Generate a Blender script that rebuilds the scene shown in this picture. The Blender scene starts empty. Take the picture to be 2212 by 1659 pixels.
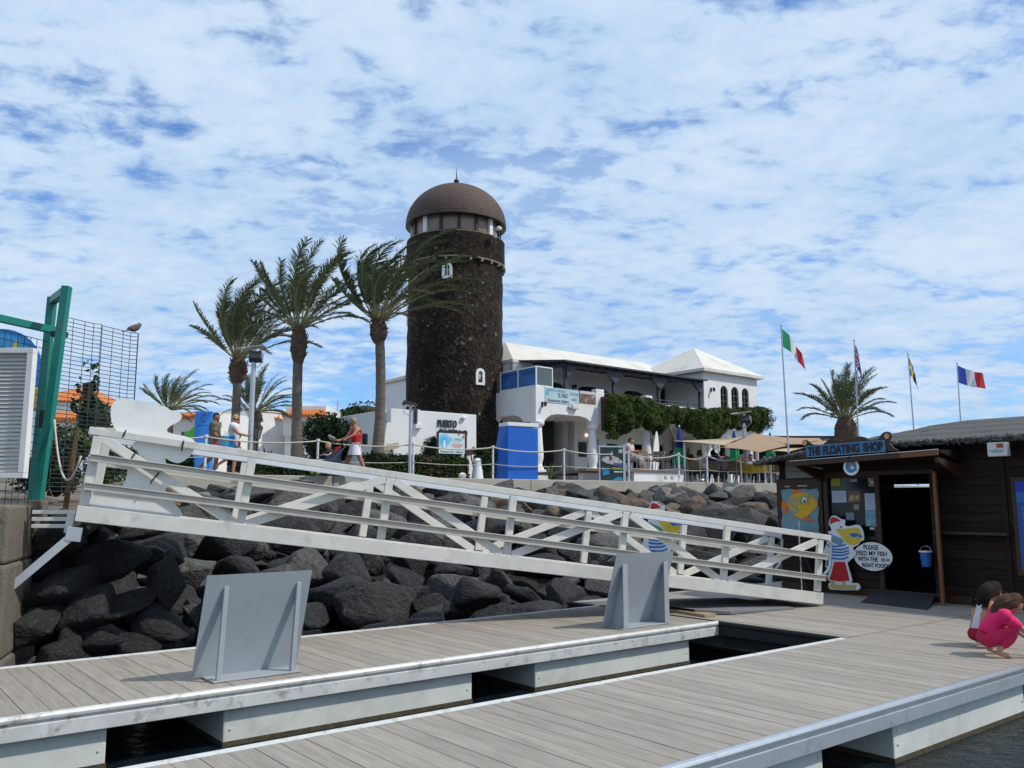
import bpy, bmesh, math, random
import numpy as np
from mathutils import Vector, Matrix, Euler
R = math.radians
random.seed(7); RNG = np.random.default_rng(7)
S = bpy.context.scene
COL = S.collection
# ------------------------------------------------------------------ camera
TH = math.atan(258/1840); CAMZ = 1.6
cam = bpy.data.objects.new('camera', bpy.data.cameras.new('camera'))
COL.objects.link(cam); cam.location = (0, 0, CAMZ); cam.rotation_euler = (R(90)+TH, 0, 0)
cam.data.lens = 36*1840/2212; cam.data.sensor_width = 36; cam.data.clip_start = .1; cam.data.clip_end = 6000
S.camera = cam
S.view_settings.view_transform = 'Standard'; S.view_settings.look = 'None'
S.view_settings.exposure = 0.0; S.view_settings.gamma = 1; S.view_settings.use_curve_mapping = False
# ------------------------------------------------------------------ sun and sky
SUN_EL, SUN_AZ = 49, 12          # azimuth measured from +X towards -Y
sd = Vector((math.cos(R(SUN_EL))*math.cos(R(SUN_AZ)), -math.cos(R(SUN_EL))*math.sin(R(SUN_AZ)), math.sin(R(SUN_EL))))
sun = bpy.data.objects.new('sun', bpy.data.lights.new('sun', 'SUN')); COL.objects.link(sun)
sun.location = sd*60; sun.rotation_euler = sd.to_track_quat('Z', 'Y').to_euler()
sun.data.energy = 3.3; sun.data.angle = R(1.6); sun.data.color = (1, .95, .86)
W = bpy.data.worlds.new('World'); S.world = W; W.use_nodes = True
def world_nodes():
    t = W.node_tree; t.nodes.clear(); N = t.nodes.new; L = t.links.new
    out = N('ShaderNodeOutputWorld'); bg = N('ShaderNodeBackground'); bg.inputs[1].default_value = .1
    L(bg.outputs[0], out.inputs[0])
    sky = N('ShaderNodeTexSky'); sky.sky_type = 'NISHITA'; sky.sun_disc = False
    sky.sun_elevation = R(SUN_EL); sky.sun_rotation = R(90+SUN_AZ)
    sky.air_density = 1.0; sky.dust_density = .6; sky.ozone_density = 2.0
    tc = N('ShaderNodeTexCoord'); sep = N('ShaderNodeSeparateXYZ'); L(tc.outputs['Generated'], sep.inputs[0])
    def m(op, a, b=None, c=None):
        n = N('ShaderNodeMath'); n.operation = op
        for i, v in enumerate((a, b, c)):
            if v is None: continue
            if isinstance(v, (int, float)): n.inputs[i].default_value = v
            else: L(v, n.inputs[i])
        return n.outputs[0]
    def sm(x, a, b, lo=0, hi=1):
        n = N('ShaderNodeMapRange'); n.interpolation_type = 'SMOOTHSTEP'; L(x, n.inputs[0])
        for i, v in enumerate((a, b, lo, hi)): n.inputs[i+1].default_value = v
        return n.outputs[0]
    z = m('MAXIMUM', sep.outputs[2], 0.0)
    den = m('ADD', z, .16)
    cmb = N('ShaderNodeCombineXYZ')
    L(m('DIVIDE', sep.outputs[0], den), cmb.inputs[0]); L(m('DIVIDE', sep.outputs[1], den), cmb.inputs[1])
    def noise(scale, det, rough, off, dist=0, stretch=(1, 1, 1)):
        mp = N('ShaderNodeMapping'); mp.inputs['Location'].default_value = off; mp.inputs['Scale'].default_value = stretch
        mp.inputs['Rotation'].default_value = (0, 0, R(-14))
        L(cmb.outputs[0], mp.inputs[0])
        n = N('ShaderNodeTexNoise'); n.inputs['Scale'].default_value = scale; n.inputs['Detail'].default_value = det
        n.inputs['Roughness'].default_value = rough; n.inputs['Distortion'].default_value = dist
        L(mp.outputs[0], n.inputs[0]); return n.outputs[0]
    big = noise(.7, 4, .5, (3.1, 1.7, 0), .2)
    med = noise(4.6, 8, .55, (7.3, 2.2, 0), .25, (.9, 1.15, 1))
    fine = noise(14, 7, .6, (1.3, 5.2, 0), .3, (.9, 1.15, 1))
    f = m('ADD', m('ADD', m('MULTIPLY', big, .50), m('MULTIPLY', med, .72)), m('MULTIPLY', fine, .50))
    low = sm(sep.outputs[2], .03, .24, -.07, 0)       # clouds thin out towards the horizon
    dens = sm(m('ADD', f, low), .62, .86)
    lay = sm(noise(1.1, 6, .5, (0.4, 8.2, 0), .3, (.7, 1.25, 1)), .38, .68)
    dens = m('MAXIMUM', dens, m('MULTIPLY', lay, m('MULTIPLY', sm(sep.outputs[2], .02, .20), .66)))
    # cloud brightness: soft modelling
    shade = m('ADD', m('ADD', m('MULTIPLY', med, .5), m('MULTIPLY', fine, .40)), m('MULTIPLY', noise(1.3, 5, .5, (9, 4, 0), .2), .60))
    sh = sm(shade, .55, .95)
    cc = N('ShaderNodeMix'); cc.data_type = 'RGBA'
    L(sh, cc.inputs[0]); cc.inputs[6].default_value = (4.3, 6.15, 8.8, 1); cc.inputs[7].default_value = (6.5, 7.9, 9.55, 1)
    tint = N('ShaderNodeMix'); tint.data_type = 'RGBA'; tint.blend_type = 'MULTIPLY'; tint.inputs[0].default_value = 1
    L(sky.outputs[0], tint.inputs[6]); tint.inputs[7].default_value = SKY_TINT
    mix = N('ShaderNodeMix'); mix.data_type = 'RGBA'
    L(dens, mix.inputs[0]); L(tint.outputs[2], mix.inputs[6]); L(cc.outputs[2], mix.inputs[7])
    L(mix.outputs[2], bg.inputs[0])
SKY_TINT = (.80, 1.22, 1.72, 1)
world_nodes()
# ------------------------------------------------------------------ frames of the place
HA = math.atan2(2314, 1857)                      # heading of the pontoons
U = Vector((math.sin(HA), math.cos(HA), 0)); V = Vector((-math.cos(HA), math.sin(HA), 0)); Z = Vector((0, 0, 1))
ROT_U = math.atan2(U.y, U.x)
def uv(u, v, z=0): return U*u + V*v + Z*z
def ray(x, y):                                   # viewing ray of a photo point, used to measure positions
    a = (x-1106)/1840; b = (829.5-y)/1840
    return Vector((a, math.cos(TH)-b*math.sin(TH), math.sin(TH)+b*math.cos(TH)))
def PY(x, y, Y): d = ray(x, y); return d*(Y/d.y) + Vector((0, 0, CAMZ))
def PN(x, y, n, c): d = ray(x, y); return d*((c)/d.dot(n)) + Vector((0, 0, CAMZ))
def PZ(x, y, z): d = ray(x, y); return d*((z-CAMZ)/d.z) + Vector((0, 0, CAMZ))
# promenade edge
E0 = Vector((-7.9, 22, 0)); ED = Vector((.865, .502, 0)).normalized(); EN = Vector((-ED.y, ED.x, 0))
PZL = 2.35
def edge(a, back=0, z=PZL): return E0 + ED*a + EN*back + Z*z
def edge_px(x, back=0):
    k = (x-1106)/1840; o = E0 + EN*back
    return (k*o.y - o.x)/(ED.x - k*ED.y)
# ------------------------------------------------------------------ materials
MATS = {}
def mat(name, col, rough=.65, metal=0, var=.18, scale=5, bump=0, bscale=30, dirt=None, dirt_amt=.45, dirt_scale=2.5, spec=.4,
        stretch=(1, 1, 1), rnd=0, wave=None, coords='Object', emit=None, trans=0, sheen=0, fine=.5, bdist=.02):
    if name in MATS: return MATS[name]
    m = bpy.data.materials.new(name); m.use_nodes = True; t = m.node_tree; N = t.nodes.new; L = t.links.new
    b = t.nodes['Principled BSDF']
    b.inputs['Roughness'].default_value = rough; b.inputs['Metallic'].default_value = metal
    b.inputs['Specular IOR Level'].default_value = spec
    if trans: b.inputs['Transmission Weight'].default_value = trans
    if emit: b.inputs['Emission Color'].default_value = (*emit[0], 1); b.inputs['Emission Strength'].default_value = emit[1]
    tc = N('ShaderNodeTexCoord'); mp = N('ShaderNodeMapping'); mp.inputs['Scale'].default_value = stretch
    L(tc.outputs[coords], mp.inputs[0])
    vec = mp.outputs[0]
    if rnd:
        oi = N('ShaderNodeObjectInfo'); ad = N('ShaderNodeVectorMath'); ad.operation = 'MULTIPLY_ADD'
        cx = N('ShaderNodeCombineXYZ'); L(oi.outputs['Random'], cx.inputs[0]); L(oi.outputs['Random'], cx.inputs[1])
        L(cx.outputs[0], ad.inputs[0]); ad.inputs[1].default_value = (37, 53, 11); L(vec, ad.inputs[2]); vec = ad.outputs[0]
    n = N('ShaderNodeTexNoise'); n.inputs['Scale'].default_value = scale; n.inputs['Detail'].default_value = 6; n.inputs['Roughness'].default_value = .5+.25*fine
    L(vec, n.inputs[0])
    mx = N('ShaderNodeMix'); mx.data_type = 'RGBA'
    cr = N('ShaderNodeMapRange'); L(n.outputs[0], cr.inputs[0]); cr.inputs[1].default_value = .28; cr.inputs[2].default_value = .72
    L(cr.outputs[0], mx.inputs[0])
    mx.inputs[6].default_value = (*[c*(1-var) for c in col], 1); mx.inputs[7].default_value = (*[min(1, c*(1+var)) for c in col], 1)
    last = mx.outputs[2]
    if rnd:
        hv = N('ShaderNodeHueSaturation'); mr = N('ShaderNodeMapRange'); L(oi.outputs['Random'], mr.inputs[0])
        mr.inputs[3].default_value = 1-rnd; mr.inputs[4].default_value = 1+rnd; L(mr.outputs[0], hv.inputs['Value']); L(last, hv.inputs['Color']); last = hv.outputs[0]
    if dirt:
        n2 = N('ShaderNodeTexNoise'); n2.inputs['Scale'].default_value = dirt_scale; n2.inputs['Detail'].default_value = 8; n2.inputs['Roughness'].default_value = .68
        L(vec, n2.inputs[0]); r2 = N('ShaderNodeMapRange'); r2.interpolation_type = 'SMOOTHSTEP'; L(n2.outputs[0], r2.inputs[0])
        r2.inputs[1].default_value = .5; r2.inputs[2].default_value = .74; r2.inputs[4].default_value = dirt_amt
        m2 = N('ShaderNodeMix'); m2.data_type = 'RGBA'; L(r2.outputs[0], m2.inputs[0]); L(last, m2.inputs[6]); m2.inputs[7].default_value = (*dirt, 1); last = m2.outputs[2]
    L(last, b.inputs['Base Color'])
    if bump:
        n3 = N('ShaderNodeTexNoise'); n3.inputs['Scale'].default_value = bscale; n3.inputs['Detail'].default_value = 5; n3.inputs['Roughness'].default_value = .6; L(vec, n3.inputs[0])
        bp = N('ShaderNodeBump'); bp.inputs['Strength'].default_value = bump; bp.inputs['Distance'].default_value = bdist
        L(n3.outputs[0], bp.inputs['Height']); L(bp.outputs[0], b.inputs['Normal'])
    MATS[name] = m; return m
def pmat(name, col, rough=.55): return mat(name, col, rough, var=.05, scale=9)
# ------------------------------------------------------------------ mesh builder
class MB:
    def __init__(s): s.v = []; s.f = []; s.m = []
    def add(s, vs, fs, mi=0):
        o = len(s.v); s.v += [tuple(p) for p in vs]; s.f += [tuple(i+o for i in f) for f in fs]; s.m += [mi]*len(fs); return s
    def box(s, c, d, rot=None, mi=0):
        c = Vector(c); h = Vector(d)/2; M = rot or Matrix.Identity(3)
        if isinstance(rot, (int, float)): M = Matrix.Rotation(rot, 3, 'Z')
        vs = [c + M @ Vector((x*h.x, y*h.y, z*h.z)) for x in (-1, 1) for y in (-1, 1) for z in (-1, 1)]
        return s.add(vs, [(0, 1, 3, 2), (4, 6, 7, 5), (0, 4, 5, 1), (2, 3, 7, 6), (0, 2, 6, 4), (1, 5, 7, 3)], mi)
    def bar(s, p, q, w, h, up=(0, 0, 1), mi=0):
        p = Vector(p); q = Vector(q); d = (q-p); l = d.length; d = d.normalized(); up = Vector(up)
        sx = d.cross(up)
        if sx.length < 1e-4: sx = d.cross(Vector((1, 0, 0)))
        sx.normalize(); uz = sx.cross(d).normalized()
        M = Matrix((d, sx, uz)).transposed()
        return s.box((p+q)/2, (l, w, h), M, mi)
    def tube(s, pts, r, n=8, mi=0, cap=True):
        pts = [Vector(p) for p in pts]; k = len(pts); rs = r if isinstance(r, (list, tuple)) else [r]*k
        vs = []; fs = []; ref = None
        for i, p in enumerate(pts):
            d = (pts[min(i+1, k-1)]-pts[max(i-1, 0)]).normalized()
            if ref is None:
                ref = d.cross(Vector((0, 0, 1)));
                if ref.length < .01: ref = d.cross(Vector((1, 0, 0)))
            a = (ref - d*ref.dot(d)).normalized(); ref = a; b = d.cross(a)
            for j in range(n):
                t = 2*math.pi*j/n; vs.append(p + (a*math.cos(t)+b*math.sin(t))*rs[i])
        for i in range(k-1):
            for j in range(n):
                j2 = (j+1) % n; fs.append((i*n+j, i*n+j2, (i+1)*n+j2, (i+1)*n+j))
        if cap: fs += [tuple(range(n))[::-1], tuple(range((k-1)*n, k*n))]
        return s.add(vs, fs, mi)
    def lathe(s, prof, c=(0, 0, 0), n=24, mi=0, cap=True, arc=None):
        c = Vector(c); vs = []; fs = []; k = len(prof)
        for r_, z_ in prof:
            for j in range(n): t = 2*math.pi*j/n; vs.append(c + Vector((r_*math.cos(t), r_*math.sin(t), z_)))
        for i in range(k-1):
            for j in range(n): j2 = (j+1) % n; fs.append((i*n+j, i*n+j2, (i+1)*n+j2, (i+1)*n+j))
        if cap: fs += [tuple(range(n))[::-1], tuple(range((k-1)*n, k*n))]
        return s.add(vs, fs, mi)
    def ball(s, c, r, n=12, m=8, mi=0, M=None):
        r = (r, r, r) if isinstance(r, (int, float)) else r; c = Vector(c); vs = []; fs = []
        for i in range(m+1):
            ph = math.pi*i/m
            for j in range(n):
                t = 2*math.pi*j/n; p = Vector((r[0]*math.sin(ph)*math.cos(t), r[1]*math.sin(ph)*math.sin(t), r[2]*math.cos(ph)))
                vs.append(c + (M @ p if M else p))
        for i in range(m):
            for j in range(n): j2 = (j+1) % n; fs.append((i*n+j, (i+1)*n+j, (i+1)*n+j2, i*n+j2))
        return s.add(vs, fs, mi)
    def prism(s, pts, o, ax, ay, t, mi=0):
        o = Vector(o); ax = Vector(ax); ay = Vector(ay); nn = ax.cross(ay).normalized(); k = len(pts)
        if sum(pts[i][0]*pts[(i+1) % k][1]-pts[(i+1) % k][0]*pts[i][1] for i in range(k)) < 0: pts = pts[::-1]
        lo = [o+ax*x+ay*y for x, y in pts]; hi = [p+nn*t for p in lo]
        fs = [tuple(range(k))[::-1], tuple(range(k, 2*k))] + [(i, (i+1) % k, k+(i+1) % k, k+i) for i in range(k)]
        if t < 0: fs = [f[::-1] for f in fs]
        return s.add(lo+hi, fs, mi)
    def grid(s, fn, nu, nv, mi=0):
        vs = [fn(i/nu, j/nv) for j in range(nv+1) for i in range(nu+1)]
        fs = [(j*(nu+1)+i, j*(nu+1)+i+1, (j+1)*(nu+1)+i+1, (j+1)*(nu+1)+i) for j in range(nv) for i in range(nu)]
        return s.add(vs, fs, mi)
    def mesh(s, name, mats, smooth=None):
        me = bpy.data.meshes.new(name); me.from_pydata(s.v, [], s.f)
        for m_ in (mats if isinstance(mats, (list, tuple)) else [mats]): me.materials.append(m_)
        if any(s.m): me.polygons.foreach_set('material_index', s.m)
        if smooth:
            me.polygons.foreach_set('use_smooth', [True]*len(me.polygons))
            if smooth is not True: me.set_sharp_from_angle(angle=R(smooth))
        me.update(); return me
    def build(s, name, mats, parent=None, smooth=None, bevel=0, loc=None, kind=None):
        o = bpy.data.objects.new(name, s.mesh(name, mats, smooth)); COL.objects.link(o)
        if parent: o.parent = parent
        if loc: o.location = loc
        if bevel:
            b = o.modifiers.new('bevel', 'BEVEL'); b.width = bevel; b.segments = 2; b.limit_method = 'ANGLE'; b.angle_limit = R(40)
        if kind: o['kind'] = kind
        return o
def tag(o, label, cat, group=None):
    o['label'] = label; o['category'] = cat
    if group: o['group'] = group
    return o
def thing(name, label, cat, loc=(0, 0, 0), rotz=0, group=None):
    o = bpy.data.objects.new(name, None); COL.objects.link(o); o.empty_display_size = .2
    o.location = loc; o.rotation_euler = (0, 0, rotz); tag(o, label, cat, group)
    o.matrix_basis = Matrix.LocRotScale(Vector(loc), Euler((0, 0, rotz)), Vector((1, 1, 1)))
    return o
def loc_in(root, p): return root.matrix_basis.inverted() @ Vector(p)
def link_copy(o, parent=None):
    c = o.copy(); COL.objects.link(c)
    if parent: c.parent = parent
    return c
def kids(o): return [c for c in list(o.children)]
def copy_tree(o, loc=None, rotz=None, label=None, parent=None):
    c = link_copy(o, parent)
    for k in kids(o): copy_tree(k, parent=c)
    if loc is not None or rotz is not None:
        l = Vector(loc) if loc is not None else c.location.copy(); r = rotz if rotz is not None else c.rotation_euler.z
        c.location = l; c.rotation_euler = (0, 0, r); c.matrix_basis = Matrix.LocRotScale(l, Euler((0, 0, r)), c.scale)
    if label: c['label'] = label
    return c
def structure(o): o['kind'] = 'structure'; return o
def obj_from(name, me, parent=None):
    o = bpy.data.objects.new(name, me); COL.objects.link(o); o.parent = parent; return o
def text_mesh(txt, size, ext=.004, name='lettering', align='CENTER', sx=1, bold=0):
    c = bpy.data.curves.new(name, 'FONT'); c.body = txt; c.size = size; c.extrude = ext; c.align_x = align; c.align_y = 'CENTER'; c.offset = bold
    c.resolution_u = 3; c.space_line = .95
    o = bpy.data.objects.new(name, c); COL.objects.link(o)
    me = bpy.data.meshes.new_from_object(o.evaluated_get(bpy.context.evaluated_depsgraph_get()))
    bpy.data.objects.remove(o); bpy.data.curves.remove(c); me.name = name
    if sx != 1: me.transform(Matrix.Diagonal((sx, 1, 1, 1)))
    return me
def text_on(parent, txt, size, o, ax, ay, m, ext=.004, sx=1, align='CENTER', bold=0, name='lettering'):
    me = text_mesh(txt, size, ext, name, align, sx, bold)
    ax = Vector(ax).normalized(); ay = Vector(ay).normalized(); n = ax.cross(ay)
    me.transform(Matrix.Translation(Vector(o)) @ Matrix((ax, ay, n)).transposed().to_4x4())
    me.materials.clear(); me.materials.append(m)
    return obj_from(name, me, parent)
def holed(name, outer, holes, t, o, ax, ay, m, parent=None):
    """plate with openings: outline and holes in the (ax, ay) plane at o, thickness t along ax x ay"""
    c = bpy.data.curves.new(name, 'CURVE'); c.dimensions = '2D'; c.fill_mode = 'BOTH'; c.extrude = abs(t)/2
    for pts in [outer]+holes:
        sp = c.splines.new('POLY'); sp.points.add(len(pts)-1); sp.use_cyclic_u = True
        for i, (x, y) in enumerate(pts): sp.points[i].co = (x, y, 0, 1)
    ob = bpy.data.objects.new(name, c); COL.objects.link(ob)
    me = bpy.data.meshes.new_from_object(ob.evaluated_get(bpy.context.evaluated_depsgraph_get()))
    bpy.data.objects.remove(ob); bpy.data.curves.remove(c); me.name = name
    ax = Vector(ax).normalized(); ay = Vector(ay).normalized(); n = ax.cross(ay)
    me.transform(Matrix.Translation(Vector(o)+n*t/2) @ Matrix((ax, ay, n)).transposed().to_4x4())
    me.materials.clear(); me.materials.append(m); me.polygons.foreach_set('use_smooth', [False]*len(me.polygons)); me.update()
    return obj_from(name, me, parent)
def arch(x0, x1, z0, zs, z1, n=10, square=False):
    """outline of an opening: straight to zs, then an elliptic head up to z1"""
    cx = (x0+x1)/2; a = (x1-x0)/2
    pts = [(x0, z0), (x1, z0)]
    for i in range(n+1):
        t = math.pi*i/n; p = 2.6 if square else 2
        cs, sn = math.cos(t), math.sin(t)
        pts.append((cx + a*math.copysign(abs(cs)**(2/p), cs), zs+(z1-zs)*abs(sn)**(2/p)))
    return pts
def leaves(name, P, Nn, size, m, parent=None, aspect=.55, jitter=.9, kind=None, up=0):
    """many small leaf faces: centres P, rough normals Nn"""
    n = len(P); P = np.asarray(P); Nn = np.asarray(Nn)
    Nn = Nn + RNG.normal(size=(n, 3))*jitter; Nn /= np.linalg.norm(Nn, axis=1)[:, None]
    A = np.cross(Nn, RNG.normal(size=(n, 3))); A /= np.linalg.norm(A, axis=1)[:, None]
    B = np.cross(Nn, A); s = (np.asarray(size)*np.ones(n))[:, None]
    v = np.stack([P-A*s, P+B*s*aspect+Nn*s*.15, P+A*s, P-B*s*aspect+Nn*s*.15], 1).reshape(-1, 3)
    me = bpy.data.meshes.new(name); me.vertices.add(4*n); me.vertices.foreach_set('co', v.ravel())
    me.loops.add(4*n); me.loops.foreach_set('vertex_index', np.arange(4*n)); me.polygons.add(n)
    me.polygons.foreach_set('loop_start', np.arange(0, 4*n, 4))
    me.update(calc_edges=True); me.materials.append(m)
    o = obj_from(name, me, parent)
    if kind: o['kind'] = kind
    return o
def noise3(p, s=1.0):
    from mathutils import noise as nz
    return nz.noise(Vector(p)*s)
# ================================================================== materials of the place
M_ALU = mat('weathered_white_aluminium', (.63, .61, .56), .5, var=.1, scale=3, dirt=(.33, .30, .25), dirt_amt=.5, dirt_scale=5, bump=.05, bscale=60)
M_ALU2 = mat('shiny_aluminium_tube', (.78, .79, .80), .28, .35, var=.05, scale=4)
M_TREAD = mat('tan_weathered_rail', (.50, .47, .41), .6, var=.14, scale=5, dirt=(.30, .26, .2), dirt_amt=.45)
M_PLANK = mat('grey_deck_plank', (.315, .277, .232), .7, var=.2, scale=3, stretch=(8, .7, 8), rnd=.09, bump=.3, bscale=24, dirt=(.19, .155, .13), dirt_amt=.6, dirt_scale=1.2)
M_EDGE = mat('stained_white_edge_rail', (.58, .58, .56), .45, .1, var=.12, scale=4, dirt=(.2, .18, .15), dirt_amt=.8, dirt_scale=9, stretch=(1, 1, 1))
M_EDGE2 = mat('polished_edge_rail', (.55, .57, .6), .3, .6, var=.1, scale=3, dirt=(.25, .25, .25), dirt_amt=.5, dirt_scale=6)
M_FLOAT = mat('pale_concrete_float', (.58, .60, .56), .75, var=.12, scale=1.6, dirt=(.30, .31, .27), dirt_amt=.5, dirt_scale=1.4, bump=.15, bscale=50)
M_ALGAE = mat('brown_waterline_growth', (.07, .055, .03), .8, var=.5, scale=20, bump=.6, bscale=60)
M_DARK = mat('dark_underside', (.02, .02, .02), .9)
M_CONC = mat('weathered_concrete', (.15, .13, .10), .85, var=.2, scale=2.2, dirt=(.07, .055, .04), dirt_amt=.8, dirt_scale=1.6, bump=.8, bscale=18)
M_KERB = mat('pale_concrete_wall', (.40, .365, .31), .85, var=.14, scale=1.2, dirt=(.27, .235, .19), dirt_amt=.6, dirt_scale=.8, bump=.25, bscale=14)
M_ROCKS = [mat('basalt_black', (.022, .022, .022), .75, var=.5, scale=2.2, bump=1, bscale=7, rnd=.3, dirt=(.10, .097, .092), dirt_amt=.65, dirt_scale=5, fine=1, bdist=.10),
           mat('basalt_grey', (.080, .075, .071), .85, var=.5, scale=2.5, bump=1, bscale=8, rnd=.35, dirt=(.22, .205, .185), dirt_amt=.65, dirt_scale=5, fine=1, bdist=.10),
           mat('basalt_brown', (.14, .102, .072), .85, var=.5, scale=2.5, bump=1, bscale=8, rnd=.3, dirt=(.26, .155, .08), dirt_amt=.75, dirt_scale=1.8, fine=1, bdist=.10),
           mat('basalt_pale', (.22, .20, .17), .85, var=.45, scale=2.5, bump=1, bscale=8, rnd=.25, dirt=(.06, .057, .053), dirt_amt=.8, dirt_scale=4, fine=1, bdist=.10)]
M_STEEL = mat('galvanised_steel', (.50, .52, .54), .4, .5, var=.1, scale=3)
M_PAVE = mat('promenade_paving', (.36, .33, .29), .85, var=.15, scale=.7, bump=.2, bscale=6)
# ================================================================== water, seabed, promenade
wm = bpy.data.materials.new('harbour_water'); wm.use_nodes = True
def water_mat():
    t = wm.node_tree; N = t.nodes.new; L = t.links.new; b = t.nodes['Principled BSDF']
    b.inputs['Base Color'].default_value = (.006, .013, .017, 1); b.inputs['Roughness'].default_value = .06; b.inputs['IOR'].default_value = 1.33
    tc = N('ShaderNodeTexCoord'); mp = N('ShaderNodeMapping'); mp.inputs['Scale'].default_value = (1, 1.8, 1); mp.inputs['Rotation'].default_value = (0, 0, R(30)); L(tc.outputs['Object'], mp.inputs[0])
    n = N('ShaderNodeTexNoise'); n.inputs['Scale'].default_value = 3.4; n.inputs['Detail'].default_value = 4; n.inputs['Distortion'].default_value = .8; L(mp.outputs[0], n.inputs[0])
    n2 = N('ShaderNodeTexNoise'); n2.inputs['Scale'].default_value = 11; n2.inputs['Detail'].default_value = 3; L(mp.outputs[0], n2.inputs[0])
    a = N('ShaderNodeMath'); a.operation = 'MULTIPLY_ADD'; L(n2.outputs[0], a.inputs[0]); a.inputs[1].default_value = .3; L(n.outputs[0], a.inputs[2])
    bp = N('ShaderNodeBump'); bp.inputs['Strength'].default_value = .55; bp.inputs['Distance'].default_value = .12; L(a.outputs[0], bp.inputs['Height']); L(bp.outputs[0], b.inputs['Normal'])
water_mat()
structure(MB().add([(-3000, -3000, -.5), (3000, -3000, -.5), (3000, 3000, -.5), (-3000, 3000, -.5)], [(0, 1, 2, 3)]).build('water', wm))
pr = MB(); a0, a1 = edge(-16, .25, 2.33), edge(60, .25, 2.33)
pr.add([a0, a1, a1+EN*260, a0+EN*260+Vector((-160, 0, 0)), a0+Vector((-160, 0, 0))], [(0, 1, 2, 3, 4)])
structure(pr.build('promenade_paving', M_PAVE))
# concrete kerb wall on top of the rocks, in cast lengths
sw = thing('sea_wall', 'pale concrete kerb wall along the promenade above the rocks', 'wall', edge(0, 0, PZL))
lens = [-16, -9.5, -3.2, 3.4, 9.8, 16.2, 22.6, 29, 36, 44, 60]
for i in range(len(lens)-1):
    k = MB(); m = (lens[i]+lens[i+1])/2
    k.box((ED*m + EN*.18 - Z*.21), (lens[i+1]-lens[i]-.012, .42, .42), Matrix((ED, EN, Z)).transposed())
    k.build('cast_section', M_KERB, sw, bevel=.02)
k = MB(); k.box(ED*22 + EN*.35 - Z*1.3, (76, .3, 1.75), Matrix((ED, EN, Z)).transposed()); k.build('footing', M_CONC, sw)
# black hose lying along the wall foot
h = MB(); h.tube([edge(a, -.12-.12*math.sin(a*.9), 1.96-.045*a*0+.10*math.sin(a*1.1)-.012*(a-8)) for a in np.arange(7, 23, .5)], .03, 6)
tag(h.build('hose', mat('black_rubber', (.012, .012, .012), .6), smooth=True), 'black hose lying along the foot of the promenade wall', 'hose')
# ================================================================== rock slope
def slope_pt(a, s):
    T = edge(a, -.25, 1.93); B = uv(.2+(a+6)/32*18.5, 10.25, -.75)
    p = T.lerp(B, s); p.z = T.z*(1-s)+B.z*s + .35*math.sin(math.pi*s); return p
sl = MB(); sl.grid(lambda i, j: slope_pt(-9+38*i, j*1.08) - Z*.45 + Vector((0, 0, .2*noise3((i*40, j*9, 0), .9))), 60, 16)
structure(sl.build('breakwater_slope', mat('slope_rubble', (.012, .012, .011), .9, var=.5, scale=3, bump=1, bscale=4)))
def boulder_mesh(seed):
    r = random.Random(seed); bm = bmesh.new()
    for k in range(r.randint(11, 17)):                # angular block: hull of points pushed towards a box
        d = Vector((r.gauss(0, 1), r.gauss(0, 1), r.gauss(0, 1))).normalized(); q = max(abs(d.x), abs(d.y), abs(d.z)); bm.verts.new(d*(1/q)**.62*r.uniform(.82, 1.04))
    h = bmesh.ops.convex_hull(bm, input=bm.verts); bmesh.ops.delete(bm, geom=[g for g in h['geom_interior'] if isinstance(g, bmesh.types.BMVert)], context='VERTS')
    bmesh.ops.dissolve_limit(bm, angle_limit=R(12), verts=bm.verts, edges=bm.edges)
    bmesh.ops.bevel(bm, geom=list(bm.edges), offset=.12, segments=2, affect='EDGES', profile=.5, clamp_overlap=True)
    bmesh.ops.triangulate(bm, faces=bm.faces); bmesh.ops.subdivide_edges(bm, edges=[e for e in bm.edges if e.calc_length() > .45], cuts=1, use_grid_fill=False); bmesh.ops.triangulate(bm, faces=bm.faces)
    bmesh.ops.subdivide_edges(bm, edges=[e for e in bm.edges if e.calc_length() > .3], cuts=1); bmesh.ops.triangulate(bm, faces=bm.faces)
    for v in bm.verts:
        q = v.co.copy(); v.co += q.normalized()*(.05*noise3(q+Vector((seed*3.1, 0, 0)), 1.9)+.03*noise3(q+Vector((seed*7.7, 0, 0)), 5))
    me = bpy.data.meshes.new('boulder'); bm.to_mesh(me); bm.free()
    me.polygons.foreach_set('use_smooth', [True]*len(me.polygons)); me.set_sharp_from_angle(angle=R(38)); return me
ROCKM = []
for mi, mm in enumerate(M_ROCKS):
    ms = []
    for k in range(7):
        me = boulder_mesh(mi*10+k+1); me.materials.append(mm); ms.append(me)
    ROCKM.append(ms)
RNAME = ['black', 'dark grey', 'rusty brown', 'pale grey brown']
rr = random.Random(21)
def to_px(p):
    q = Vector(p)-Vector((0, 0, CAMZ)); d = q.y*math.cos(TH)+q.z*math.sin(TH); return 1106+1840*q.x/d, 829.5-1840*(q.z*math.cos(TH)-q.y*math.sin(TH))/d
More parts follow.
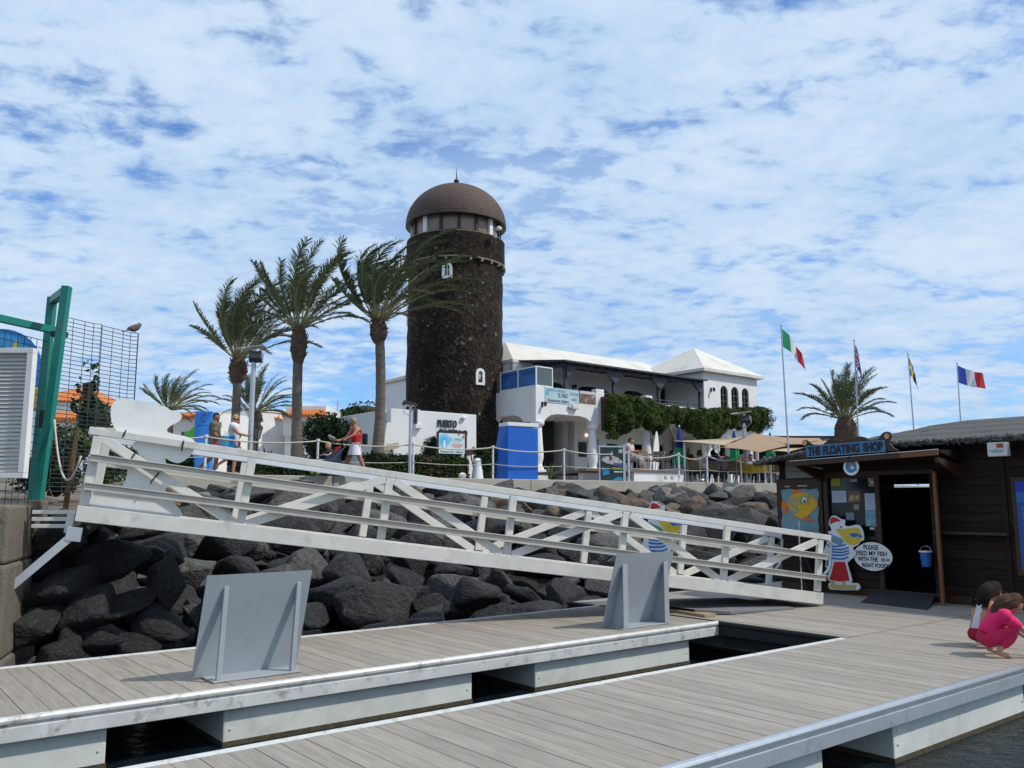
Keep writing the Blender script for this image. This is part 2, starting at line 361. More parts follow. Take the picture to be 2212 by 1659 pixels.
def boulder(p, rad, mi, rz=None):
    o = obj_from('boulder', rr.choice(ROCKM[mi])); o.location = p
    o.rotation_euler = (rr.uniform(-.5, .5), rr.uniform(-.5, .5), rr.uniform(0, 6.28) if rz is None else rz)
    k = rr.uniform(1.0, 1.45); o.scale = (rad*k, rad*rr.uniform(.8, 1.05), rad*rr.uniform(.55, .85))
    x, y = to_px(p)
    h = 'by the quay block' if x < 300 else 'left of the wide sign back' if x < 440 else 'behind the wide sign back' if x < 660 else 'right of the wide sign back' if x < 860 else 'at mid gangway' if x < 1080 else 'left of the narrow sign back' if x < 1300 else 'behind the narrow sign back' if x < 1460 else 'near the shop wall'
    v = 'below the promenade wall' if y < 1105 else 'half way up' if y < 1190 else 'low on the slope' if y < 1290 else 'close to the water'
    tag(o, '%s %s boulder %s, %s' % ('long' if k > 1.28 else 'angular', RNAME[mi], v, h), 'boulder', '%s boulders of the breakwater' % RNAME[mi]); return o
rows = 16
nb = 0
for j in range(rows):
    s = (j+.3)/rows
    w = (slope_pt(22, s)-slope_pt(-6, s)).length
    rad = .50 if j < 2 else (.54 if j < 10 else .50)
    n = int(w/(rad*2.0))
    for i in range(n):
        a = -6+28*(i+.5*(j % 2)+rr.uniform(-.28, .28))/n
        p = slope_pt(a, s+rr.uniform(-.025, .025)); p.z += rr.uniform(-.14, .16) - (.10 if j < 2 else 0)
        q = rr.random()
        if s < .2: mi = 1 if q < .55 else (2 if q < .75 else (3 if q < .92 else 0))
        elif s < .48: mi = 1 if q < .60 else (2 if q < .74 else (3 if q < .84 else 0))
        else: mi = 0 if q < .84 else 1
        boulder(p, rad*rr.uniform(.66, 1.3), mi); nb += 1
print('boulders', nb)
# small stones packed between: one mass
gs = MB()
for k in range(420):
    p = slope_pt(rr.uniform(-6, 22), rr.random()**1.2) - Z*.12
    r_ = rr.uniform(.10, .26); q = Euler((rr.random()*6, rr.random()*6, rr.random()*6)).to_matrix()
    gs.ball(p, (r_, r_*rr.uniform(.6, 1), r_*rr.uniform(.5, .9)), 7, 4, 0, q)
gs.build('gap_stones', M_ROCKS[0], kind='stuff')
# ================================================================== pontoons
def plank_mesh(l, w=.174, t=.035):
    b = MB(); b.box((0, 0, -t/2), (w, l, t))
    return b
def pontoon(name, label, u0, u1, v0, v1, rails, floats, group=None, pitch=.18, far_len=None):
    t = thing(name, label, 'pontoon', uv(u0, v0), ROT_U)
    L, Wd = u1-u0, v1-v0
    me = None; n = int(round(L/pitch)); pt = L/n
    for i in range(n):
        if me is None:
            b = MB(); b.box((0, Wd/2, -.0175), (pt-.007, Wd, .035)); me = b.mesh('plank', M_PLANK)
        o = obj_from('plank', me, t); o.location = ((i+.5)*pt, 0, random.uniform(-.0015, .0015))
    f = MB(); f.box((L/2, Wd/2, -.075), (L-.02, Wd-.1, .07)); f.build('deck_frame', M_DARK, t)
    for side, m in rails:
        prof = [(-.02, .004), (.02, .014), (.05, .008), (.062, -.012), (.058, -.036), (.038, -.046), (.034, -.06), (.048, -.066), (.048, -.172), (.02, -.18), (-.02, -.18)]
        b = MB()
        if side == 'near': b.prism(prof, (L, 0, 0), (0, -1, 0), (0, 0, 1), L)
        elif side == 'far': b.prism(prof, (0, Wd, 0), (0, 1, 0), (0, 0, 1), far_len or L)
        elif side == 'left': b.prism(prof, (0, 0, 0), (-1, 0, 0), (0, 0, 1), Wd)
        elif side == 'right': b.prism(prof, (L, Wd, 0), (1, 0, 0), (0, 0, 1), Wd)
        b.build('edge_rail', m, t, bevel=.004)
    for a, b_ in floats:
        b = MB(); b.box(((a+b_)/2-u0, Wd/2, -.50), (b_-a, Wd-.07, .62)); fl = b.build('float', M_FLOAT, t, bevel=.012)
        g = MB(); g.box(((a+b_)/2-u0, Wd/2, -.485), (b_-a+.012, Wd-.058, .055)); g.build('waterline_growth', M_ALGAE, fl)
        bo = MB()
        for x in (a-u0+.06, b_-u0-.06):
            for z_ in (-.25, -.36): bo.ball((x, .034, z_), .011, 6, 4)
        bo.build('bolt', M_STEEL, fl)
    return t
far_p = pontoon('far_pontoon', 'long grey planked pontoon carrying the two grey sign backs', -1.0, 9.69, 7.6, 9.86, [('near', M_EDGE), ('far', M_EDGE)],
                [(-.9, 1.95), (2.9, 5.58), (6.46, 9.14)])
near_p = pontoon('near_pontoon', 'wide grey planked pontoon in front with a shiny metal edge', 0.2, 17, 3.70, 5.70, [('near', M_EDGE2), ('far', M_EDGE)],
                 [(.4, 2.6), (3.3, 5.95), (6.99, 9.6), (10.5, 13), (13.8, 16.5)], far_len=9.46)
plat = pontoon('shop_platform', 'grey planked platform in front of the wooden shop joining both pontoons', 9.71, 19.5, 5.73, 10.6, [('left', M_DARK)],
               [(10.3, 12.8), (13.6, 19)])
# dark beam under the basin end
b = MB(); b.bar(uv(9.78, 5.8, -.26), uv(9.78, 7.55, -.26), .05, .14); b.build('under_beam', M_DARK, None); bpy.data.objects['under_beam'].parent = plat; bpy.data.objects['under_beam'].matrix_parent_inverse = plat.matrix_basis.inverted()
# ================================================================== quay block at the left and its rail
GA = R(19); G = Vector((math.cos(GA), math.sin(GA), 0)); GP = Vector((-math.sin(GA), math.cos(GA), 0))
qc = Vector((-5.39, 9.25, 0))
qy = thing('quay_block', 'rough concrete quay block at the left edge with a vertical rail', 'quay', qc, GA)
b = MB()
def rough(o, p): return p
for i in range(3):
    zt = [1.585, .95, -.05][i]; zb = [.955, -.045, -1.2][i]
    b = MB(); b.box((-1.6, .9, (zt+zb)/2), (3.2+.03*i, 1.8+.04*i, zt-zb-.006)); o = b.build('concrete_course', M_CONC, qy, bevel=.035)
r1 = MB(); r1.bar((-.20, -.10, 1.5), (-.20, -.10, -.5), .06, .03, (0, 1, 0)); r1.bar((-.12, -.08, 1.42), (-.12, -.08, -.5), .02, .03, (0, 1, 0)); r1.bar((-.3, -.07, 1.46), (-.08, -.07, 1.46), .04, .05)
r1.build('guide_rail', M_STEEL, qy, bevel=.004)
# land behind the quay, under the wire fence
ql = MB(); ql.grid(lambda i, j: qc + G*(-6+7.0*i) + GP*(1.8+9*j) + Z*(1.45+.75*j+.15*noise3((i*9, j*9, 1))), 16, 16)
structure(ql.build('embankment', mat('rubble_earth', (.16, .13, .10), .95, var=.4, scale=3, bump=1, bscale=8)))
for k in range(16):
    boulder(qc + G*rr.uniform(-2.5, .9)+GP*rr.uniform(1.9, 3.8)+Z*rr.uniform(1.2, 1.5), rr.uniform(.16, .34), rr.choice((1, 3, 2)))
for (px_, py_, Y_, r_) in ((120, 1135, 10.8, .34), (190, 1145, 11.2, .36), (240, 1195, 11.2, .38), (150, 1250, 10.6, .40), (330, 1190, 11.8, .36), (100, 1330, 10.2, .38), (270, 1290, 10.8, .38), (90, 1200, 10.8, .32), (370, 1240, 11.2, .36), (230, 1370, 10.4, .34), (200, 1180, 12.2, .4), (170, 1380, 10.2, .32), (300, 1380, 10.5, .3), (360, 1330, 10.8, .33), (120, 1400, 9.95, .3), (200, 1300, 10.5, .36)):
    boulder(PY(px_, py_, Y_)-Z*.1, r_, 0 if py_ > 1160 else 1)
# ================================================================== gangway
GA0 = Vector((-5.02, 9.9, 1.40)); GB0 = Vector((4.86, 13.716, .03))
GX = (GB0-GA0).normalized(); GY = Vector((-GX.y, GX.x, 0)).normalized(); GZ = GX.cross(GY).normalized(); GL = (GB0-GA0).length
gw = thing('gangway', 'long white aluminium gangway bridge sloping down to the pontoons with zigzag braces', 'gangway')
gw.matrix_basis = Matrix.Translation(GA0) @ Matrix((GX, GY, GZ)).transposed().to_4x4()
NB = 6; GW_ = 1.2; gp = [GL*.985*i/NB+.06 for i in range(NB+1)]
def part(b, name, m, bevel=.006): return b.build(name, m, gw, bevel=bevel)
for side, y in (('near', 0.0), ('far', GW_)):
    sgn = -1 if side == 'near' else 1
    b = MB(); b.box((GL/2, y, .09), (GL, .07, .18)); part(b, 'bottom_chord', M_ALU)
    b = MB(); b.box((GL/2+.02, y, 1.045), (GL+.14, .075, .085)); part(b, 'handrail', M_ALU if side == 'near' else M_ALU2)
    for z_ in (.40, .73):
        b = MB(); b.box((GL/2, y+sgn*.075, z_), (GL-.06, .06, .075)); b.box((GL/2, y+sgn*.085, z_+.045), (GL-.04, .085, .014)); part(b, 'mid_rail', M_TREAD, .003)
    for x in gp:
        b = MB(); b.box((x, y, .592), (.10, .062, .80)); part(b, 'post', M_ALU)
    for i in range(NB):
        xa, xb = (gp[i]+.07, gp[i+1]-.07)
        za, zb = (.97, .19) if i % 2 == 0 else (.19, .97)
        b = MB(); b.bar((xa, y+sgn*.012, za), (xb, y+sgn*.012, zb), .045, .105, (0, 0, 1)); part(b, 'brace', M_ALU)
b = MB(); b.box((GL/2, GW_/2, .085), (GL-.1, GW_-.08, .05)); part(b, 'walkway_deck', M_TREAD)
for i in range(9):
    b = MB(); b.box((.5+i*(GL-1)/8, GW_/2, .02), (.08, GW_-.08, .06)); part(b, 'cross_beam', M_ALU)
for y in (0, GW_):
    b = MB(); b.tube([(GL+.03, y+.05, 1.03), (GL+.16, y+.05, .98), (GL+.17, y+.05, .62), (GL+.13, y+.05, .54), (GL-.02, y+.05, .36)], .026, 8); b.build('rail_return', M_STEEL, gw, smooth=True)
# hinge bracket between quay and gangway
b = MB()
for z_ in (1.42, 1.50, 1.34): b.bar(loc_in(gw, (-5.55, 10.0, z_)), loc_in(gw, (-5.1, 10.05, z_)), .10, .045)
b.box(loc_in(gw, (-5.12, 10.0, 1.38)), (.08, .16, .24)); b.build('hinge_bracket', M_ALU, gw, bevel=.004)
b = MB(); b.bar(loc_in(gw, (-5.02, 9.95, 1.27)), loc_in(gw, (-5.62, 9.65, .62)), .07, .09); b.box(loc_in(gw, (-5.04, 9.95, 1.25)), (.16, .12, .16)); b.build('support_strut', M_STEEL, gw, bevel=.004)
# folding end plate and rubber mat where the gangway lands
b = MB(); b.add([uv(10.02, 8.25, .075), uv(10.02, 9.72, .075), uv(11.9, 8.95, .06), uv(11.75, 7.72, .02), uv(10.4, 7.9, .05)], [(0, 4, 3, 2, 1)])
b.add([uv(10.02, 8.25, .02), uv(10.02, 9.72, .02), uv(11.9, 8.95, .01), uv(11.75, 7.72, .005), uv(10.4, 7.9, .01)], [(0, 1, 2, 3, 4)])
b.add([uv(10.02, 8.25, .075), uv(10.4, 7.9, .05), uv(10.4, 7.9, .01), uv(10.02, 8.25, .02), uv(11.75, 7.72, .02), uv(11.75, 7.72, .005)], [(0, 1, 2, 3), (1, 4, 5, 2)])
tag(b.build('landing_plate', mat('grey_landing_carpet', (.17, .17, .18), .9, var=.15, scale=8)), 'grey carpeted landing plate under the low end of the gangway', 'landing plate')
b = MB(); b.bar(uv(10.0, 7.95, .022), uv(10.1, 8.7, .022), .22, .036); tag(b.build('wooden_wedge', mat('raw_wood', (.34, .24, .13), .8, stretch=(1, 8, 8), scale=4), bevel=.004), 'raw wooden board lying under the landing plate on the pontoon', 'board')
b = MB(); q = PZ(1736, 1254, .0); b.tube([q+Z*.0, q+Z*.48], .018, 8); b.lathe([(.0, 0), (.07, .0), (.07, .012), (.0, .02)], q, 12)
tag(b.build('mooring_pin', M_STEEL, smooth=40), 'thin steel pin standing on a round foot beside the landing plate', 'pin')
# ---- white back of a cut out board tied to the gangway
def on_gw(x, y, yy):
    d = ray(x, y); o = Vector((0, 0, CAMZ)); t = ((GA0+GY*yy-o).dot(GY))/d.dot(GY); l = loc_in(gw, o+d*t); return (l.x, l.z)
def smooth_poly(P, n=4):
    out = []; k = len(P)
    for i in range(k):
        p0, p1, p2, p3 = (Vector((*P[(i+j-1) % k], 0)) for j in range(4))
        for q in range(n):
            t = q/n; v = .5*((2*p1)+(p2-p0)*t+(2*p0-5*p1+4*p2-p3)*t*t+(3*p1-p0-3*p2+p3)*t**3); out.append((v.x, v.y))
    return out
M_WBOARD = mat('white_painted_board', (.78, .78, .75), .55, var=.06, scale=2, dirt=(.5, .48, .43), dirt_amt=.5, dirt_scale=1.5)
cp = [(740, 930), (752, 880), (790, 850), (850, 846), (980, 872), (1100, 897), (1145, 925), (1185, 926), (1216, 958), (1200, 998), (1132, 1035), (1125, 1072), (1232, 1097), (1290, 1120), (1310, 1160), (1275, 1228), (1205, 1276), (1152, 1270), (1106, 1248), (1116, 1300), (1095, 1350), (1080, 1400), (1120, 1480), (1180, 1560), (1180, 1650),
      (570, 1640), (560, 1560), (575, 1520), (622, 1505), (622, 1470), (650, 1462), (810, 1440), (850, 1350), (855, 1290), (900, 1262), (925, 1215), (880, 1165), (905, 1130), (850, 1100), (775, 1060), (745, 990)]
cpl = [on_gw(.3228*x, 587.5+.3228*y, .045) for x, y in cp]
bd = thing('cutout_board', 'white unpainted back of a curvy cut out board tied to the top of the gangway', 'board'); bd.matrix_basis = gw.matrix_basis.copy()
b = MB(); b.prism(smooth_poly(cpl, 3), (0, .062, 0), (1, 0, 0), (0, 0, 1), -.02); b.build('board', M_WBOARD, bd)
b = MB(); x0, z0 = on_gw(.3228*565, 587.5+.3228*1588, 0); x1, z1 = on_gw(.3228*1180, 587.5+.3228*1650, 0); b.bar((x0, .036, z0), (x1, .036, z1), .02, .06); b.build('batten', M_TREAD, bd, bevel=.003)
for (xa, ya, xb, yb) in ((838, 1068, 825, 1100), (1228, 1135, 1218, 1182), (910, 1205, 852, 1285), (1062, 1345, 1010, 1405)):
    a = on_gw(.3228*xa, 587.5+.3228*ya, -.06); c = on_gw(.3228*xb, 587.5+.3228*yb, -.06)
    b = MB(); b.tube([(a[0], .02, a[1]+.02), (a[0], -.05, a[1]), (c[0], -.05, c[1]), (c[0], .02, c[1]-.02)], .009, 6); b.build('cable_tie', MATS['black_rubber'], bd)
# rope from green post to gangway
def rope(name, a, c, sag, r=.013, n=14, m=None):
    a = Vector(a); c = Vector(c); b = MB()
    b.tube([a.lerp(c, i/n) - Z*sag*4*(i/n)*(1-i/n) for i in range(n+1)], r, 6)
    return b
M_ROPE = mat('pale_rope', (.52, .48, .40), .9, var=.2, scale=40)
tag(rope('rope', (-5.62, 10.42, 2.62), (-4.98, 9.86, 2.14), .48).build('tie_rope', M_ROPE, smooth=True), 'slack pale rope between the green post and the gangway', 'rope')
# ================================================================== grey sign backs on the far pontoon
M_GREY = mat('grey_painted_sheet', (.33, .36, .385), .45, var=.06, scale=3, dirt=(.24, .25, .26), dirt_amt=.35, dirt_scale=2)
def sign_back(u0, label, w, gusset):
    t = thing('sign_panel', label, 'sign panel', uv(u0, 7.86, .004), ROT_U, 'grey sign backs on the pontoon')
    b = MB(); b.box((w/2, .17, .008), (w, .36, .016)); b.build('base_plate', M_GREY, t, bevel=.003)
    top = Vector((0, -.02, .95)); bot = Vector((0, .26, .016))
    ex = .06
    b = MB(); d = (top-bot); n = Vector((1, 0, 0)).cross(d).normalized()
    ww = w+.12 if not gusset else w
    b.bar(Vector((w/2+ex*.5, 0, 0))+bot, Vector((w/2+ex*.5, 0, 0))+top, .012, ww, (1, 0, 0)) if False else b.add(
        [Vector((x, p.y+o_, p.z)) for x in (-.10, w+.08) for p in (bot, top) for o_ in (0, .012)], [(0, 2, 3, 1), (4, 5, 7, 6), (0, 4, 6, 2), (1, 3, 7, 5), (2, 6, 7, 3), (0, 1, 5, 4)])
    b.build('sheet', M_GREY, t)
    b = MB(); b.add([(-.10, top.y, top.z), (w+.08, top.y, top.z), (w+.08, top.y+.17, top.z-.09), (-.10, top.y+.17, top.z-.09), (-.10, top.y+.012, top.z-.012), (w+.08, top.y+.012, top.z-.012), (w+.08, top.y+.17, top.z-.102), (-.10, top.y+.17, top.z-.102)],
                    [(0, 1, 2, 3), (7, 6, 5, 4), (2, 6, 7, 3), (0, 3, 7, 4), (1, 5, 6, 2)]); b.build('folded_lip', M_GREY, t)
    for x in (.06, w-.07):
        if not gusset:
            b = MB(); b.bar((x, .03, .016), (x+.03, .012, .84), .045, .04, (0, 1, 0)); b.build('strut', M_GREY, t, bevel=.003)
        else:
            b = MB(); b.prism([(.0, .016), (.30, .016), (.06, .8), (.0, .8)], (x, -.0, 0), (0, 1, 0), (0, 0, 1), .014); b.box((x-.0, -.002, .42), (.09, .014, .80)); b.build('gusset', M_GREY, t, bevel=.003)
    b = MB()
    for x in (-.0, w-.01):
        b.ball((x+.02, .10, .018), .012, 6, 4)
    b.build('bolt', M_STEEL, t)
    return t
sign_back(2.87, 'wide grey sheet metal sign back leaning on two thin struts at the left', .84, False)
sign_back(8.12, 'narrower grey metal sign back with triangular gussets in front of the gangway', .92, True)
# ================================================================== green gate frame, wire fence, shutter
M_GREEN = mat('teal_green_paint', (.008, .18, .145), .42, var=.12, scale=4, dirt=(.06, .10, .08), dirt_amt=.5, dirt_scale=4)
M_WIRE = mat('dark_green_wire', (.025, .05, .055), .6, var=.2)
M_RUST = mat('rusty_steel', (.20, .10, .045), .85, var=.4, scale=9, bump=.4, bscale=30)
gt = thing('gate_frame', 'tall teal green steel gate frame at the top of the gangway', 'gate', (-5.75, 10.5, 1.6))
lg = lambda p: loc_in(gt, p)
p1b, p1t, p2b, p2t = Vector((-5.76, 10.45, 1.62)), Vector((-5.63, 10.5, 4.32)), Vector((-6.25, 11.2, 1.5)), Vector((-6.19, 11.2, 4.35))
for a, c in ((p1b, p1t), (p2b, p2t)):
    b = MB(); b.bar(lg(a), lg(c), .098, .098, (0, 1, 0)); b.build('post', M_GREEN, gt, bevel=.008)
    b = MB(); b.box(lg(a-Z*.10), (.17, .17, .24)); b.build('concrete_foot', M_CONC, gt, bevel=.01)
b = MB(); b.bar(lg(p1t-Z*.05), lg(p2t-Z*.05), .09, .1); b.build('top_bar', M_GREEN, gt, bevel=.006)
c0 = PY(108, 716, 11.1); c1 = PY(-90, 668, 9.7)
b = MB(); b.bar(lg(c0+Vector((.12, 0, 0))), lg(c1), .08, .09); b.build('cross_bar', M_GREEN, gt, bevel=.006)
b = MB(); b.box(lg(PY(128, 722, 10.6)), (.18, .1, .07)); b.build('hinge', mat('black_iron', (.02, .022, .025), .5), gt, bevel=.006)
b = MB(); b.box(lg(PY(100, 905, 11.0)), (.12, .14, .22)); b.build('lock_box', MATS['black_iron'], gt, bevel=.006)
# left wire panel
def wire_panel(name, label, A, Bv, z0, z1, nh, xs, bends, r=.0045):
    t = thing(name, label, 'wire fence', (A.x, A.y, z0)); D = (Bv-A); D.z = 0; L_ = D.length; D.normalize(); Nn = Vector((-D.y, D.x, 0)); b = MB()
    def off(x):
        for q in bends:
            if abs(x-q) < .07: return -.06*(1-abs(x-q)/.07)
        return 0
    for i in range(nh):
        z_ = (z1-z0)*i/(nh-1); xl = sorted(set([0, L_]+[q+s_ for q in bends for s_ in (-.07, 0, .07)])); xl = [x for x in xl if 0 <= x <= L_]
        b.tube([D*x+Nn*off(x)+Z*z_ for x in xl], r, 4, cap=False)
    for x in xs: b.tube([D*x+Nn*off(x), D*x+Nn*off(x)+Z*(z1-z0)], r, 4, cap=False)
    b.build('wire_mesh', M_WIRE, t)
    return t
c0.z = c1.z = 0
wire_panel('wire_fence', 'square wire mesh behind the white shutter under the green bar', c0, c1, 1.55, 3.72, 22, [i*.105 for i in range(20)], [], .005)
A_ = Vector((-5.70, 10.56, 0)); B_ = Vector((-5.24, 11.75, 0)); L_ = (B_-A_).length
wire_panel('wire_fence', 'tall green wire fence panel with folded ribs right of the green gate', A_, B_, 1.75, 3.95, 42, [.0, .18, .36, .5, .57, .64, .82, 1.0, 1.13, 1.2, 1.27], [.57, 1.2], .0045)
b = MB(); q0 = PY(140, 1110, 11.2); q1 = PY(165, 930, 11.2); b.tube([q0, q1], .035, 8); tag(b.build('rusty_post', M_RUST, smooth=40), 'rusty steel pipe post behind the wire fence', 'post')
b = MB(); q0 = PY(200, 1110, 12.2); q1 = PY(203, 925, 12.2); b.tube([q0, q1], .03, 8); b.tube([q1-Vector((.05, 0, 0)), q1+Vector((.3, .4, 0))], .025, 6); tag(b.build('pale_post', M_KERB, smooth=40), 'thin pale post among the bushes behind the wire fence', 'post')
# shutter panel
sh = thing('shutter_panel', 'white framed metal shutter panel with many slats at the left edge', 'shutter', (-6.6, 9.95, 1.89))
W2 = 1.0; H2 = 1.53; x0 = -W2+.95; x1 = .95
M_SHF = mat('white_shutter_frame', (.72, .71, .68), .45, var=.06); M_SLAT = mat('grey_shutter_slat', (.60, .575, .53), .5, .1, var=.15, scale=6, stretch=(.3, 1, 6), dirt=(.3, .28, .25), dirt_amt=.4)
b = MB(); b.box(((x1+x0)/2, 0, .03), (x1-x0, .10, .06)); b.box(((x1+x0)/2, 0, H2-.03), (x1-x0, .10, .06)); b.box((x1-.035, 0, H2/2), (.07, .10, H2-.124)); b.box((x0+.035, 0, H2/2), (.07, .1, H2-.124)); b.build('frame', M_SHF, sh, bevel=.004)
me = None
for i in range(30):
    if me is None:
        q = MB(); q.add([(x0+.07, .02, 0), (x1-.07, .02, 0), (x1-.07, -.012, .012), (x0+.07, -.012, .012), (x1-.07, .012, .045), (x0+.07, .012, .045), (x1-.07, .03, .045), (x0+.07, .03, .045)], [(0, 1, 2, 3), (3, 2, 4, 5), (5, 4, 6, 7), (0, 7, 6, 1)]); me = q.mesh('slat', M_SLAT)
    o = obj_from('slat', me, sh); o.location = (0, 0, .065+i*.0467)
# round blue sign with a starfish
rs = thing('round_sign', 'round blue painted sign with a yellow starfish behind the wire mesh', 'sign', PY(-2, 803, 12.0))
disc = [(.62*math.cos(t*.157), .62*math.sin(t*.157)) for t in range(40)]
b = MB(); b.prism(disc, (0, 0, 0), (1, 0, 0), (0, 0, 1), .02); b.build('disc', mat('sign_blue', (.03, .22, .55), .5, var=.25, scale=3), rs)
ring = [(.54*math.cos(t*.157), .54*math.sin(t*.157)) for t in range(40)]
b = MB(); b.prism(ring, (0, -.023, 0), (1, 0, 0), (0, 0, 1), .002); b.build('inner_disc', mat('sign_light_blue', (.05, .34, .66), .5, var=.3, scale=4), rs)
st = [((.17 if i % 2 == 0 else .07)*math.sin(i*math.pi/5)+.22, (.17 if i % 2 == 0 else .07)*math.cos(i*math.pi/5)+.29) for i in range(10)]
b = MB(); b.prism(st, (0, -.028, 0), (1, 0, 0), (0, 0, 1), .003); b.build('starfish', pmat('sign_yellow', (.75, .5, .06)), rs)
b = MB(); b.prism([(.10, .02), (.34, .02), (.28, .17), (.16, .17)], (0, -.028, 0), (1, 0, 0), (0, 0, 1), .003); b.build('coral', pmat('sign_pink', (.5, .25, .3)), rs)
b = MB(); b.tube([(0, .03, -.62), (0, .03, -2.0)], .035, 8); b.build('pole', M_GREEN, rs)
b = MB(); b.box(PY(78, 862, 11.35), (.16, .08, .30)); tag(b.build('meter_box', pmat('ochre_plastic', (.62, .42, .13)), bevel=.02), 'small ochre box on the green gate frame', 'box')
# ================================================================== the wooden shop
SR = math.atan2(-V.y, -V.x)
shop = thing('wooden_shop', 'dark brown wooden harbour shop with a grey thatched roof at the right', 'shop', uv(14.4, 9.8), SR)
def SPL(x, y, dy=0):                              # photo point -> shop frame on the plane at depth dy behind the facade
    return loc_in(shop, PN(x, y, U, 14.4+dy))
def C1(x, y, dy=0): l = SPL(1667.5+.15625*x, 915.8+.15625*y, dy); return (l.x, l.z)
def C2(x, y, dy=0): l = SPL(1667.5+.15625*x, 1088.6+.15625*y, dy); return (l.x, l.z)
M_WOOD = mat('dark_brown_boards', (.019, .0095, .0055), .6, var=.35, scale=3, stretch=(.6, 6, 9), rnd=.3, bump=.35, bscale=30, spec=.25)
M_WOOD2 = mat('brown_timber', (.050, .022, .012), .55, var=.3, scale=4, stretch=(.6, 6, 9), bump=.25, bscale=30)
M_WOOD3 = mat('orange_brown_timber', (.16, .062, .022), .55, var=.25, scale=4, stretch=(.6, 6, 9), bump=.2)
M_CLAP = mat('grey_clapboard', (.22, .20, .165), .7, var=.12, scale=3, stretch=(.5, 4, 8))
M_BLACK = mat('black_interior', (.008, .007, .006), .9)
BH = .145
def boards(x0, x1, z0, z1, y=0, m=M_WOOD, name='wall_board'):
    n = max(1, round((z1-z0)/BH)); h = (z1-z0)/n; me = None
    b = MB(); b.box((0, 0, 0), (x1-x0, .03, h-.008)); me = b.mesh(name, m)
    for i in range(n):
        o = obj_from(name, me, shop); o.location = ((x0+x1)/2, y+random.uniform(-.002, .002), z0+h*(i+.5))
# shell behind the boards
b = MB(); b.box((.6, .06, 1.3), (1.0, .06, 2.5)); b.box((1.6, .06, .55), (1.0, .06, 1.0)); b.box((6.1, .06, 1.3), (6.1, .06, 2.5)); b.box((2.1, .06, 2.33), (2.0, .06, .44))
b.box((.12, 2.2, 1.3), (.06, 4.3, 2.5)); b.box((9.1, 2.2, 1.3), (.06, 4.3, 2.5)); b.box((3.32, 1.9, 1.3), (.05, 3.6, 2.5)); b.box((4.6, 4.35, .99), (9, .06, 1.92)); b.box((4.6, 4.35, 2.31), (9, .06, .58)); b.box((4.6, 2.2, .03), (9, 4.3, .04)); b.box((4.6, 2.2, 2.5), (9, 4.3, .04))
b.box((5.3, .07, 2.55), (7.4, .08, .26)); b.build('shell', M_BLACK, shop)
b = MB(); b.box((4.6, -.03, .07), (9.0, .05, .13)); b.build('base_board', M_WOOD2, shop, bevel=.004)
boards(1.08, 2.10, .14, .98); boards(3.10, 9.1, .14, 2.6); boards(.1, 1.08, .14, 1.03); boards(1.06, 3.1, 2.16, 2.45)
boards(.27, 1.06, 2.07, 2.46, .0, M_CLAP, 'clapboard')
for x, z0, z1 in ((1.10, .14, 2.16), (2.09, .14, 2.16), (3.05, .0, 2.16), (4.15, .14, 2.45)):
    b = MB(); b.box((x, -.012, (z0+z1)/2), (.085, .06, z1-z0)); b.build('upright', M_WOOD2 if x < 3 else M_WOOD, shop, bevel=.004)
b = MB(); b.box((2.05, -.02, 2.13), (2.1, .06, .075)); b.build('lintel', M_WOOD2, shop, bevel=.004)
# window with dim glass
wf = MB(); wf.box((1.6, .0, 1.0), (.92, .08, .05)); wf.box((1.6, .0, 2.08), (.92, .08, .05)); win = wf.build('window_frame', M_WOOD2, shop, bevel=.004)
b = MB(); b.box((1.6, .03, 1.54), (.93, .012, 1.05)); b.build('pane', mat('dim_shop_glass', (.006, .007, .008), .08, var=0, spec=.5), win)
# ledge, door leaf
b = MB(); b.box((3.66, -.11, 1.13), (1.12, .2, .045)); b.build('ledge', M_WOOD2, shop, bevel=.004)
dl = MB(); P0 = Vector((3.10, -.03, 0)); P1 = Vector((3.33, -.52, 0)); D_ = (P1-P0).normalized()
for a in (0, .95): dl.bar(P0+(P1-P0)*a+Z*.03, P0+(P1-P0)*a+Z*2.1, .05, .06, (0, 1, 0))
for z_ in (.08, 1.1, 2.06): dl.bar(P0+Z*z_, P1+Z*z_, .035, .1)
leaf = dl.build('door_leaf', M_WOOD3, shop, bevel=.004)
me = None
for i in range(26):
    q = MB(); q.bar(P0+Z*(.15+i*.072+(.05 if i > 12 else 0)), P1+Z*(.15+i*.072+(.05 if i > 12 else 0)), .022, .042, (0, .5, 1)); q.build('slat', M_WOOD2, leaf)
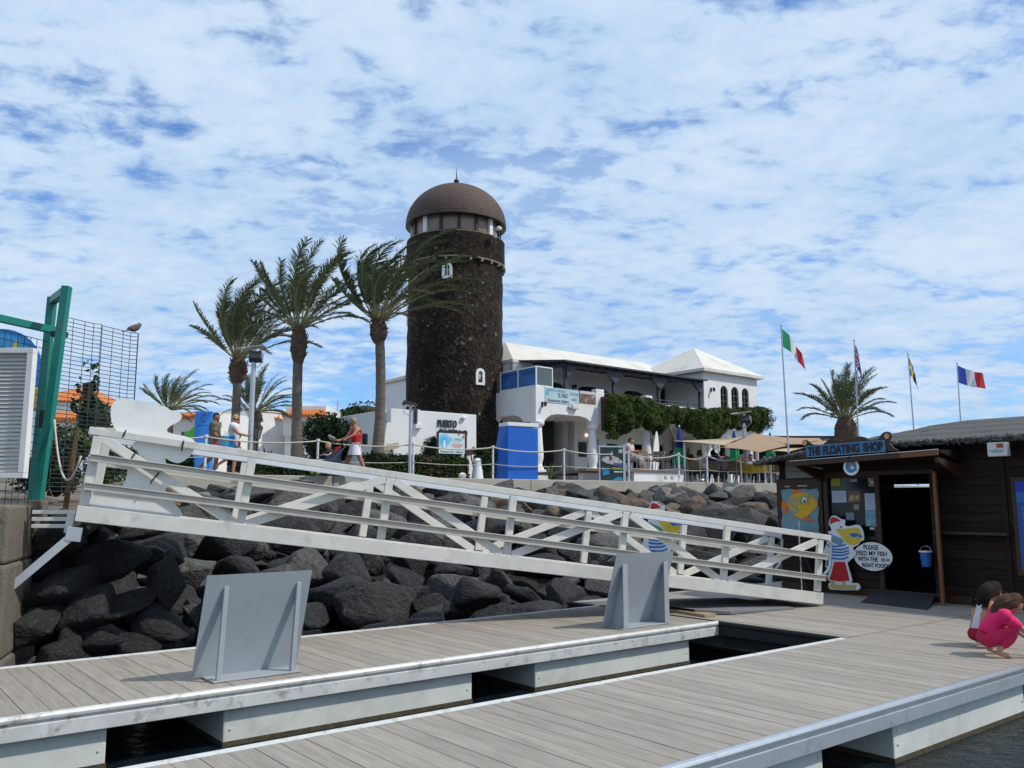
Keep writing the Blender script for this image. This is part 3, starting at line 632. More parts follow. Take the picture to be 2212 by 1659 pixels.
# canopy
b = MB(); a0 = SPL(1706, 997, -.92); a1 = SPL(2026, 971, -.92)
def canopy():
    xs = [a0.x, a0.x+1.15, a0.x+2.02, a1.x]
    for i in range(3):
        q = MB(); zA = a0.z+(a1.z-a0.z)*(xs[i]-a0.x)/(a1.x-a0.x); zB = a0.z+(a1.z-a0.z)*(xs[i+1]-a0.x)/(a1.x-a0.x)
        q.bar((xs[i]+.002, -.92, zA-.045), (xs[i+1]-.002, -.92, zB-.045), .04, .085); q.build('fascia_board', [M_WOOD2, M_WOOD2, M_WOOD3][i], shop, bevel=.003)
    q = MB(); q.bar((a0.x, -.925, a0.z+.004), (a1.x, -.925, a1.z+.004), .05, .008); q.build('drip_edge', MATS['shiny_aluminium_tube'], shop)
    q = MB(); q.add([(a0.x, -.90, a0.z-.03), (a1.x, -.90, a1.z-.03), (a1.x, -.02, 2.26), (a0.x+.05, -.02, 2.26), (a0.x, -.90, a0.z-.0), (a1.x, -.90, a1.z-.0), (a1.x, -.02, 2.45), (a0.x+.05, -.02, 2.45)], [(3, 2, 1, 0), (4, 5, 6, 7), (0, 1, 5, 4), (1, 2, 6, 5), (3, 0, 4, 7)]); q.build('canopy_soffit', M_WOOD, shop)
    for x in (a0.x+.06, a1.x-.09):
        q = MB(); q.prism([(0, .1), (-.86, .22), (-.86, .14), (-.0, -.12)], (x, 0, 2.1), (0, 1, 0), (0, 0, 1), .06); q.build('bracket', M_WOOD2, shop, bevel=.004)
canopy()
# thatched roof in four stepped courses, hipped at the left
M_THATCH = mat('grey_thatch', (.10, .097, .093), .95, var=.55, scale=22, bump=1, bscale=70, stretch=(1.6, .6, 1), dirt=(.21, .205, .20), dirt_amt=.7, dirt_scale=30, fine=1)
RX0, RX1, RY0, RY1, RZ0, RZ1 = -.05, 10.5, -.32, 5.2, 2.60, 3.12
def roof_pt(t, s):                                  # t along the eave (front then left end), s from eave up to ridge
    ym = 2.1
    if t >= 0: x, y = RX0+t, RY0; top = Vector((max(x, 2.75), ym, RZ1))
    else: x, y = RX0, RY0-t; top = Vector((2.75, ym, RZ1))
    e = Vector((x, y, RZ0-.20*max(0, (1.6-x)/1.6))); return e.lerp(top, s)
def course(k, n=4):
    s0 = k/n - .02; s1 = min(1, (k+1)/n+.05); q = MB(); T = np.concatenate([np.arange(-2.4, 0, .12), np.arange(0, RX1, .07)]); vs = []; fs = []
    for i, t in enumerate(T):
        rag = .055*noise3((t*6, k*7, 0), 1) + .05*noise3((t*23, k*3, 2), 1); lump = .035*noise3((t*2.2, k*5, 4), 1)
        for (s, dz) in ((s0+rag*.35, -.03), (s0-rag*.5+.0, .02+lump*.6), (s0+.06, .045+lump*.6), ((s0+s1)/2, .03+lump*.6), (s1, .015)):
            vs.append(roof_pt(t, max(-.12, s)) + Z*dz)
    for i in range(len(T)-1):
        for j in range(4): fs.append((i*5+j, (i+1)*5+j, (i+1)*5+j+1, i*5+j+1))
    q.add(vs, fs); q.build('thatch_course', M_THATCH, shop)
for k in range(4): course(k)
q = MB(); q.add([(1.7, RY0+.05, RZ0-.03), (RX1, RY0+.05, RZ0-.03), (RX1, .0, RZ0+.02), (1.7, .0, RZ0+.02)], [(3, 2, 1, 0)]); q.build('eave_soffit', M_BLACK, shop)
q = MB(); P = []
for i in range(2600):
    t = random.uniform(-.3, RX1-2); P.append(roof_pt(t, random.uniform(-.06, .0)) + Z*random.uniform(-.03, .03))
leaves('thatch_fringe', np.array(P), np.tile([0, -1, .3], (len(P), 1)), RNG.uniform(.03, .07, len(P)), M_THATCH, shop, aspect=.18, kind='stuff')
# ---- name board on the canopy
sgn = thing('shop_sign', 'blue and brown scroll topped sign board reading THE FLOATING SHOP', 'sign'); sgn.matrix_basis = shop.matrix_basis.copy()
ol = [(500, 462), (380, 470), (465, 400), (480, 330), (437, 290), (428, 255), (445, 228), (475, 218), (510, 235), (560, 275), (620, 297), (720, 282), (780, 225), (850, 205), (930, 222), (985, 238), (1050, 225), (1130, 200), (1215, 170), (1290, 182), (1370, 224), (1480, 205), (1520, 150), (1560, 115), (1610, 105), (1650, 125), (1664, 170), (1645, 215), (1632, 268), (1680, 320), (1755, 366), (1600, 378)]
b = MB(); b.prism([C1(x, y, -.93) for x, y in ol], (0, -.93, 0), (1, 0, 0), (0, 0, 1), .03); b.build('back_board', mat('sign_brown', (.055, .022, .014), .5, var=.2), sgn)
M_SBLUE = mat('sign_panel_blue', (.025, .17, .36), .5, var=.12, scale=6)
b = MB(); b.prism([C1(x, y, -.93) for x, y in ((492, 312), (1572, 226), (1588, 380), (510, 456))], (0, -.966, 0), (1, 0, 0), (0, 0, 1), .006); b.build('blue_panel', M_SBLUE, sgn)
M_TRIM = mat('sign_trim', (.10, .28, .36), .5, var=.1)
cs = [C1(x, y, -.93) for x, y in ((492, 312), (1572, 226), (1588, 380), (510, 456))]
b = MB()
for i in range(4):
    p, q = cs[i], cs[(i+1) % 4]; b.bar((p[0], -.974, p[1]), (q[0], -.974, q[1]), .012, .012)
b.build('panel_trim', M_TRIM, sgn)
def fit_text(parent, txt, c, ax, ay, w, h, m, ext=.004, bold=0, name='lettering'):
    me = text_mesh(txt, 1, ext, name, bold=bold); co = np.array([v.co[:] for v in me.vertices]); lo, hi = co.min(0), co.max(0)
    sx = w/(hi[0]-lo[0]); sy = h/(hi[1]-lo[1]); me.transform(Matrix.Translation((-(lo[0]+hi[0])/2, -(lo[1]+hi[1])/2, 0))); me.transform(Matrix.Diagonal((sx, sy, 1, 1)))
    ax = Vector(ax).normalized(); n = ax.cross(Vector(ay)).normalized(); ay = n.cross(ax)
    me.transform(Matrix.Translation(Vector(c)) @ Matrix((ax, ay, n)).transposed().to_4x4()); me.materials.clear(); me.materials.append(m)
    return obj_from(name, me, parent)
pa, pb, pc, pd = [Vector((p[0], -.975, p[1])) for p in cs]
ctr = (pa+pb+pc+pd)/4; M_LTR = mat('dark_letter', (.035, .016, .016), .6, var=.1)
for wd, f0, f1 in (('THE', .02, .185), ('FLOATING', .22, .69), ('SHOP', .735, .975)):
    p = pa.lerp(pb, (f0+f1)/2).lerp(pd.lerp(pc, (f0+f1)/2), .52)
    fit_text(sgn, wd, p, pb-pa, pa-pd, (f1-f0)*(pb-pa).length, (pa-pd).length*.84, M_LTR, .006, .045)
for x, y in ((470, 264), (1603, 170)):
    l = C1(x, y, -.93); b = MB(); b.prism([(l[0]+.042*math.cos(t*.393), l[1]+.045*math.sin(t*.393)) for t in range(16)], (0, -.966, 0), (1, 0, 0), (0, 0, 1), .006); b.build('scroll_disc', pmat('scroll_orange', (.62, .33, .13)), sgn)
b = MB()
for x in (540, 1070, 1600): l = C1(x, 452-(x-540)*.08, -.93); b.box((l[0], -.96, l[1]-.01), (.03, .03, .07))
b.build('mount', M_BLACK, sgn)
# ---- round emblem under the canopy
l = C1(1088, 585, -.88); em = thing('round_emblem', 'round blue and white badge hanging under the shop canopy', 'badge'); em.matrix_basis = shop.matrix_basis @ Matrix.Translation((l[0], -.86, l[1]-.01))
def disc(par, r, y, m, name, cx=0, cz=0, n=28, sx=1): b = MB(); b.prism([(cx+sx*r*math.cos(i*6.2832/n), cz+r*math.sin(i*6.2832/n)) for i in range(n)], (0, y, 0), (1, 0, 0), (0, 0, 1), .006); return b.build(name, m, par)
M_WHITE = pmat('white_paint', (.75, .75, .74)); M_RED = pmat('red_paint', (.50, .015, .02)); M_BLUE = pmat('blue_paint', (.02, .14, .50)); M_YEL = pmat('yellow_paint', (.72, .45, .03))
disc(em, .142, 0, M_WHITE, 'rim'); disc(em, .098, -.009, mat('emblem_blue', (.06, .20, .42), .5, var=.5, scale=14), 'field'); disc(em, .034, -.018, pmat('emblem_ochre', (.34, .27, .12)), 'fish', .01, .045, 12, 1.3); disc(em, .024, -.018, M_WHITE, 'fish', .03, -.015, 10, 1.2); disc(em, .012, -.018, M_RED, 'dot', .095, -.055, 8)
# ---- papers behind the window
def sheet(name, label, cat, x0, y0, x1, y1, m, dy=.014, t=.004, par=None):
    p = C1(x0, y0, dy); q = C1(x1, y1, dy); o = thing(name, label, cat); o.matrix_basis = shop.matrix_basis @ Matrix.Translation(((p[0]+q[0])/2, dy, (p[1]+q[1])/2))
    b = MB(); b.box((0, 0, 0), (abs(q[0]-p[0]), t, abs(p[1]-q[1]))); b.build('sheet', m, o); return o, abs(q[0]-p[0]), abs(p[1]-q[1])
M_PAPER = mat('white_paper', (.50, .56, .68), .7, var=.04); M_INK = pmat('grey_ink', (.25, .28, .35))
def lines(o, w, h, n, z0, z1, m=M_INK, x0=-.42, x1=.42):
    b = MB()
    for i in range(n): b.box(((x0+x1)/2*w, -.0035, h*(z0+(z1-z0)*i/max(1, n-1))), (w*(x1-x0)*(.75+.25*((i*7) % 4)/3), .002, h*.022))
    b.build('print', m, o)
sheet('yellow_notice', 'small yellow notice at the top left of the shop window', 'notice', 820, 758, 948, 852, mat('yellow_paper', (.36, .34, .03), .7, var=.2, scale=20))
o, w, h = sheet('white_notice', 'white printed notice left of the food photo in the shop window', 'notice', 828, 925, 1034, 1085, M_PAPER); lines(o, w, h, 7, .3, -.35)
o, w, h = sheet('photo_poster', 'small photo poster of yellow food beside the white notice', 'poster', 1040, 925, 1232, 1088, mat('photo_brown', (.19, .11, .09), .6, var=.5, scale=16))
b = MB(); b.prism([(-.42*w, -.3*h), (-.1*w, -.35*h), (.05*w, .1*h), (-.2*w, .2*h)], (0, -.004, 0), (1, 0, 0), (0, 0, 1), .002); b.prism([(.12*w, -.3*h), (.4*w, -.15*h), (.3*w, .2*h), (.1*w, .05*h)], (0, -.004, 0), (1, 0, 0), (0, 0, 1), .002); b.build('print', pmat('food_yellow', (.46, .36, .16)), o)
o, w, h = sheet('tall_notice', 'tall pale notice above a sea picture at the right of the window', 'notice', 1280, 960, 1436, 1192, M_PAPER); lines(o, w, h, 11, .42, -.42)
o, w, h = sheet('sea_picture', 'pale sea picture stuck below the tall notice', 'poster', 1287, 1196, 1446, 1415, mat('sea_print', (.19, .34, .42), .6, var=.5, scale=7))
sheet('price_card', 'tiny white card below the sea picture', 'card', 1352, 1430, 1418, 1462, M_PAPER)
o, w, h = sheet('no_dogs_sign', 'square red sign with a white dog at the top of the window', 'sign', 1334, 752, 1432, 858, M_WHITE)
b = MB(); b.box((0, -.005, 0), (w*.86, .004, h*.86)); b.build('field', pmat('dark_red', (.16, .01, .02)), o)
b = MB(); b.prism([(-.34*w, .30*h), (-.2*w, .36*h), (.0, .05*h), (.25*w, .2*h), (.3*w, .05*h), (.16*w, -.08*h), (.36*w, -.3*h), (.25*w, -.34*h), (0, -.1*h), (-.1*w, -.3*h), (-.2*w, -.28*h), (-.12*w, 0)], (0, -.010, 0), (1, 0, 0), (0, 0, 1), .003); b.build('dog', M_WHITE, o)
for (x0, y0, x1, y1, c, nm, lb) in ((1130, 1110, 1210, 1185, (.28, .26, .17), 'leaflet', 'small cream leaflet in the middle of the shop window'), (1020, 1225, 1140, 1330, (.22, .25, .28), 'magazine', 'grey magazine standing low in the shop window'), (1075, 760, 1180, 800, (.3, .3, .3), 'sticker', 'white torn sticker at the top of the shop window')):
    sheet(nm, lb, nm, x0, y0, x1, y1, mat(nm+'_print', c, .7, var=.35, scale=18))
# ---- fish sign
fb = thing('fish_sign', 'wavy edged sign with a yellow fish and the word SHOP in a brown frame', 'sign'); fb.matrix_basis = shop.matrix_basis.copy()
f0 = C1(75, 770); f1 = C1(690, 1500)
b = MB(); x0, x1, z1_, z0_ = f0[0], f1[0]+.06, f0[1], 1.04
b.box(((x0+x1)/2, -.02, (z0_+z1_)/2), (x1-x0, .05, z1_-z0_)); b.build('back_board', mat('fish_board_brown', (.05, .022, .015), .55, var=.2, stretch=(1, 4, 8)), fb, bevel=.008)
b = MB()
for xa, xb, z_ in ((200, 280, 866), (375, 510, 857)):
    p = C1(xa, z_); q = C1(xb, z_); b.box(((p[0]+q[0])/2, -.05, p[1]), (q[0]-p[0], .02, .025))
b.build('hinge', pmat('brass', (.45, .36, .2)), fb)
wv = [(150, 915)] + [(150+i*51, 905+8*math.sin(i*1.9)) for i in range(1, 10)] + [(658, 895)] + [(665+9*math.sin(i*1.7), 900+i*65) for i in range(1, 10)] + [(695, 1505)] + [(695-i*52, 1502+7*math.sin(i*1.7)) for i in range(1, 10)] + [(172, 1518)] + [(163+9*math.sin(i*1.8), 1518-i*60) for i in range(1, 10)]
Y0 = -.05
def flat(par, pts, y, m, name, cf=C1, t=.006, sm=0):
    P = [cf(x, yy) for x, yy in pts]; P = smooth_poly(P, sm) if sm else P
    b = MB(); b.prism(P, (0, y, 0), (1, 0, 0), (0, 0, 1), t); return b.build(name, m, par)
flat(fb, wv, Y0, mat('fish_panel_grey', (.18, .30, .33), .55, var=.08), 'panel', t=.01)
flat(fb, [(250, 1130), (255, 1060), (300, 985), (380, 945), (480, 950), (570, 990), (640, 1060), (658, 1105), (640, 1150), (560, 1240), (470, 1310), (380, 1290), (300, 1230)], Y0-.014, mat('fish_yellow', (.72, .40, .02), .5, var=.12, scale=5), 'fish_body', sm=3)
flat(fb, [(175, 1035), (215, 1090), (245, 1115), (235, 1180), (215, 1255), (190, 1250), (178, 1180), (160, 1110)], Y0-.014, pmat('fish_orange', (.75, .17, .02)), 'tail_fin')
flat(fb, [(312, 915), (420, 912), (450, 945), (380, 955), (315, 985)], Y0-.018, MATS['fish_orange'], 'top_fin')
flat(fb, [(450, 1300), (540, 1265), (520, 1310), (620, 1325), (600, 1345), (470, 1330)], Y0-.02, MATS['fish_orange'], 'bottom_fin')
c = C1(483, 1055); b = MB(); b.prism([(c[0]+.045*math.cos(i*.524), c[1]+.06*math.sin(i*.524)) for i in range(12)], (0, Y0-.03, 0), (1, 0, 0), (0, 0, 1), .004); b.build('eye', M_WHITE, fb)
b = MB(); b.prism([(c[0]+.004+.022*math.cos(i*.524), c[1]-.02+.028*math.sin(i*.524)) for i in range(12)], (0, Y0-.036, 0), (1, 0, 0), (0, 0, 1), .003); b.build('pupil', M_BLACK, fb)
M_SLET = mat('shop_letter', (.30, .36, .20), .6, var=.1)
p = C1(330, 1130); fit_text(fb, 'S', (p[0], Y0-.022, p[1]), (1, 0, .12), (0, 0, 1), .19, .30, M_SLET, .005, .02)
p = C1(480, 1052); fit_text(fb, 'HOP', (p[0]-.02, Y0-.024, p[1]+.0), (1, 0, .10), (0, 0, 1), .30, .16, M_SLET, .004, .02)
# ---- pelican boards (plain generic bird) and speech bubble
def pelican(label, scarf, M):
    r = thing('pelican_board', label, 'cutout board', group='painted pelican cut outs'); r.matrix_basis = M
    o0 = Vector((*C2(990, 1190), 0))
    cf = lambda x, y: (C2(x, y, -.15)[0]-PX0, C2(x, y, -.15)[1]-PZ0)
    F = lambda pts, y, m, nm, sm=0: flat(r, pts, y, m, nm, cf, .004, sm)
    flat(r, [(800, 230), (820, 180), (850, 160), (900, 170), (960, 210), (1000, 215), (1020, 240), (1010, 290), (1060, 310), (1150, 290), (1215, 295), (1250, 340), (1275, 420), (1275, 500), (1240, 510), (1200, 560), (1150, 590), (1120, 610), (1170, 690), (1130, 740), (1060, 800), (1050, 830), (1080, 930), (1115, 1060), (1100, 1090), (1190, 1095), (1215, 1120), (1200, 1190), (850, 1185), (800, 1160), (785, 1110), (820, 1075), (775, 1045), (790, 950), (775, 880), (740, 870), (755, 790), (715, 720), (720, 660), (750, 570), (780, 500), (790, 420), (785, 380), (830, 370), (810, 310), (790, 280)], 0, M_WHITE, 'board', cf, .014, 2)
    F([(805, 290), (820, 200), (850, 178), (905, 195), (965, 240), (890, 245), (840, 265)], -.018, M_RED, 'cap')
    F([(890, 340), (1000, 345), (1150, 325), (1210, 340), (1235, 400), (1240, 480), (1200, 540), (1130, 570), (1060, 545), (1000, 490), (930, 400)], -.018, mat('beak_yellow', (.68, .47, .05), .5, var=.1), 'beak', 2)
    F([(1080, 405), (1190, 405), (1212, 425), (1250, 430), (1260, 465), (1215, 455), (1190, 440), (1150, 465), (1110, 450)], -.024, M_BLUE, 'small_fish')
    F([(800, 400), (850, 430), (930, 460), (970, 480), (1000, 510), (960, 570), (920, 560), (830, 520), (780, 480)], -.018, scarf, 'scarf')
    for (xa, ya, xb, yb, xc, yc) in ((760, 545, 800, 565, 1030, 550), (800, 600, 900, 610, 1068, 590), (800, 640, 900, 650, 1072, 632), (805, 690, 900, 690, 1075, 670), (812, 735, 920, 740, 1065, 722)):
        F([(xa, ya), (xb, yb+8), ((xb+xc)/2, yb+8), (xc, yc), (xc, yc+20), ((xb+xc)/2, yb+30), (xb, yb+30), (xa+4, ya+24)], -.018, M_BLUE, 'stripe')
    F([(870, 800), (1015, 800), (1050, 920), (1080, 1060), (940, 1070), (795, 1045), (830, 960)], -.018, M_RED, 'shorts')
    F([(830, 1060), (880, 1068), (880, 1115), (970, 1115), (980, 1075), (1030, 1070), (1020, 1115), (1180, 1120), (1150, 1185), (870, 1175), (810, 1140)], -.018, pmat('foot_tan', (.52, .40, .17)), 'feet')
    F([(770, 770), (812, 790), (800, 850), (760, 862)], -.018, M_BLUE, 'hand')
    F([(955, 305), (972, 305), (972, 328), (955, 328)], -.022, M_BLACK, 'eye')
    b = MB(); b.bar((0, .02, .0), (0, .30, .0), .05, .03); b.bar((0, .03, .75), (0, .30, .0), .04, .03); b.build('prop', M_WOOD2, r)
    return r
PX0, PZ0 = C2(985, 1190, -.15)
pelican('painted pelican cut out with pale blue scarf standing by the shop door', mat('scarf_grey_blue', (.16, .30, .38), .6), shop.matrix_basis @ Matrix.Translation((PX0, -.15, PZ0)))
p2 = PZ(1428, 1268, 0); pelican('painted pelican cut out with green scarf standing behind the gangway', pmat('scarf_green', (.10, .28, .12)), Matrix.LocRotScale(Vector((p2.x, p2.y, .0)), Euler((0, 0, SR+.75)), Vector((1.0, 1, 1.26))))
p3 = SPL(1733, 1264, -.35); pelican('painted pelican cut out turned edge on beside the shop wall', MATS['scarf_grey_blue'], shop.matrix_basis @ Matrix.Translation((p3.x, -.35, .0)) @ Matrix.Rotation(R(-58), 4, 'Z') @ Matrix.Diagonal((1, 1, .98, 1)))
bb = thing('speech_bubble_sign', 'white oval sign with the words PLEASE FEED MY FISH beside the pelican', 'sign'); bc = C2(1397, 726, -.12); bb.matrix_basis = shop.matrix_basis @ Matrix.Translation((bc[0], -.12, bc[1]))
b = MB(); b.prism(smooth_poly([(.335*math.cos(t*.524)*(1+.05*math.cos(t*1.05)), .245*math.sin(t*.524)) for t in range(12)], 4), (0, 0, 0), (1, 0, 0), (0, 0, 1), .014); b.build('oval', M_WHITE, bb)
M_TXT = pmat('black_text', (.015, .015, .02))
for tx, cx, cz, w, h in (('PLEASE', -.02, .155, .27, .082), ('FEED MY FISH', -.015, .052, .55, .078), ('WITH THE', -.09, -.048, .37, .075), ('RIGHT FOOD!!!', .055, -.15, .50, .072)):
    fit_text(bb, tx, (cx, -.018, cz), (1, 0, 0), (0, 0, 1), w, h, M_TXT, .003, .012)
b = MB(); b.box((.19, -.017, -.048), (.075, .003, .06)); b.box((.275, -.017, -.048), (.06, .003, .05)); b.build('smudge', mat('smudge_grey', (.28, .27, .27), .8, var=.4, scale=40), bb)
# ---- bucket, ramp, white box sign, blue poster
l = SPL(2000, 1240, -.20); bk = thing('bucket', 'blue plastic bucket with a white rim hanging by the shop door', 'bucket'); bk.matrix_basis = shop.matrix_basis @ Matrix.Translation((l.x+.02, -.2, l.z+.12))
b = MB(); b.lathe([(.0, 0), (.07, 0), (.095, .24), (.09, .24), (.066, .012), (0, .012)], (0, 0, 0), 20, cap=False); b.build('body', pmat('bucket_blue', (.015, .12, .42)), bk, smooth=40)
b = MB(); b.lathe([(.096, .23), (.104, .235), (.104, .258), (.09, .258)], (0, 0, 0), 20, cap=False); b.build('rim', M_WHITE, bk, smooth=40)
b = MB(); b.tube([(-.095*math.cos(t*.314), .01, .24+.09*math.sin(t*.314)) for t in range(11)], .004, 5); b.build('handle', M_STEEL, bk)
b = MB(); b.bar((0, .02, .33), (0, .22, .33), .012, .012); b.build('hook', M_STEEL, bk)
rp = MB(); q = [loc_in(shop, PZ(*p, .0)) for p in ((1858, 1302), (2020, 1315))]
rp.add([(q[0].x, q[0].y, .004), (q[1].x+.02, q[0].y-.15, .004), (3.0, -.06, .11), (2.0, -.06, .11), (q[0].x, q[0].y, -.0), (q[1].x+.02, q[0].y-.15, -.0), (3.0, -.06, .0), (2.0, -.06, .0)], [(0, 1, 2, 3), (0, 4, 5, 1), (1, 5, 6, 2), (0, 3, 7, 4)])
r_ = rp.build('door_ramp', mat('black_rubber_mat', (.035, .034, .036), .85, var=.2, scale=30, bump=.4, bscale=120)); r_.matrix_basis = shop.matrix_basis.copy(); tag(r_, 'dark rubber covered ramp in front of the shop door', 'ramp')
a = SPL(2135, 957, -.45); c = SPL(2180, 985, -.45); ws = thing('white_box_sign', 'small white box sign with a red square on the dark shop wall', 'sign'); ws.matrix_basis = shop.matrix_basis @ Matrix.Translation(((a.x+c.x)/2, -.45, (a.z+c.z)/2)); w, h = c.x-a.x, a.z-c.z
b = MB(); b.bar((0, .05, .0), (0, .45, .0), .03, .03); b.build('arm', M_BLACK, ws); b = MB(); b.box((0, 0, 0), (w, .12, h)); b.build('box', mat('cream_plastic', (.62, .58, .54), .5, var=.05), ws, bevel=.008)
b = MB(); b.box((.16*w, -.063, .26*h), (.34*w, .004, .3*h)); b.build('red_square', pmat('rust_red', (.36, .07, .03)), ws)
b = MB(); b.box((-.03*w, -.063, -.08*h), (.7*w, .003, .07*h)); b.box((-.0*w, -.063, -.2*h), (.5*w, .003, .05*h)); b.box((-.02*w, -.063, .04*h), (.06*w, .003, .07*h)); b.build('print', pmat('blue_ink', (.15, .25, .4)), ws)
bp_ = thing('blue_poster', 'tall blue poster with pictures in a brown frame at the right edge', 'poster'); a = SPL(2194, 1040, -.03); bp_.matrix_basis = shop.matrix_basis @ Matrix.Translation((a.x, -.03, a.z))
b = MB(); b.box((.45, 0, -.68), (1.04, .04, 1.50)); b.build('frame', M_WOOD2, bp_, bevel=.006)
for i, (z0_, z1_, cc) in enumerate(((0, -.16, (.015, .04, .42)), (-.16, -.32, (.02, .14, .42)), (-.32, -1.36, (.02, .08, .30)))):
    b = MB(); b.box((.45, -.024, (z0_+z1_)/2), (.9, .006, z0_-z1_-.002)); b.build('band', pmat('poster_blue_%d' % i, cc), bp_)
for i in range(3):
    b = MB(); b.box((.24, -.030, -.48-.24*i), (.34, .006, .19)); b.build('picture', mat('poster_photo', (.06, .16, .28), .5, var=.7, scale=12), bp_)
# ---- things inside: ceiling lamps, clothes rail
for i, (x, y, nm) in enumerate(((1565, 640, 'left'), (1805, 630, 'middle'), (1945, 622, 'right'))):
    l = SPL(1667.5+.15625*x, 915.8+.15625*y, .5+.5*i); o = MB(); o.lathe([(0, 0), (.07, .02), (.10, .06), (.0, .08)], (0, 0, 0), 14, cap=False); o = o.build('ceiling_lamp', pmat('lamp_white', (.6, .58, .52)), smooth=True); o.matrix_basis = shop.matrix_basis @ Matrix.Translation(l)
    tag(o, 'white bowl ceiling lamp inside the shop door, %s of the three' % nm, 'lamp', 'ceiling lamps inside the shop')
rl = thing('clothes_rail', 'rail of pale hanging clothes deep inside the shop doorway', 'clothes rail'); rl.matrix_basis = shop.matrix_basis @ Matrix.Translation((0, 2.3, 0))
b = MB(); b.tube([(2.0, 0, 2.02), (3.25, 0, 2.02)], .012, 6); b.build('rail', M_STEEL, rl)
for i in range(9):
    x = 2.25+i*.105; L2 = (.28, .32, .5, .42, .2, .62, .55, .3, .3)[i]; b = MB(); b.prism([(-.045, 0), (.0, .06), (.045, 0), (.05, -L2), (-.05, -L2)], (x, 0, 1.93), (1, 0, .0), (0, 0, 1), .03); b.build('garment', mat('pale_cloth_%d' % (i % 3), ((.5, .5, .5), (.3, .32, .36), (.12, .12, .13))[i % 3], .9), rl)
# ================================================================== restaurant
M_PLAS = mat('white_plaster', (.74, .735, .725), .8, var=.05, scale=1.5, dirt=(.50, .47, .42), dirt_amt=.45, dirt_scale=.8, bump=.12, bscale=8)
M_ROOFW = mat('white_washed_roof', (.63, .60, .54), .8, var=.08, scale=1.2, dirt=(.42, .34, .23), dirt_amt=.6, dirt_scale=.9, bump=.25, bscale=5)
M_TIMB = mat('dark_grey_timber', (.045, .052, .060), .55, var=.2, scale=5)
M_GLASSD = mat('dark_window_glass', (.02, .023, .027), .08, var=.2, scale=1, spec=.6)
M_FRAME = mat('brown_window_frame', (.10, .075, .06), .5)
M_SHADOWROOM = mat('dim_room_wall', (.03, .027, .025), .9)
M_FLOORT = mat('terracotta_floor', (.22, .13, .09), .8, var=.2, scale=6)
rest = thing('restaurant', 'white two storey harbour restaurant with a veranda and an arched balcony', 'restaurant', uv(21.38, 25.16, PZL), ROT_U)
X3, Y3 = (1, 0, 0), (0, 1, 0)
RB = (U, V)
def RP(x, y, dy=0): return loc_in(rest, PN(x, y, V, 25.16+dy))
def D1(x, y, dy=0): l = RP(1071.4+.26561*x, 725.8+.26561*y, dy); return Vector((l.x, dy, l.z))
def zz(z): return z-PZL                             # world height -> restaurant frame
def plate(name, outer, holes, y, t, m=M_PLAS, par=None): return holed(name, outer, holes, t, (0, y, 0), (1, 0, 0), (0, 0, 1), m, par or rest)
# ---- balcony front with arches
zb, zt = zz(4.78), zz(6.12)
out = [(0, zt+.02), (0, zb), (.42, zb), (.55, zz(4.92)), (.78, zz(5.06)), (1.1, zz(5.12)), (2.35, zz(5.12)), (2.72, zz(5.06)), (2.95, zz(4.92)), (3.0, zz(4.72)), (3.35, zz(4.72)), (3.5, zz(4.95)), (4.0, zz(5.12)), (5.6, zz(5.12)), (6.0, zz(4.95)), (6.2, zz(4.72)), (6.7, zz(4.72)), (7, zz(5.0)), (7.5, zz(5.12)), (9.4, zz(5.12)), (10, zz(4.9)), (10.35, zz(4.72)), (14.5, zz(4.72)), (14.5, zz(5.5)), (10.3, zz(5.5)), (10.3, zz(5.95)), (3.75, zz(5.95)), (3.75, zz(6.32)), (3.3, zz(6.32)), (3.3, zt), (.42, zt), (.42, zt+.10)]
plate('balcony_front', out, [], .0, -.28)
out2 = [(.29, zt+.02), (.29, zb), (.75, zz(4.80)), (1.0, zz(5.02)), (1.4, zz(5.12)), (2.4, zz(5.12)), (2.7, zz(4.9)), (2.75, zb), (3.2, zb), (3.2, zt-.02)]
holed('balcony_side', out2, [], -.28, (.28, 0, 0), (0, 1, 0), (0, 0, 1), M_PLAS, rest)
b = MB(); b.box((7.35, 3.2, zz(5.19)), (14.1, 5.75, .14)); b.build('balcony_floor', M_PLAS, rest)
for x in (1.05, 1.85): 
    b = MB(); b.tube([(x-.06, .9, zz(5.05)), (x+.06, .8, zz(5.02))], .05, 8); b.build('spot_lamp', M_STEEL, rest)
# ---- columns
def column(x, y, r, name='column'):
    b = MB(); z0, z1 = zz(2.35), zb
    b.lathe([(r*1.3, z0+.55), (r*1.35, z0+.62), (r*1.05, z0+.68), (r*1.0, z0+.8), (r*1.28, z0+1.0), (r*1.3, z0+1.15), (r*1.12, z0+1.6), (r*.95, z1-.28), (r*.92, z1-.2), (r*1.3, z1-.16), (r*1.5, z1-.09), (r*1.45, z1)], (x, y, 0), 18)
    c = b.build(name, M_PLAS, rest, smooth=50)
    b = MB(); b.box((x, y, z0+.275), (r*3.4, r*3.4, .55)); b.build('pedestal', M_PLAS, c, bevel=.02)
column(.22, .18, .19); column(3.18, .16, .17); column(6.45, .16, .18); column(10.45, .2, .2)
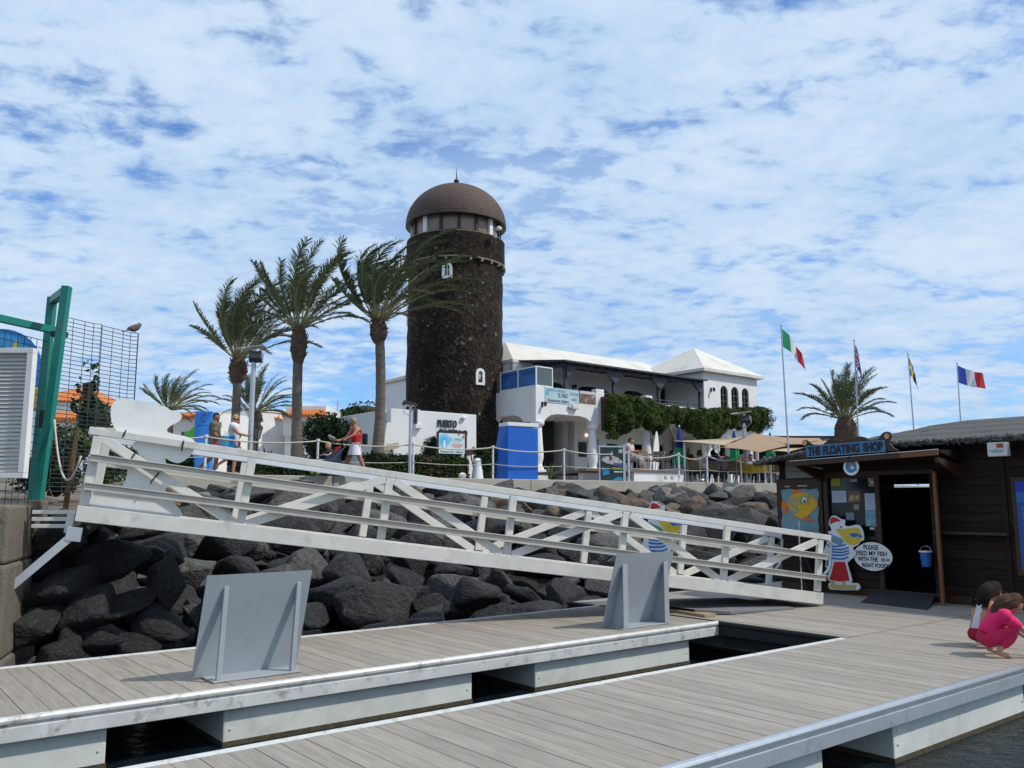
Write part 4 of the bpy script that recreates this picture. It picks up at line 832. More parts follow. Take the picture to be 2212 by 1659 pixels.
# ---- ground floor walls with dark rooms behind
za, zc = zz(2.36), zz(5.12)
plate('back_wall', [(-.6, za), (2.5, za), (2.5, zc), (-.6, zc)], [], 3.3, -.2)
d0 = D1(742, 800, 1.9); d1 = D1(800, 1000, 1.9)
plate('entrance_wall', [(D1(610, 900, 1.9).x, za), (d0.x, za), (d0.x, zz(4.45)), (d0.x+.75, zz(4.45)), (d0.x+.75, za), (d0.x+1.2, za), (d0.x+1.2, zc), (D1(610, 900, 1.9).x, zc)], [], 1.9, -.2)
holed('entrance_side', [(1.9, za), (3.3, za), (3.3, zc), (1.9, zc)], [], .2, (D1(610, 900, 1.9).x, 0, 0), (0, 1, 0), (0, 0, 1), M_PLAS, rest)
def TX(x, dy): return RP(1330.6+.1758*x, 960, dy).x
H = []
for xa, xb, zs, zt_ in ((205, 365, 4.35, 4.36), (-120, 25, 4.3, 4.31), (520, 615, 4.1, 4.42), (1265, 1400, 4.25, 4.26), (1500, 1760, 4.3, 4.31), (1820, 2100, 4.3, 4.31)):
    H.append(arch(TX(xa, 2.4), TX(xb, 2.4), za-.02, zz(zs), zz(zt_), 10, True))
x0 = d0.x+1.2
fw = [(x0, za-.06), (14.5, za-.06), (14.5, zz(5.45)), (x0, zz(5.45))]
H = [h for h in H if min(p[0] for p in h) > x0+.05 and max(p[0] for p in h) < 14.4]
H = [[(px, max(pz, za+.01)) for px, pz in h] for h in H]
plate('ground_floor_wall', fw, H, 2.4, -.22)
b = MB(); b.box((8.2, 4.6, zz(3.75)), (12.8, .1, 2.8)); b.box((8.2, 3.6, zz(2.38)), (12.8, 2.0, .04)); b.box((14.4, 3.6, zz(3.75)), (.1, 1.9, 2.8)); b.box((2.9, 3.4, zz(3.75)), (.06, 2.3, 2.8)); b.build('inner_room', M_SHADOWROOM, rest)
# boards on the walls, blue cabinet, steps
bg = mat('green_board', (.012, .035, .025), .5)
def board(x0, y0, x1, y1, dy, m, label, nm, cf=D1, fr=None):
    p, q = cf(x0, y0, dy), cf(x1, y1, dy); o = thing(nm, label, 'board' if 'board' in nm else 'banner'); o.matrix_basis = rest.matrix_basis @ Matrix.Translation(((p.x+q.x)/2, dy-.03, (p.z+q.z)/2))
    b = MB(); w, h = abs(q.x-p.x), abs(p.z-q.z); b.box((0, 0, 0), (w, .04, h)); b.build('panel', m, o, bevel=.004); return o, w, h
board(668, 862, 732, 985, 1.9, bg, 'dark green menu board beside the restaurant entrance door', 'menu_board')
for xa, nm in ((425, 'left'), (488, 'right')):
    o, w, h = board(xa, 965, xa+54, 1030, 3.3, mat('iron_board', (.03, .03, .03), .5), 'small dark menu board in the arcade, %s one of the pair' % nm, 'menu_board')
    b = MB(); b.prism([(-w*.4, h*.5), (-w*.2, h*.62), (0, h*.55), (w*.2, h*.62), (w*.4, h*.5)], (0, 0, 0), X3, (0, 0, 1), .02); b.build('crest', MATS['iron_board'], o)
p = RP(1330.6+.1758*700, 975, 2.4); o = thing('menu_board', 'dark green board on the wall beside the arched doorway', 'board'); o.matrix_basis = rest.matrix_basis @ Matrix.Translation((p.x, 2.36, zz(3.75))); b = MB(); b.box((0, 0, 0), (.55, .04, .75)); b.build('panel', bg, o)
p = RP(1330.6+.1758*105, 975, 2.4); o = thing('menu_board', 'narrow dark board between the two restaurant doorways', 'board'); o.matrix_basis = rest.matrix_basis @ Matrix.Translation((p.x, 2.36, zz(3.85))); b = MB(); b.box((0, 0, 0), (.3, .04, .8)); b.build('panel', bg, o)
b = MB(); b.box((d0.x+.45, 2.6, zz(3.0)), (.5, .4, .6)); b.build('counter', mat('counter_blue', (.03, .25, .42), .5), rest)
for i in range(3):
    b = MB(); b.box((d0.x-.1, 1.55-.28*(2-i)+.2, zz(2.35+.07+.14*i)), (1.1, .3, .14)); b.build('step', M_PLAS if i < 2 else M_FLOORT, rest, bevel=.01)
for (x, y, dy) in ((740, 806, 1.85),):
    p = D1(x, y, dy); b = MB(); b.ball((p.x, dy, p.z), .045, 8, 6); b.build('entrance_lamp', mat('warm_lamp', (.9, .6, .5), .5, emit=((1, .55, .4), 6)), rest)
for x, y in ((549, 268), (575, 297)):
    p = RP(1330.6+.1758*x, 898.6+.1758*y, 3.2); b = MB(); b.ball((p.x, 3.2, p.z), .045, 8, 6); b.build('entrance_lamp', MATS['warm_lamp'], rest)
# ---- upper floor: back wall with wide low arches, posts, beam, veranda roof
z5, z7 = zz(5.262), zz(7.62)
AH = []
for xa, xb, yt, yb_, sq in ((440, 562, 372, 500, True), (665, 925, 398, 520, True), (1036, 1215, 436, 560, True), (1335, 1425, 420, 560, False), (1533, 1638, 400, 560, False)):
    a_, c_ = D1(xa, yt, 2.3), D1(xb, yb_, 2.3); AH.append((a_.x, c_.x, c_.z, a_.z, sq))
holes = [arch(a, c, max(z0, z5+.02), zt_-(.5*(c-a) if not sq else .28), zt_, 12, sq) for a, c, z0, zt_, sq in AH]
plate('upper_wall', [(.7, z5), (10.32, z5), (10.32, z7), (.7, z7)], holes, 2.3, -.22)
for h in holes:
    xa, xb = min(p[0] for p in h), max(p[0] for p in h); za_, zb_ = min(p[1] for p in h), max(p[1] for p in h)
    w = MB()
    n = max(2, int((xb-xa)/.55))
    for i in range(n+1): w.box((xa+(xb-xa)*i/n, 2.40, (za_+zb_)/2), (.05, .05, zb_-za_))
    w.box(((xa+xb)/2, 2.405, za_+(zb_-za_)*.62), (xb-xa, .045, .05)); f = w.build('window', M_FRAME, rest)
    g = MB(); g.box(((xa+xb)/2, 2.46, (za_+zb_)/2), (xb-xa+.06, .012, zb_-za_+.06)); g.build('pane', M_GLASSD, f)
holed('upper_side_wall', [(2.3, z5), (6.6, z5), (6.6, zz(7.46)), (2.3, zz(7.46))], [], .2, (.7, 0, 0), (0, 1, 0), (0, 0, 1), M_PLAS, rest)
for x in (1.67, 4.44, 7.27, 10.14):
    b = MB(); b.box((x, .12, zz(6.2)), (.12, .12, 1.9)); p_ = b.build('veranda_post', M_TIMB, rest, bevel=.01)
    b = MB()
    for s_ in (-1, 1):
        if 1.6 < x+s_ < 10.3: b.prism([(0, 0), (s_*.5, .42), (s_*.5, .5), (0, .5)], (x, .08, zz(6.62)), X3, (0, 0, 1), .09)
    b.build('bracket', M_TIMB, p_)
b = MB(); b.box((5.95, .12, zz(7.17)), (8.9, .14, .16)); b.build('veranda_beam', M_TIMB, rest, bevel=.01)
b = MB(); b.box((1.6, 1.25, zz(7.17)), (.12, 2.1, .14)); b.build('veranda_beam', M_TIMB, rest, bevel=.01)
b = MB(); vs = []
for dz in (0, .07): vs += [(1.35, -.25, zz(7.24)+dz), (10.3, -.25, zz(7.24)+dz), (10.3, 2.32, zz(7.52)+dz), (1.0, 2.32, zz(7.52)+dz)]
b.add(vs, [(3, 2, 1, 0), (4, 5, 6, 7), (0, 1, 5, 4), (1, 2, 6, 5), (2, 3, 7, 6), (3, 0, 4, 7)]); b.build('veranda_roof', M_TIMB, rest)
for i in range(16):
    b = MB(); x = 1.75+i*.56; b.bar((x, -.1, zz(7.235)), (x, 2.2, zz(7.49)), .06, .1); b.build('rafter', M_TIMB, rest)
# balustrade: rail, white piers
b = MB()
for z_ in (6.02, 6.16): b.tube([(3.8, .1, zz(z_)), (10.2, .1, zz(z_))], .022, 6)
for i in range(9): b.tube([(4.2+i*.72, .1, zz(5.9)), (4.2+i*.72, .1, zz(6.2))], .02, 6)
b.build('balustrade_rail', M_TIMB, rest)
for x in (6.45,):
    b = MB(); b.box((x, .1, zz(6.0)), (.42, .34, .55)); b.build('balcony_pier', M_PLAS, rest, bevel=.02)
# ---- main white roof and right hand block
def hip(name, x0, x1, y0, y1, z0, zr, rx0, rx1, ry, ov=.3, m=M_ROOFW, th=.14):
    a = [(x0-ov, y0-ov, z0), (x1+ov, y0-ov, z0), (x1+ov, y1+ov, z0), (x0-ov, y1+ov, z0)]; c = [(p[0], p[1], z0+th) for p in a]
    r = [(rx0, ry, zr), (rx1, ry, zr)]
    b = MB(); b.add(a+c+r, [(3, 2, 1, 0), (0, 1, 5, 4), (1, 2, 6, 5), (2, 3, 7, 6), (3, 0, 4, 7), (4, 5, 9, 8), (5, 6, 9), (6, 7, 8, 9), (7, 4, 8)])
    return b.build(name, m, rest, smooth=20)
hip('main_roof', .95, 11.5, 2.55, 6.8, zz(7.47), zz(8.85), 2.2, 11.5, 4.7, .28)
bx0, bx1, by0, by1 = 10.33, 14.5, .02, 4.6
AW = []
for xa, xb, yt, yb_ in ((1826, 1893, 400, 585), (1914, 1981, 410, 592), (2000, 2063, 420, 595)):
    p, q = D1(xa, yt), D1(xb, yb_); AW.append((p.x, q.x, q.z, p.z))
holes = [arch(a, c, z0, zt_-(c-a)*.5, zt_, 12) for a, c, z0, zt_ in AW]
plate('block_front', [(bx0, zz(5.5)), (bx1, zz(5.5)), (bx1, zz(7.72)), (bx0, zz(7.72))], holes, by0, -.25)
for h in holes:
    xa, xb = min(p[0] for p in h), max(p[0] for p in h); za_, zb_ = min(p[1] for p in h), max(p[1] for p in h); cx = (xa+xb)/2
    w = MB(); pts = arch(xa+.03, xb-.03, za_, zb_-(xb-xa)*.5, zb_-.03, 12); w.tube([(x, .11, z) for x, z in pts]+[(pts[0][0], .11, pts[0][1])], .035, 6)
    w.box((cx, .11, (za_+zb_)/2), (.05, .05, zb_-za_-.05))
    for q in (.3, .58): w.box((cx, .11, za_+(zb_-za_)*q), (xb-xa-.05, .04, .04))
    f = w.build('arched_window', M_FRAME, rest); g = MB(); g.box((cx, .16, (za_+zb_)/2), (xb-xa+.05, .012, zb_-za_+.05)); g.build('pane', M_GLASSD, f)
b = MB(); b.box(((bx0+bx1)/2, (by0+.25+by1)/2, zz(6.61)), (bx1-bx0-.01, by1-by0-.27, 2.2)); b.build('block_body', M_PLAS, rest)
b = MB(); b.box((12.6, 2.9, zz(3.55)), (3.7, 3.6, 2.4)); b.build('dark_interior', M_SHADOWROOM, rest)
HB_ = [arch(TX(xa, .35), TX(xb, .35), za, zz(4.3), zz(4.55), 10, True) for xa, xb in ((1262, 1400), (1500, 1650))]
plate('block_ground_wall', [(10.75, za-.05), (14.45, za-.05), (14.45, zz(5.5)), (10.75, zz(5.5))], [h for h in HB_ if max(p[0] for p in h) < 14.3], .35, -.3)
holed('block_return_wall', [(.65, za-.05), (2.38, za-.05), (2.38, zz(5.5)), (.65, zz(5.5))], [], .25, (10.75, 0, 0), (0, 1, 0), (0, 0, 1), M_PLAS, rest)
hip('block_roof', bx0, bx1, by0, by1, zz(7.73), zz(9.42), 12.5, 12.55, 2.3, .25)
# rear wing seen left of the tower
b = MB(); b.box((1.7, 7.7, zz(4.75)), (5.9, 4.6, 4.78)); b.build('rear_wing', M_PLAS, rest)
hip('rear_roof', -1.25, 4.65, 5.4, 10, zz(7.16), zz(8.2), 1.2, 2.2, 7.7, .12)
# wall lamps
for x, y, dy in ((375, 556, 0), (1748, 438, 0), (1459, 465, 2.3), (622, 415, 2.3)):
    p = D1(x, y, dy); b = MB(); b.box((p.x, dy-.02, p.z), (.07, .04, .2)); b.tube([(p.x, dy-.04, p.z+.05), (p.x+.02, dy-.16, p.z+.08)], .015, 6); b.lathe([(.0, .0), (.05, .02), (.07, .14), (.03, .2), (0, .2)], (p.x+.02, dy-.17, p.z-.1), 8); b.build('wall_lantern', mat('lantern_black', (.025, .022, .02), .5), rest)
p = D1(628, 580); b = MB(); b.box((p.x, -.08, p.z), (.34, .16, .17)); b.box((p.x-.25, -.06, p.z), (.12, .1, .1)); b.build('alarm_box', mat('cream_plastic', (.62, .58, .54)), rest, bevel=.02)
for o in kids(rest): pass
# ---- banners and glass wind screen on the balcony (things of their own)
bn = thing('balcony_banner', 'pale blue lettered banner hanging on the balcony wall', 'banner'); p, q = D1(398, 428), D1(672, 545); bn.matrix_basis = rest.matrix_basis @ Matrix.Translation(((p.x+q.x)/2, -.012, (p.z+q.z)/2-.01)); w = q.x-p.x; h = .60
b = MB(); b.box((0, -.006, 0), (w, .008, h)); b.build('cloth', mat('banner_pale_blue', (.42, .55, .60), .7, var=.12, scale=3), bn)
MK, MKB = pmat('teal_text', (.06, .25, .36)), pmat('dark_text', (.06, .07, .09))
for tx, cx, cz, w_, h_, mm in (('PUERTO CASTILLO', -.17*w, .33*h, .55*w, .16*h, MK), ('EL FARO', .02*w, .03*h, .28*w, .3*h, MKB), ('Restaurante Italiano', -.12*w, -.34*h, .62*w, .2*h, MKB), ('COCKTAIL', .35*w, .2*h, .27*w, .2*h, MK), ('BAR', .36*w, -.16*h, .15*w, .2*h, MK)):
    fit_text(bn, tx, (cx, -.0135, cz), X3, (0, 0, 1), w_, h_, mm, .002, .01)
b = MB(); b.prism([(-.44*w+.09*math.cos(i*.628), .12*h+.13*math.sin(i*.628)) for i in range(10)], (0, -.0105, 0), X3, (0, 0, 1), .002); b.build('logo', pmat('logo_blue', (.10, .40, .62)), bn)
pb_ = thing('photo_banner', 'brown and white dining photo banner beside the blue banner on the balcony wall', 'banner'); p, q = D1(676, 455), D1(808, 545); pb_.matrix_basis = rest.matrix_basis @ Matrix.Translation(((p.x+q.x)/2, -.012, (p.z+q.z)/2)); w = q.x-p.x
b = MB(); b.box((0, -.006, 0), (w, .008, .5)); b.build('cloth', mat('photo_banner_print', (.16, .09, .065), .7, var=.6, scale=7, dirt=(.65, .62, .6), dirt_amt=1, dirt_scale=5), pb_)
b = MB(); b.box((0, -.0125, .19), (w*.96, .003, .11)); b.build('sky_print', pmat('print_pale', (.5, .55, .6)), pb_)
ws_ = thing('wind_screen', 'white framed glass wind screen with blue banners on the balcony corner', 'wind screen'); ws_.matrix_basis = rest.matrix_basis @ Matrix.Translation((0, 0, zt+.02))
M_WF = pmat('white_frame', (.72, .73, .75), .4)
hh = .82; pts = [(.14, .14), (.14, 1.25), (.14, 2.4)]; b = MB()
for x, y in pts+[(.98, .14)]: b.box((x, y, hh/2), (.05, .05, hh))
for z_ in (.06, hh): b.bar((.14, .165, z_), (.14, 2.4, z_), .045, .05); b.bar((.17, .14, z_), (.98, .14, z_), .045, .05)
b.build('frame', M_WF, ws_)
for y0, y1, tx in ((.17, 1.22, 'CASTILLO'), (1.28, 2.37, 'PUERTO')):
    b = MB(); b.box((.14, (y0+y1)/2, hh/2+.03), (.012, y1-y0, hh-.08)); b.build('blue_panel', mat('blue_banner', (.03, .13, .36), .45, var=.35, scale=2.5), ws_)
    fit_text(ws_, tx, (.13, (y0+y1)/2, hh*.78), (0, -1, 0), (0, 0, 1), (y1-y0)*.86, .15, pmat('navy_text', (.01, .03, .12)), .002, .01)
b = MB(); b.box((.57, .14, hh/2+.03), (.78, .01, hh-.08)); b.build('glass_panel', mat('grey_glass', (.10, .13, .14), .1, var=.1), ws_)
# ================================================================== tower
def stone_mat():
    m = bpy.data.materials.new('dark_lava_masonry'); m.use_nodes = True; t = m.node_tree; N = t.nodes.new; L = t.links.new; b = t.nodes['Principled BSDF']; b.inputs['Roughness'].default_value = .9; b.inputs['Specular IOR Level'].default_value = .2
    tc = N('ShaderNodeTexCoord'); vo = N('ShaderNodeTexVoronoi'); vo.inputs['Scale'].default_value = 11; nz = N('ShaderNodeTexNoise'); nz.inputs['Scale'].default_value = 3; nz.inputs['Detail'].default_value = 5
    wv_ = N('ShaderNodeMix'); wv_.data_type = 'VECTOR'; wv_.inputs[0].default_value = .12; L(tc.outputs['Object'], wv_.inputs[4]); L(nz.outputs['Color'], wv_.inputs[5]); L(wv_.outputs[1], vo.inputs['Vector'])
    hs = N('ShaderNodeSeparateColor'); L(vo.outputs['Color'], hs.inputs[0])
    cr = N('ShaderNodeValToRGB'); L(hs.outputs[0], cr.inputs[0]); e = cr.color_ramp.elements
    e[0].position = 0; e[0].color = (.011, .009, .008, 1); e[1].position = 1; e[1].color = (.20, .18, .145, 1)
    for p_, c_ in ((.45, (.021, .016, .012)), (.75, (.034, .024, .016)), (.92, (.052, .031, .019)), (.985, (.075, .058, .04))): k = e.new(p_); k.color = (*c_, 1)
    nb_ = N('ShaderNodeTexNoise'); nb_.inputs['Scale'].default_value = .9; nb_.inputs['Detail'].default_value = 6; L(tc.outputs['Object'], nb_.inputs[0])
    mr = N('ShaderNodeMapRange'); L(nb_.outputs[0], mr.inputs[0]); mr.inputs[1].default_value = .3; mr.inputs[2].default_value = .7; mr.inputs[3].default_value = .45; mr.inputs[4].default_value = 1.2
    mu = N('ShaderNodeMix'); mu.data_type = 'RGBA'; mu.blend_type = 'MULTIPLY'; mu.inputs[0].default_value = 1; L(cr.outputs[0], mu.inputs[6]); L(mr.outputs[0], mu.inputs[7])
    v2 = N('ShaderNodeTexVoronoi'); v2.inputs['Scale'].default_value = 11; L(tc.outputs['Object'], v2.inputs['Vector']); ms = N('ShaderNodeMapRange'); L(v2.outputs['Distance'], ms.inputs[0]); ms.inputs[1].default_value = .10; ms.inputs[2].default_value = .16; ms.inputs[3].default_value = 1; ms.inputs[4].default_value = 0
    n4 = N('ShaderNodeTexNoise'); n4.inputs['Scale'].default_value = 1.6; L(tc.outputs['Object'], n4.inputs[0]); m4 = N('ShaderNodeMapRange'); L(n4.outputs[0], m4.inputs[0]); m4.inputs[1].default_value = .5; m4.inputs[2].default_value = .66
    mm_ = N('ShaderNodeMath'); mm_.operation = 'MULTIPLY'; L(ms.outputs[0], mm_.inputs[0]); L(m4.outputs[0], mm_.inputs[1])
    mx = N('ShaderNodeMix'); mx.data_type = 'RGBA'; L(mm_.outputs[0], mx.inputs[0]); L(mu.outputs[2], mx.inputs[6]); mx.inputs[7].default_value = (.30, .27, .21, 1); L(mx.outputs[2], b.inputs['Base Color'])
    bp = N('ShaderNodeBump'); bp.inputs['Strength'].default_value = 1; bp.inputs['Distance'].default_value = .025; L(vo.outputs['Distance'], bp.inputs['Height']); L(bp.outputs[0], b.inputs['Normal']); return m
M_LAVA = stone_mat()
tw = thing('lighthouse_tower', 'round dark lava stone lighthouse tower with a brown shingled dome', 'tower', (-2.45, 36, PZL))
def lump(o, amp=.03, sc=1.8):
    for v in o.data.vertices:
        d = Vector((v.co.x, v.co.y, 0))
        if d.length > .5: v.co += d.normalized()*amp*noise3(v.co, sc)
b = MB(); b.lathe([(2.10, -.3)]+[(2.08-.05*i/46, .05+.2*i) for i in range(47)]+[(2.03, 9.38)], n=72, cap=False); o = b.build('shaft', M_LAVA, tw, smooth=True); lump(o, .05)
b = MB(); b.lathe([(2.03, 9.30), (2.13, 9.36), (2.14, 9.6), (2.13, 9.9), (2.13, 10.2), (2.12, 10.41), (1.9, 10.43)], n=72, cap=False); o = b.build('gallery', M_LAVA, tw, smooth=30); lump(o, .03)
M_LEDGE = mat('weathered_ledge', (.24, .21, .15), .8, var=.3, scale=6)
b = MB(); b.lathe([(2.05, 9.30), (2.17, 9.30), (2.17, 9.35), (2.05, 9.36)], n=72, cap=False); b.build('ledge', M_LEDGE, tw)
b = MB(); b.lathe([(1.9, 10.42), (2.135, 10.415), (2.135, 10.445), (1.9, 10.46)], n=72, cap=False); b.build('ledge', M_LEDGE, tw)
for i in range(26):
    t = i*2*math.pi/26; b = MB(); b.box((2.1*math.cos(t), 2.1*math.sin(t), 9.24), (.14, .09, .12), t); b.build('corbel', M_LEDGE, tw)
M_TINT = mat('brown_tinted_glass', (.26, .155, .115), .22, var=.35, scale=1.2, spec=.6); M_LFR = mat('dark_lantern_frame', (.022, .018, .016), .5)
NP = 16; off = math.radians(7.5)
for i in range(NP):
    t0, t1 = off+i*2*math.pi/NP, off+(i+1)*2*math.pi/NP; r_ = 1.93
    p, q = Vector((r_*math.cos(t0), r_*math.sin(t0), 0)), Vector((r_*math.cos(t1), r_*math.sin(t1), 0)); m = (p+q)/2
    b = MB(); b.add([p*.985+Z*10.44, q*.985+Z*10.44, q*.985+Z*11.35, p*.985+Z*11.35], [(0, 1, 2, 3)]); b.build('pane', M_TINT, tw)
    wcol = i in (8, 10, 14); b = MB(); b.box(p*1.0+Z*10.885, (.10 if not wcol else .12, .13 if not wcol else .2, .89), t0); b.build('white_pillar' if wcol else 'mullion', M_PLAS if wcol else M_LFR, tw)
    b = MB()
    for z_, h_ in ((10.50, .09), (11.27, .13)): b.bar(p*.992+Z*z_, q*.992+Z*z_, .05, h_)
    b.build('rail', M_LFR, tw)
# dome of shingle courses
M_SHING = mat('brown_shingles', (.085, .055, .043), .75, var=.28, scale=9, dirt=(.05, .035, .03), dirt_amt=.5, dirt_scale=2, bump=.4, bscale=25)
prof = []; nC = 26
def dome_r(f): return 2.18*math.cos(f*math.pi/2)**.92 if f < 1 else 0
prev = None
for i in range(nC):
    f0, f1 = i/nC*.985, (i+1)/nC*.985; z0 = 11.22+1.86*math.sin(f0*math.pi/2); z1 = 11.22+1.86*math.sin(f1*math.pi/2)
    b = MB(); ra, rb_ = 2.18*math.cos(f0*math.pi/2)+.012, 2.18*math.cos(f1*math.pi/2)+.004
    n = 64; vs = []; fs = []
    for j in range(n):
        t = 2*math.pi*(j+.5*(i % 2))/n; k = .008*((j*7+i*3) % 5)/4; vs += [(ra*math.cos(t)*(1+k*.3), ra*math.sin(t)*(1+k*.3), z0-k), (rb_*math.cos(t), rb_*math.sin(t), z1+.01), ((ra-.03)*math.cos(t), (ra-.03)*math.sin(t), z0)]
    for j in range(n): a, c = j*3, ((j+1) % n)*3; fs += [(a, c, c+1, a+1), (a+2, c+2, c, a)]
    b.add(vs, fs); b.build('shingle_course', M_SHING, tw)
b = MB(); b.lathe([(1.85, 11.30), (2.2, 11.22), (2.2, 11.16), (1.85, 11.2)], n=48, cap=False); b.build('dome_eave', M_LFR, tw, smooth=30)
b = MB(); b.lathe([(.0, 13.05), (.07, 13.05), (.03, 13.15), (.02, 13.2), (.10, 13.26), (.125, 13.33), (.10, 13.40), (.02, 13.46), (.025, 13.5), (.006, 13.95), (0, 13.95)], n=14, cap=False); b.build('finial', mat('finial_iron', (.035, .03, .035), .5), tw, smooth=50)
def tower_window(px_, py0, py1, Y, w, nm):
    a, c = PY(px_, py0, Y), PY(px_, py1, Y); x = (a.x+c.x)/2+2.45; ang = math.asin(max(-.95, min(.95, x/2.04))); h = a.z-c.z
    Mx = Matrix.Rotation(ang, 3, 'Z'); n = Mx @ Vector((0, -1, 0)); ax = Mx @ Vector((1, 0, 0)); o0 = n*2.07+Z*(c.z-PZL)
    outer = arch(-w/2, w/2, 0, h-w/2, h, 10); inner = arch(-w/2+.11, w/2-.11, .1, h-w/2, h-.11, 10)
    f = holed(nm, outer, [inner], .10, o0-n*.06, ax, Z, M_PLAS, tw)
    b = MB(); b.prism(inner, o0-n*.055, ax, Z, .01); b.build('pane', M_GLASSD, f)
    b = MB(); b.bar(o0-n*.03+Z*.1, o0-n*.03+Z*(h-.12), .035, .03, n); b.bar(o0-n*.03+Z*h*.55-ax*(w/2-.11), o0-n*.03+Z*h*.55+ax*(w/2-.11), .03, .03, n); b.build('glazing_bar', M_PLAS, f)
tower_window(1036, 795, 831, 34.2, .42, 'arched_window'); tower_window(966, 566, 601, 33.95, .42, 'arched_window')
b = MB(); b.box((-2.04*math.sin(R(78)), -2.04*math.cos(R(78)), 7.15), (.06, .3, .8), -R(0)); b.build('slit_window', M_PLAS, tw)
p = PY(1072, 497, 34.4)-tw.location; b = MB(); b.lathe([(0, 0), (.11, .02), (.12, .1), (.05, .16), (0, .16)], p+Vector((.12, -.14, -.05)), 10); b.tube([p, p+Vector((.12, -.14, .12))], .02, 6); b.box(p+Vector((-.02, .0, -.25)), (.1, .1, .14)); b.build('floodlight', M_WHITE, tw)
# ================================================================== white wall with PUERTO letters
pw = thing('garden_wall', 'thick white plastered garden wall with iron letters in front of the tower', 'wall', (-4.36, 30.77, PZL), math.atan2(ED.y, ED.x))
def WP(x, y, off=0): return loc_in(pw, PN(x, y, EN, EN.dot(Vector((-4.36, 30.77, 0)))+off))
P = [WP(*p) for p in ((844, 882), (1029, 896), (1029, 1045), (812, 1050), (836, 913), (844, 913))]
b = MB(); b.prism([(p.x, p.z) for p in P], (0, 0, 0), X3, (0, 0, 1), -.45); b.build('front', M_PLAS, pw, bevel=.02)
P0 = WP(844, 882); b = MB(); M_ = Matrix.Rotation(0, 3, 'Z')
vd = (pw.matrix_basis.to_3x3().inverted() @ V); s0 = Vector((P0.x+.1, .2, 0)); s1 = s0+vd*5.2
b.bar(s0+vd*.3+Z*1.3, s1+Z*1.3, .4, 2.7); b.build('side', M_PLAS, pw, bevel=.02)
a, c = WP(936, 906), WP(987, 924)
fit_text(pw, 'PUERTO', ((WP(945, 915).x+WP(986, 915).x)/2, -.02, WP(960, 915).z), X3, (0, 0, 1), WP(986, 915).x-WP(945, 915).x, WP(945, 907).z-WP(945, 923).z, pmat('iron_letters', (.03, .03, .03)), .03, .02)
fit_text(pw, 'CASTILLO', ((WP(946, 930).x+WP(1010, 930).x)/2, -.02, WP(960, 934).z), X3, (0, 0, 1), WP(1008, 915).x-WP(946, 915).x, WP(945, 924.5).z-WP(945, 938).z, MATS['iron_letters'], .03, .02)
b = MB(); p = WP(899, 900); b.box((p.x-.04, -.02, p.z), (.12, .05, .6)); b.build('slot', pmat('slot_dark', (.04, .04, .05)), pw); b = MB(); b.box((p.x+.05, -.06, p.z-.02), (.09, .12, .55)); b.box((p.x+.05, -.09, p.z-.36), (.26, .18, .16)); b.build('drain_pipe', M_PLAS, pw, bevel=.01)
p = WP(1000, 903); b = MB(); b.ball((p.x, -.06, p.z), (.11, .08, .07), 10, 6); b.tube([(p.x, 0, p.z), (p.x-.05, -.05, p.z-.1)], .015, 5); b.build('wall_lamp', M_WHITE, pw, smooth=True)
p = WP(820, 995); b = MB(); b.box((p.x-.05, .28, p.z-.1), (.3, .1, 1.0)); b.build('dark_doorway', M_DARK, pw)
# arrow signs
def arrow(name, label, x0, y0, x1, y1, off, right, m):
    a, c = WP(x0, y0, off), WP(x1, y1, off); w, h = c.x-a.x, a.z-c.z; o = thing(name, label, 'sign'); o.matrix_basis = pw.matrix_basis @ Matrix.Translation(((a.x+c.x)/2, off, (a.z+c.z)/2)) @ Matrix.Rotation(R(-14), 4, 'Y')
    s = 1 if right else -1; pts = [(-.5*w*s, -.13*h*2), (.2*w*s, -.13*h*2), (.2*w*s, -.4*h), (.52*w*s, 0), (.2*w*s, .4*h), (.2*w*s, .13*h*2), (-.5*w*s, .13*h*2)]
    b = MB(); b.prism(pts, (0, 0, 0), X3, (0, 0, 1), .03); b.build('arrow_board', m, o, bevel=.004)
    b = MB(); b.box((0, .04, -.25), (.04, .04, .7)); b.build('stake', M_WOOD2, o)
arrow('arrow_sign', 'beige wooden arrow sign pointing left on the white wall', 829, 953, 861, 977, -.12, False, mat('beige_wood', (.40, .34, .22), .7, var=.2, scale=8))
arrow('arrow_sign', 'brown wooden arrow sign pointing right beside the lighthouse poster', 1001, 962, 1032, 990, -.3, True, M_WOOD2)
# poster on two black posts
ps = thing('poster_stand', 'white restaurant poster with a blue glow on two black posts by the white wall', 'poster', (0, 0, 0)); o_ = -.9
a, c = WP(947, 934, o_), WP(1004, 981, o_); w, h = c.x-a.x, a.z-c.z; ps.matrix_basis = pw.matrix_basis @ Matrix.Translation(((a.x+c.x)/2, o_, (a.z+c.z)/2))
for x in (-w/2-.03, w/2+.03): b = MB(); b.box((x, 0, -.42), (.07, .07, 2*.42+h+.06)); b.build('post', pmat('black_post', (.015, .015, .018)), ps)
b = MB(); b.box((0, 0, h/2+.04), (w-.0, .06, .09)); b.build('top_rail', MATS['black_post'], ps)
b = MB(); b.box((0, -.015, -.01), (w-.03, .02, h-.02)); b.build('panel', mat('poster_pale', (.60, .70, .72), .4, var=.05), ps)
ML1, ML2 = pmat('glow_blue_light', (.28, .58, .74)), pmat('glow_blue', (.08, .42, .74))
for r_, mm, y in ((.27, ML1, -.027), (.2, mat('glow_blue_mid', (.16, .50, .74), .4), -.031), (.13, ML2, -.035)):
    b = MB(); b.prism([(-.3*w+r_*math.cos(i*.3), .12*h+r_*.95*math.sin(i*.3)) for i in range(21)], (0, y, 0), X3, (0, 0, 1), .003); b.build('glow', mm, ps)
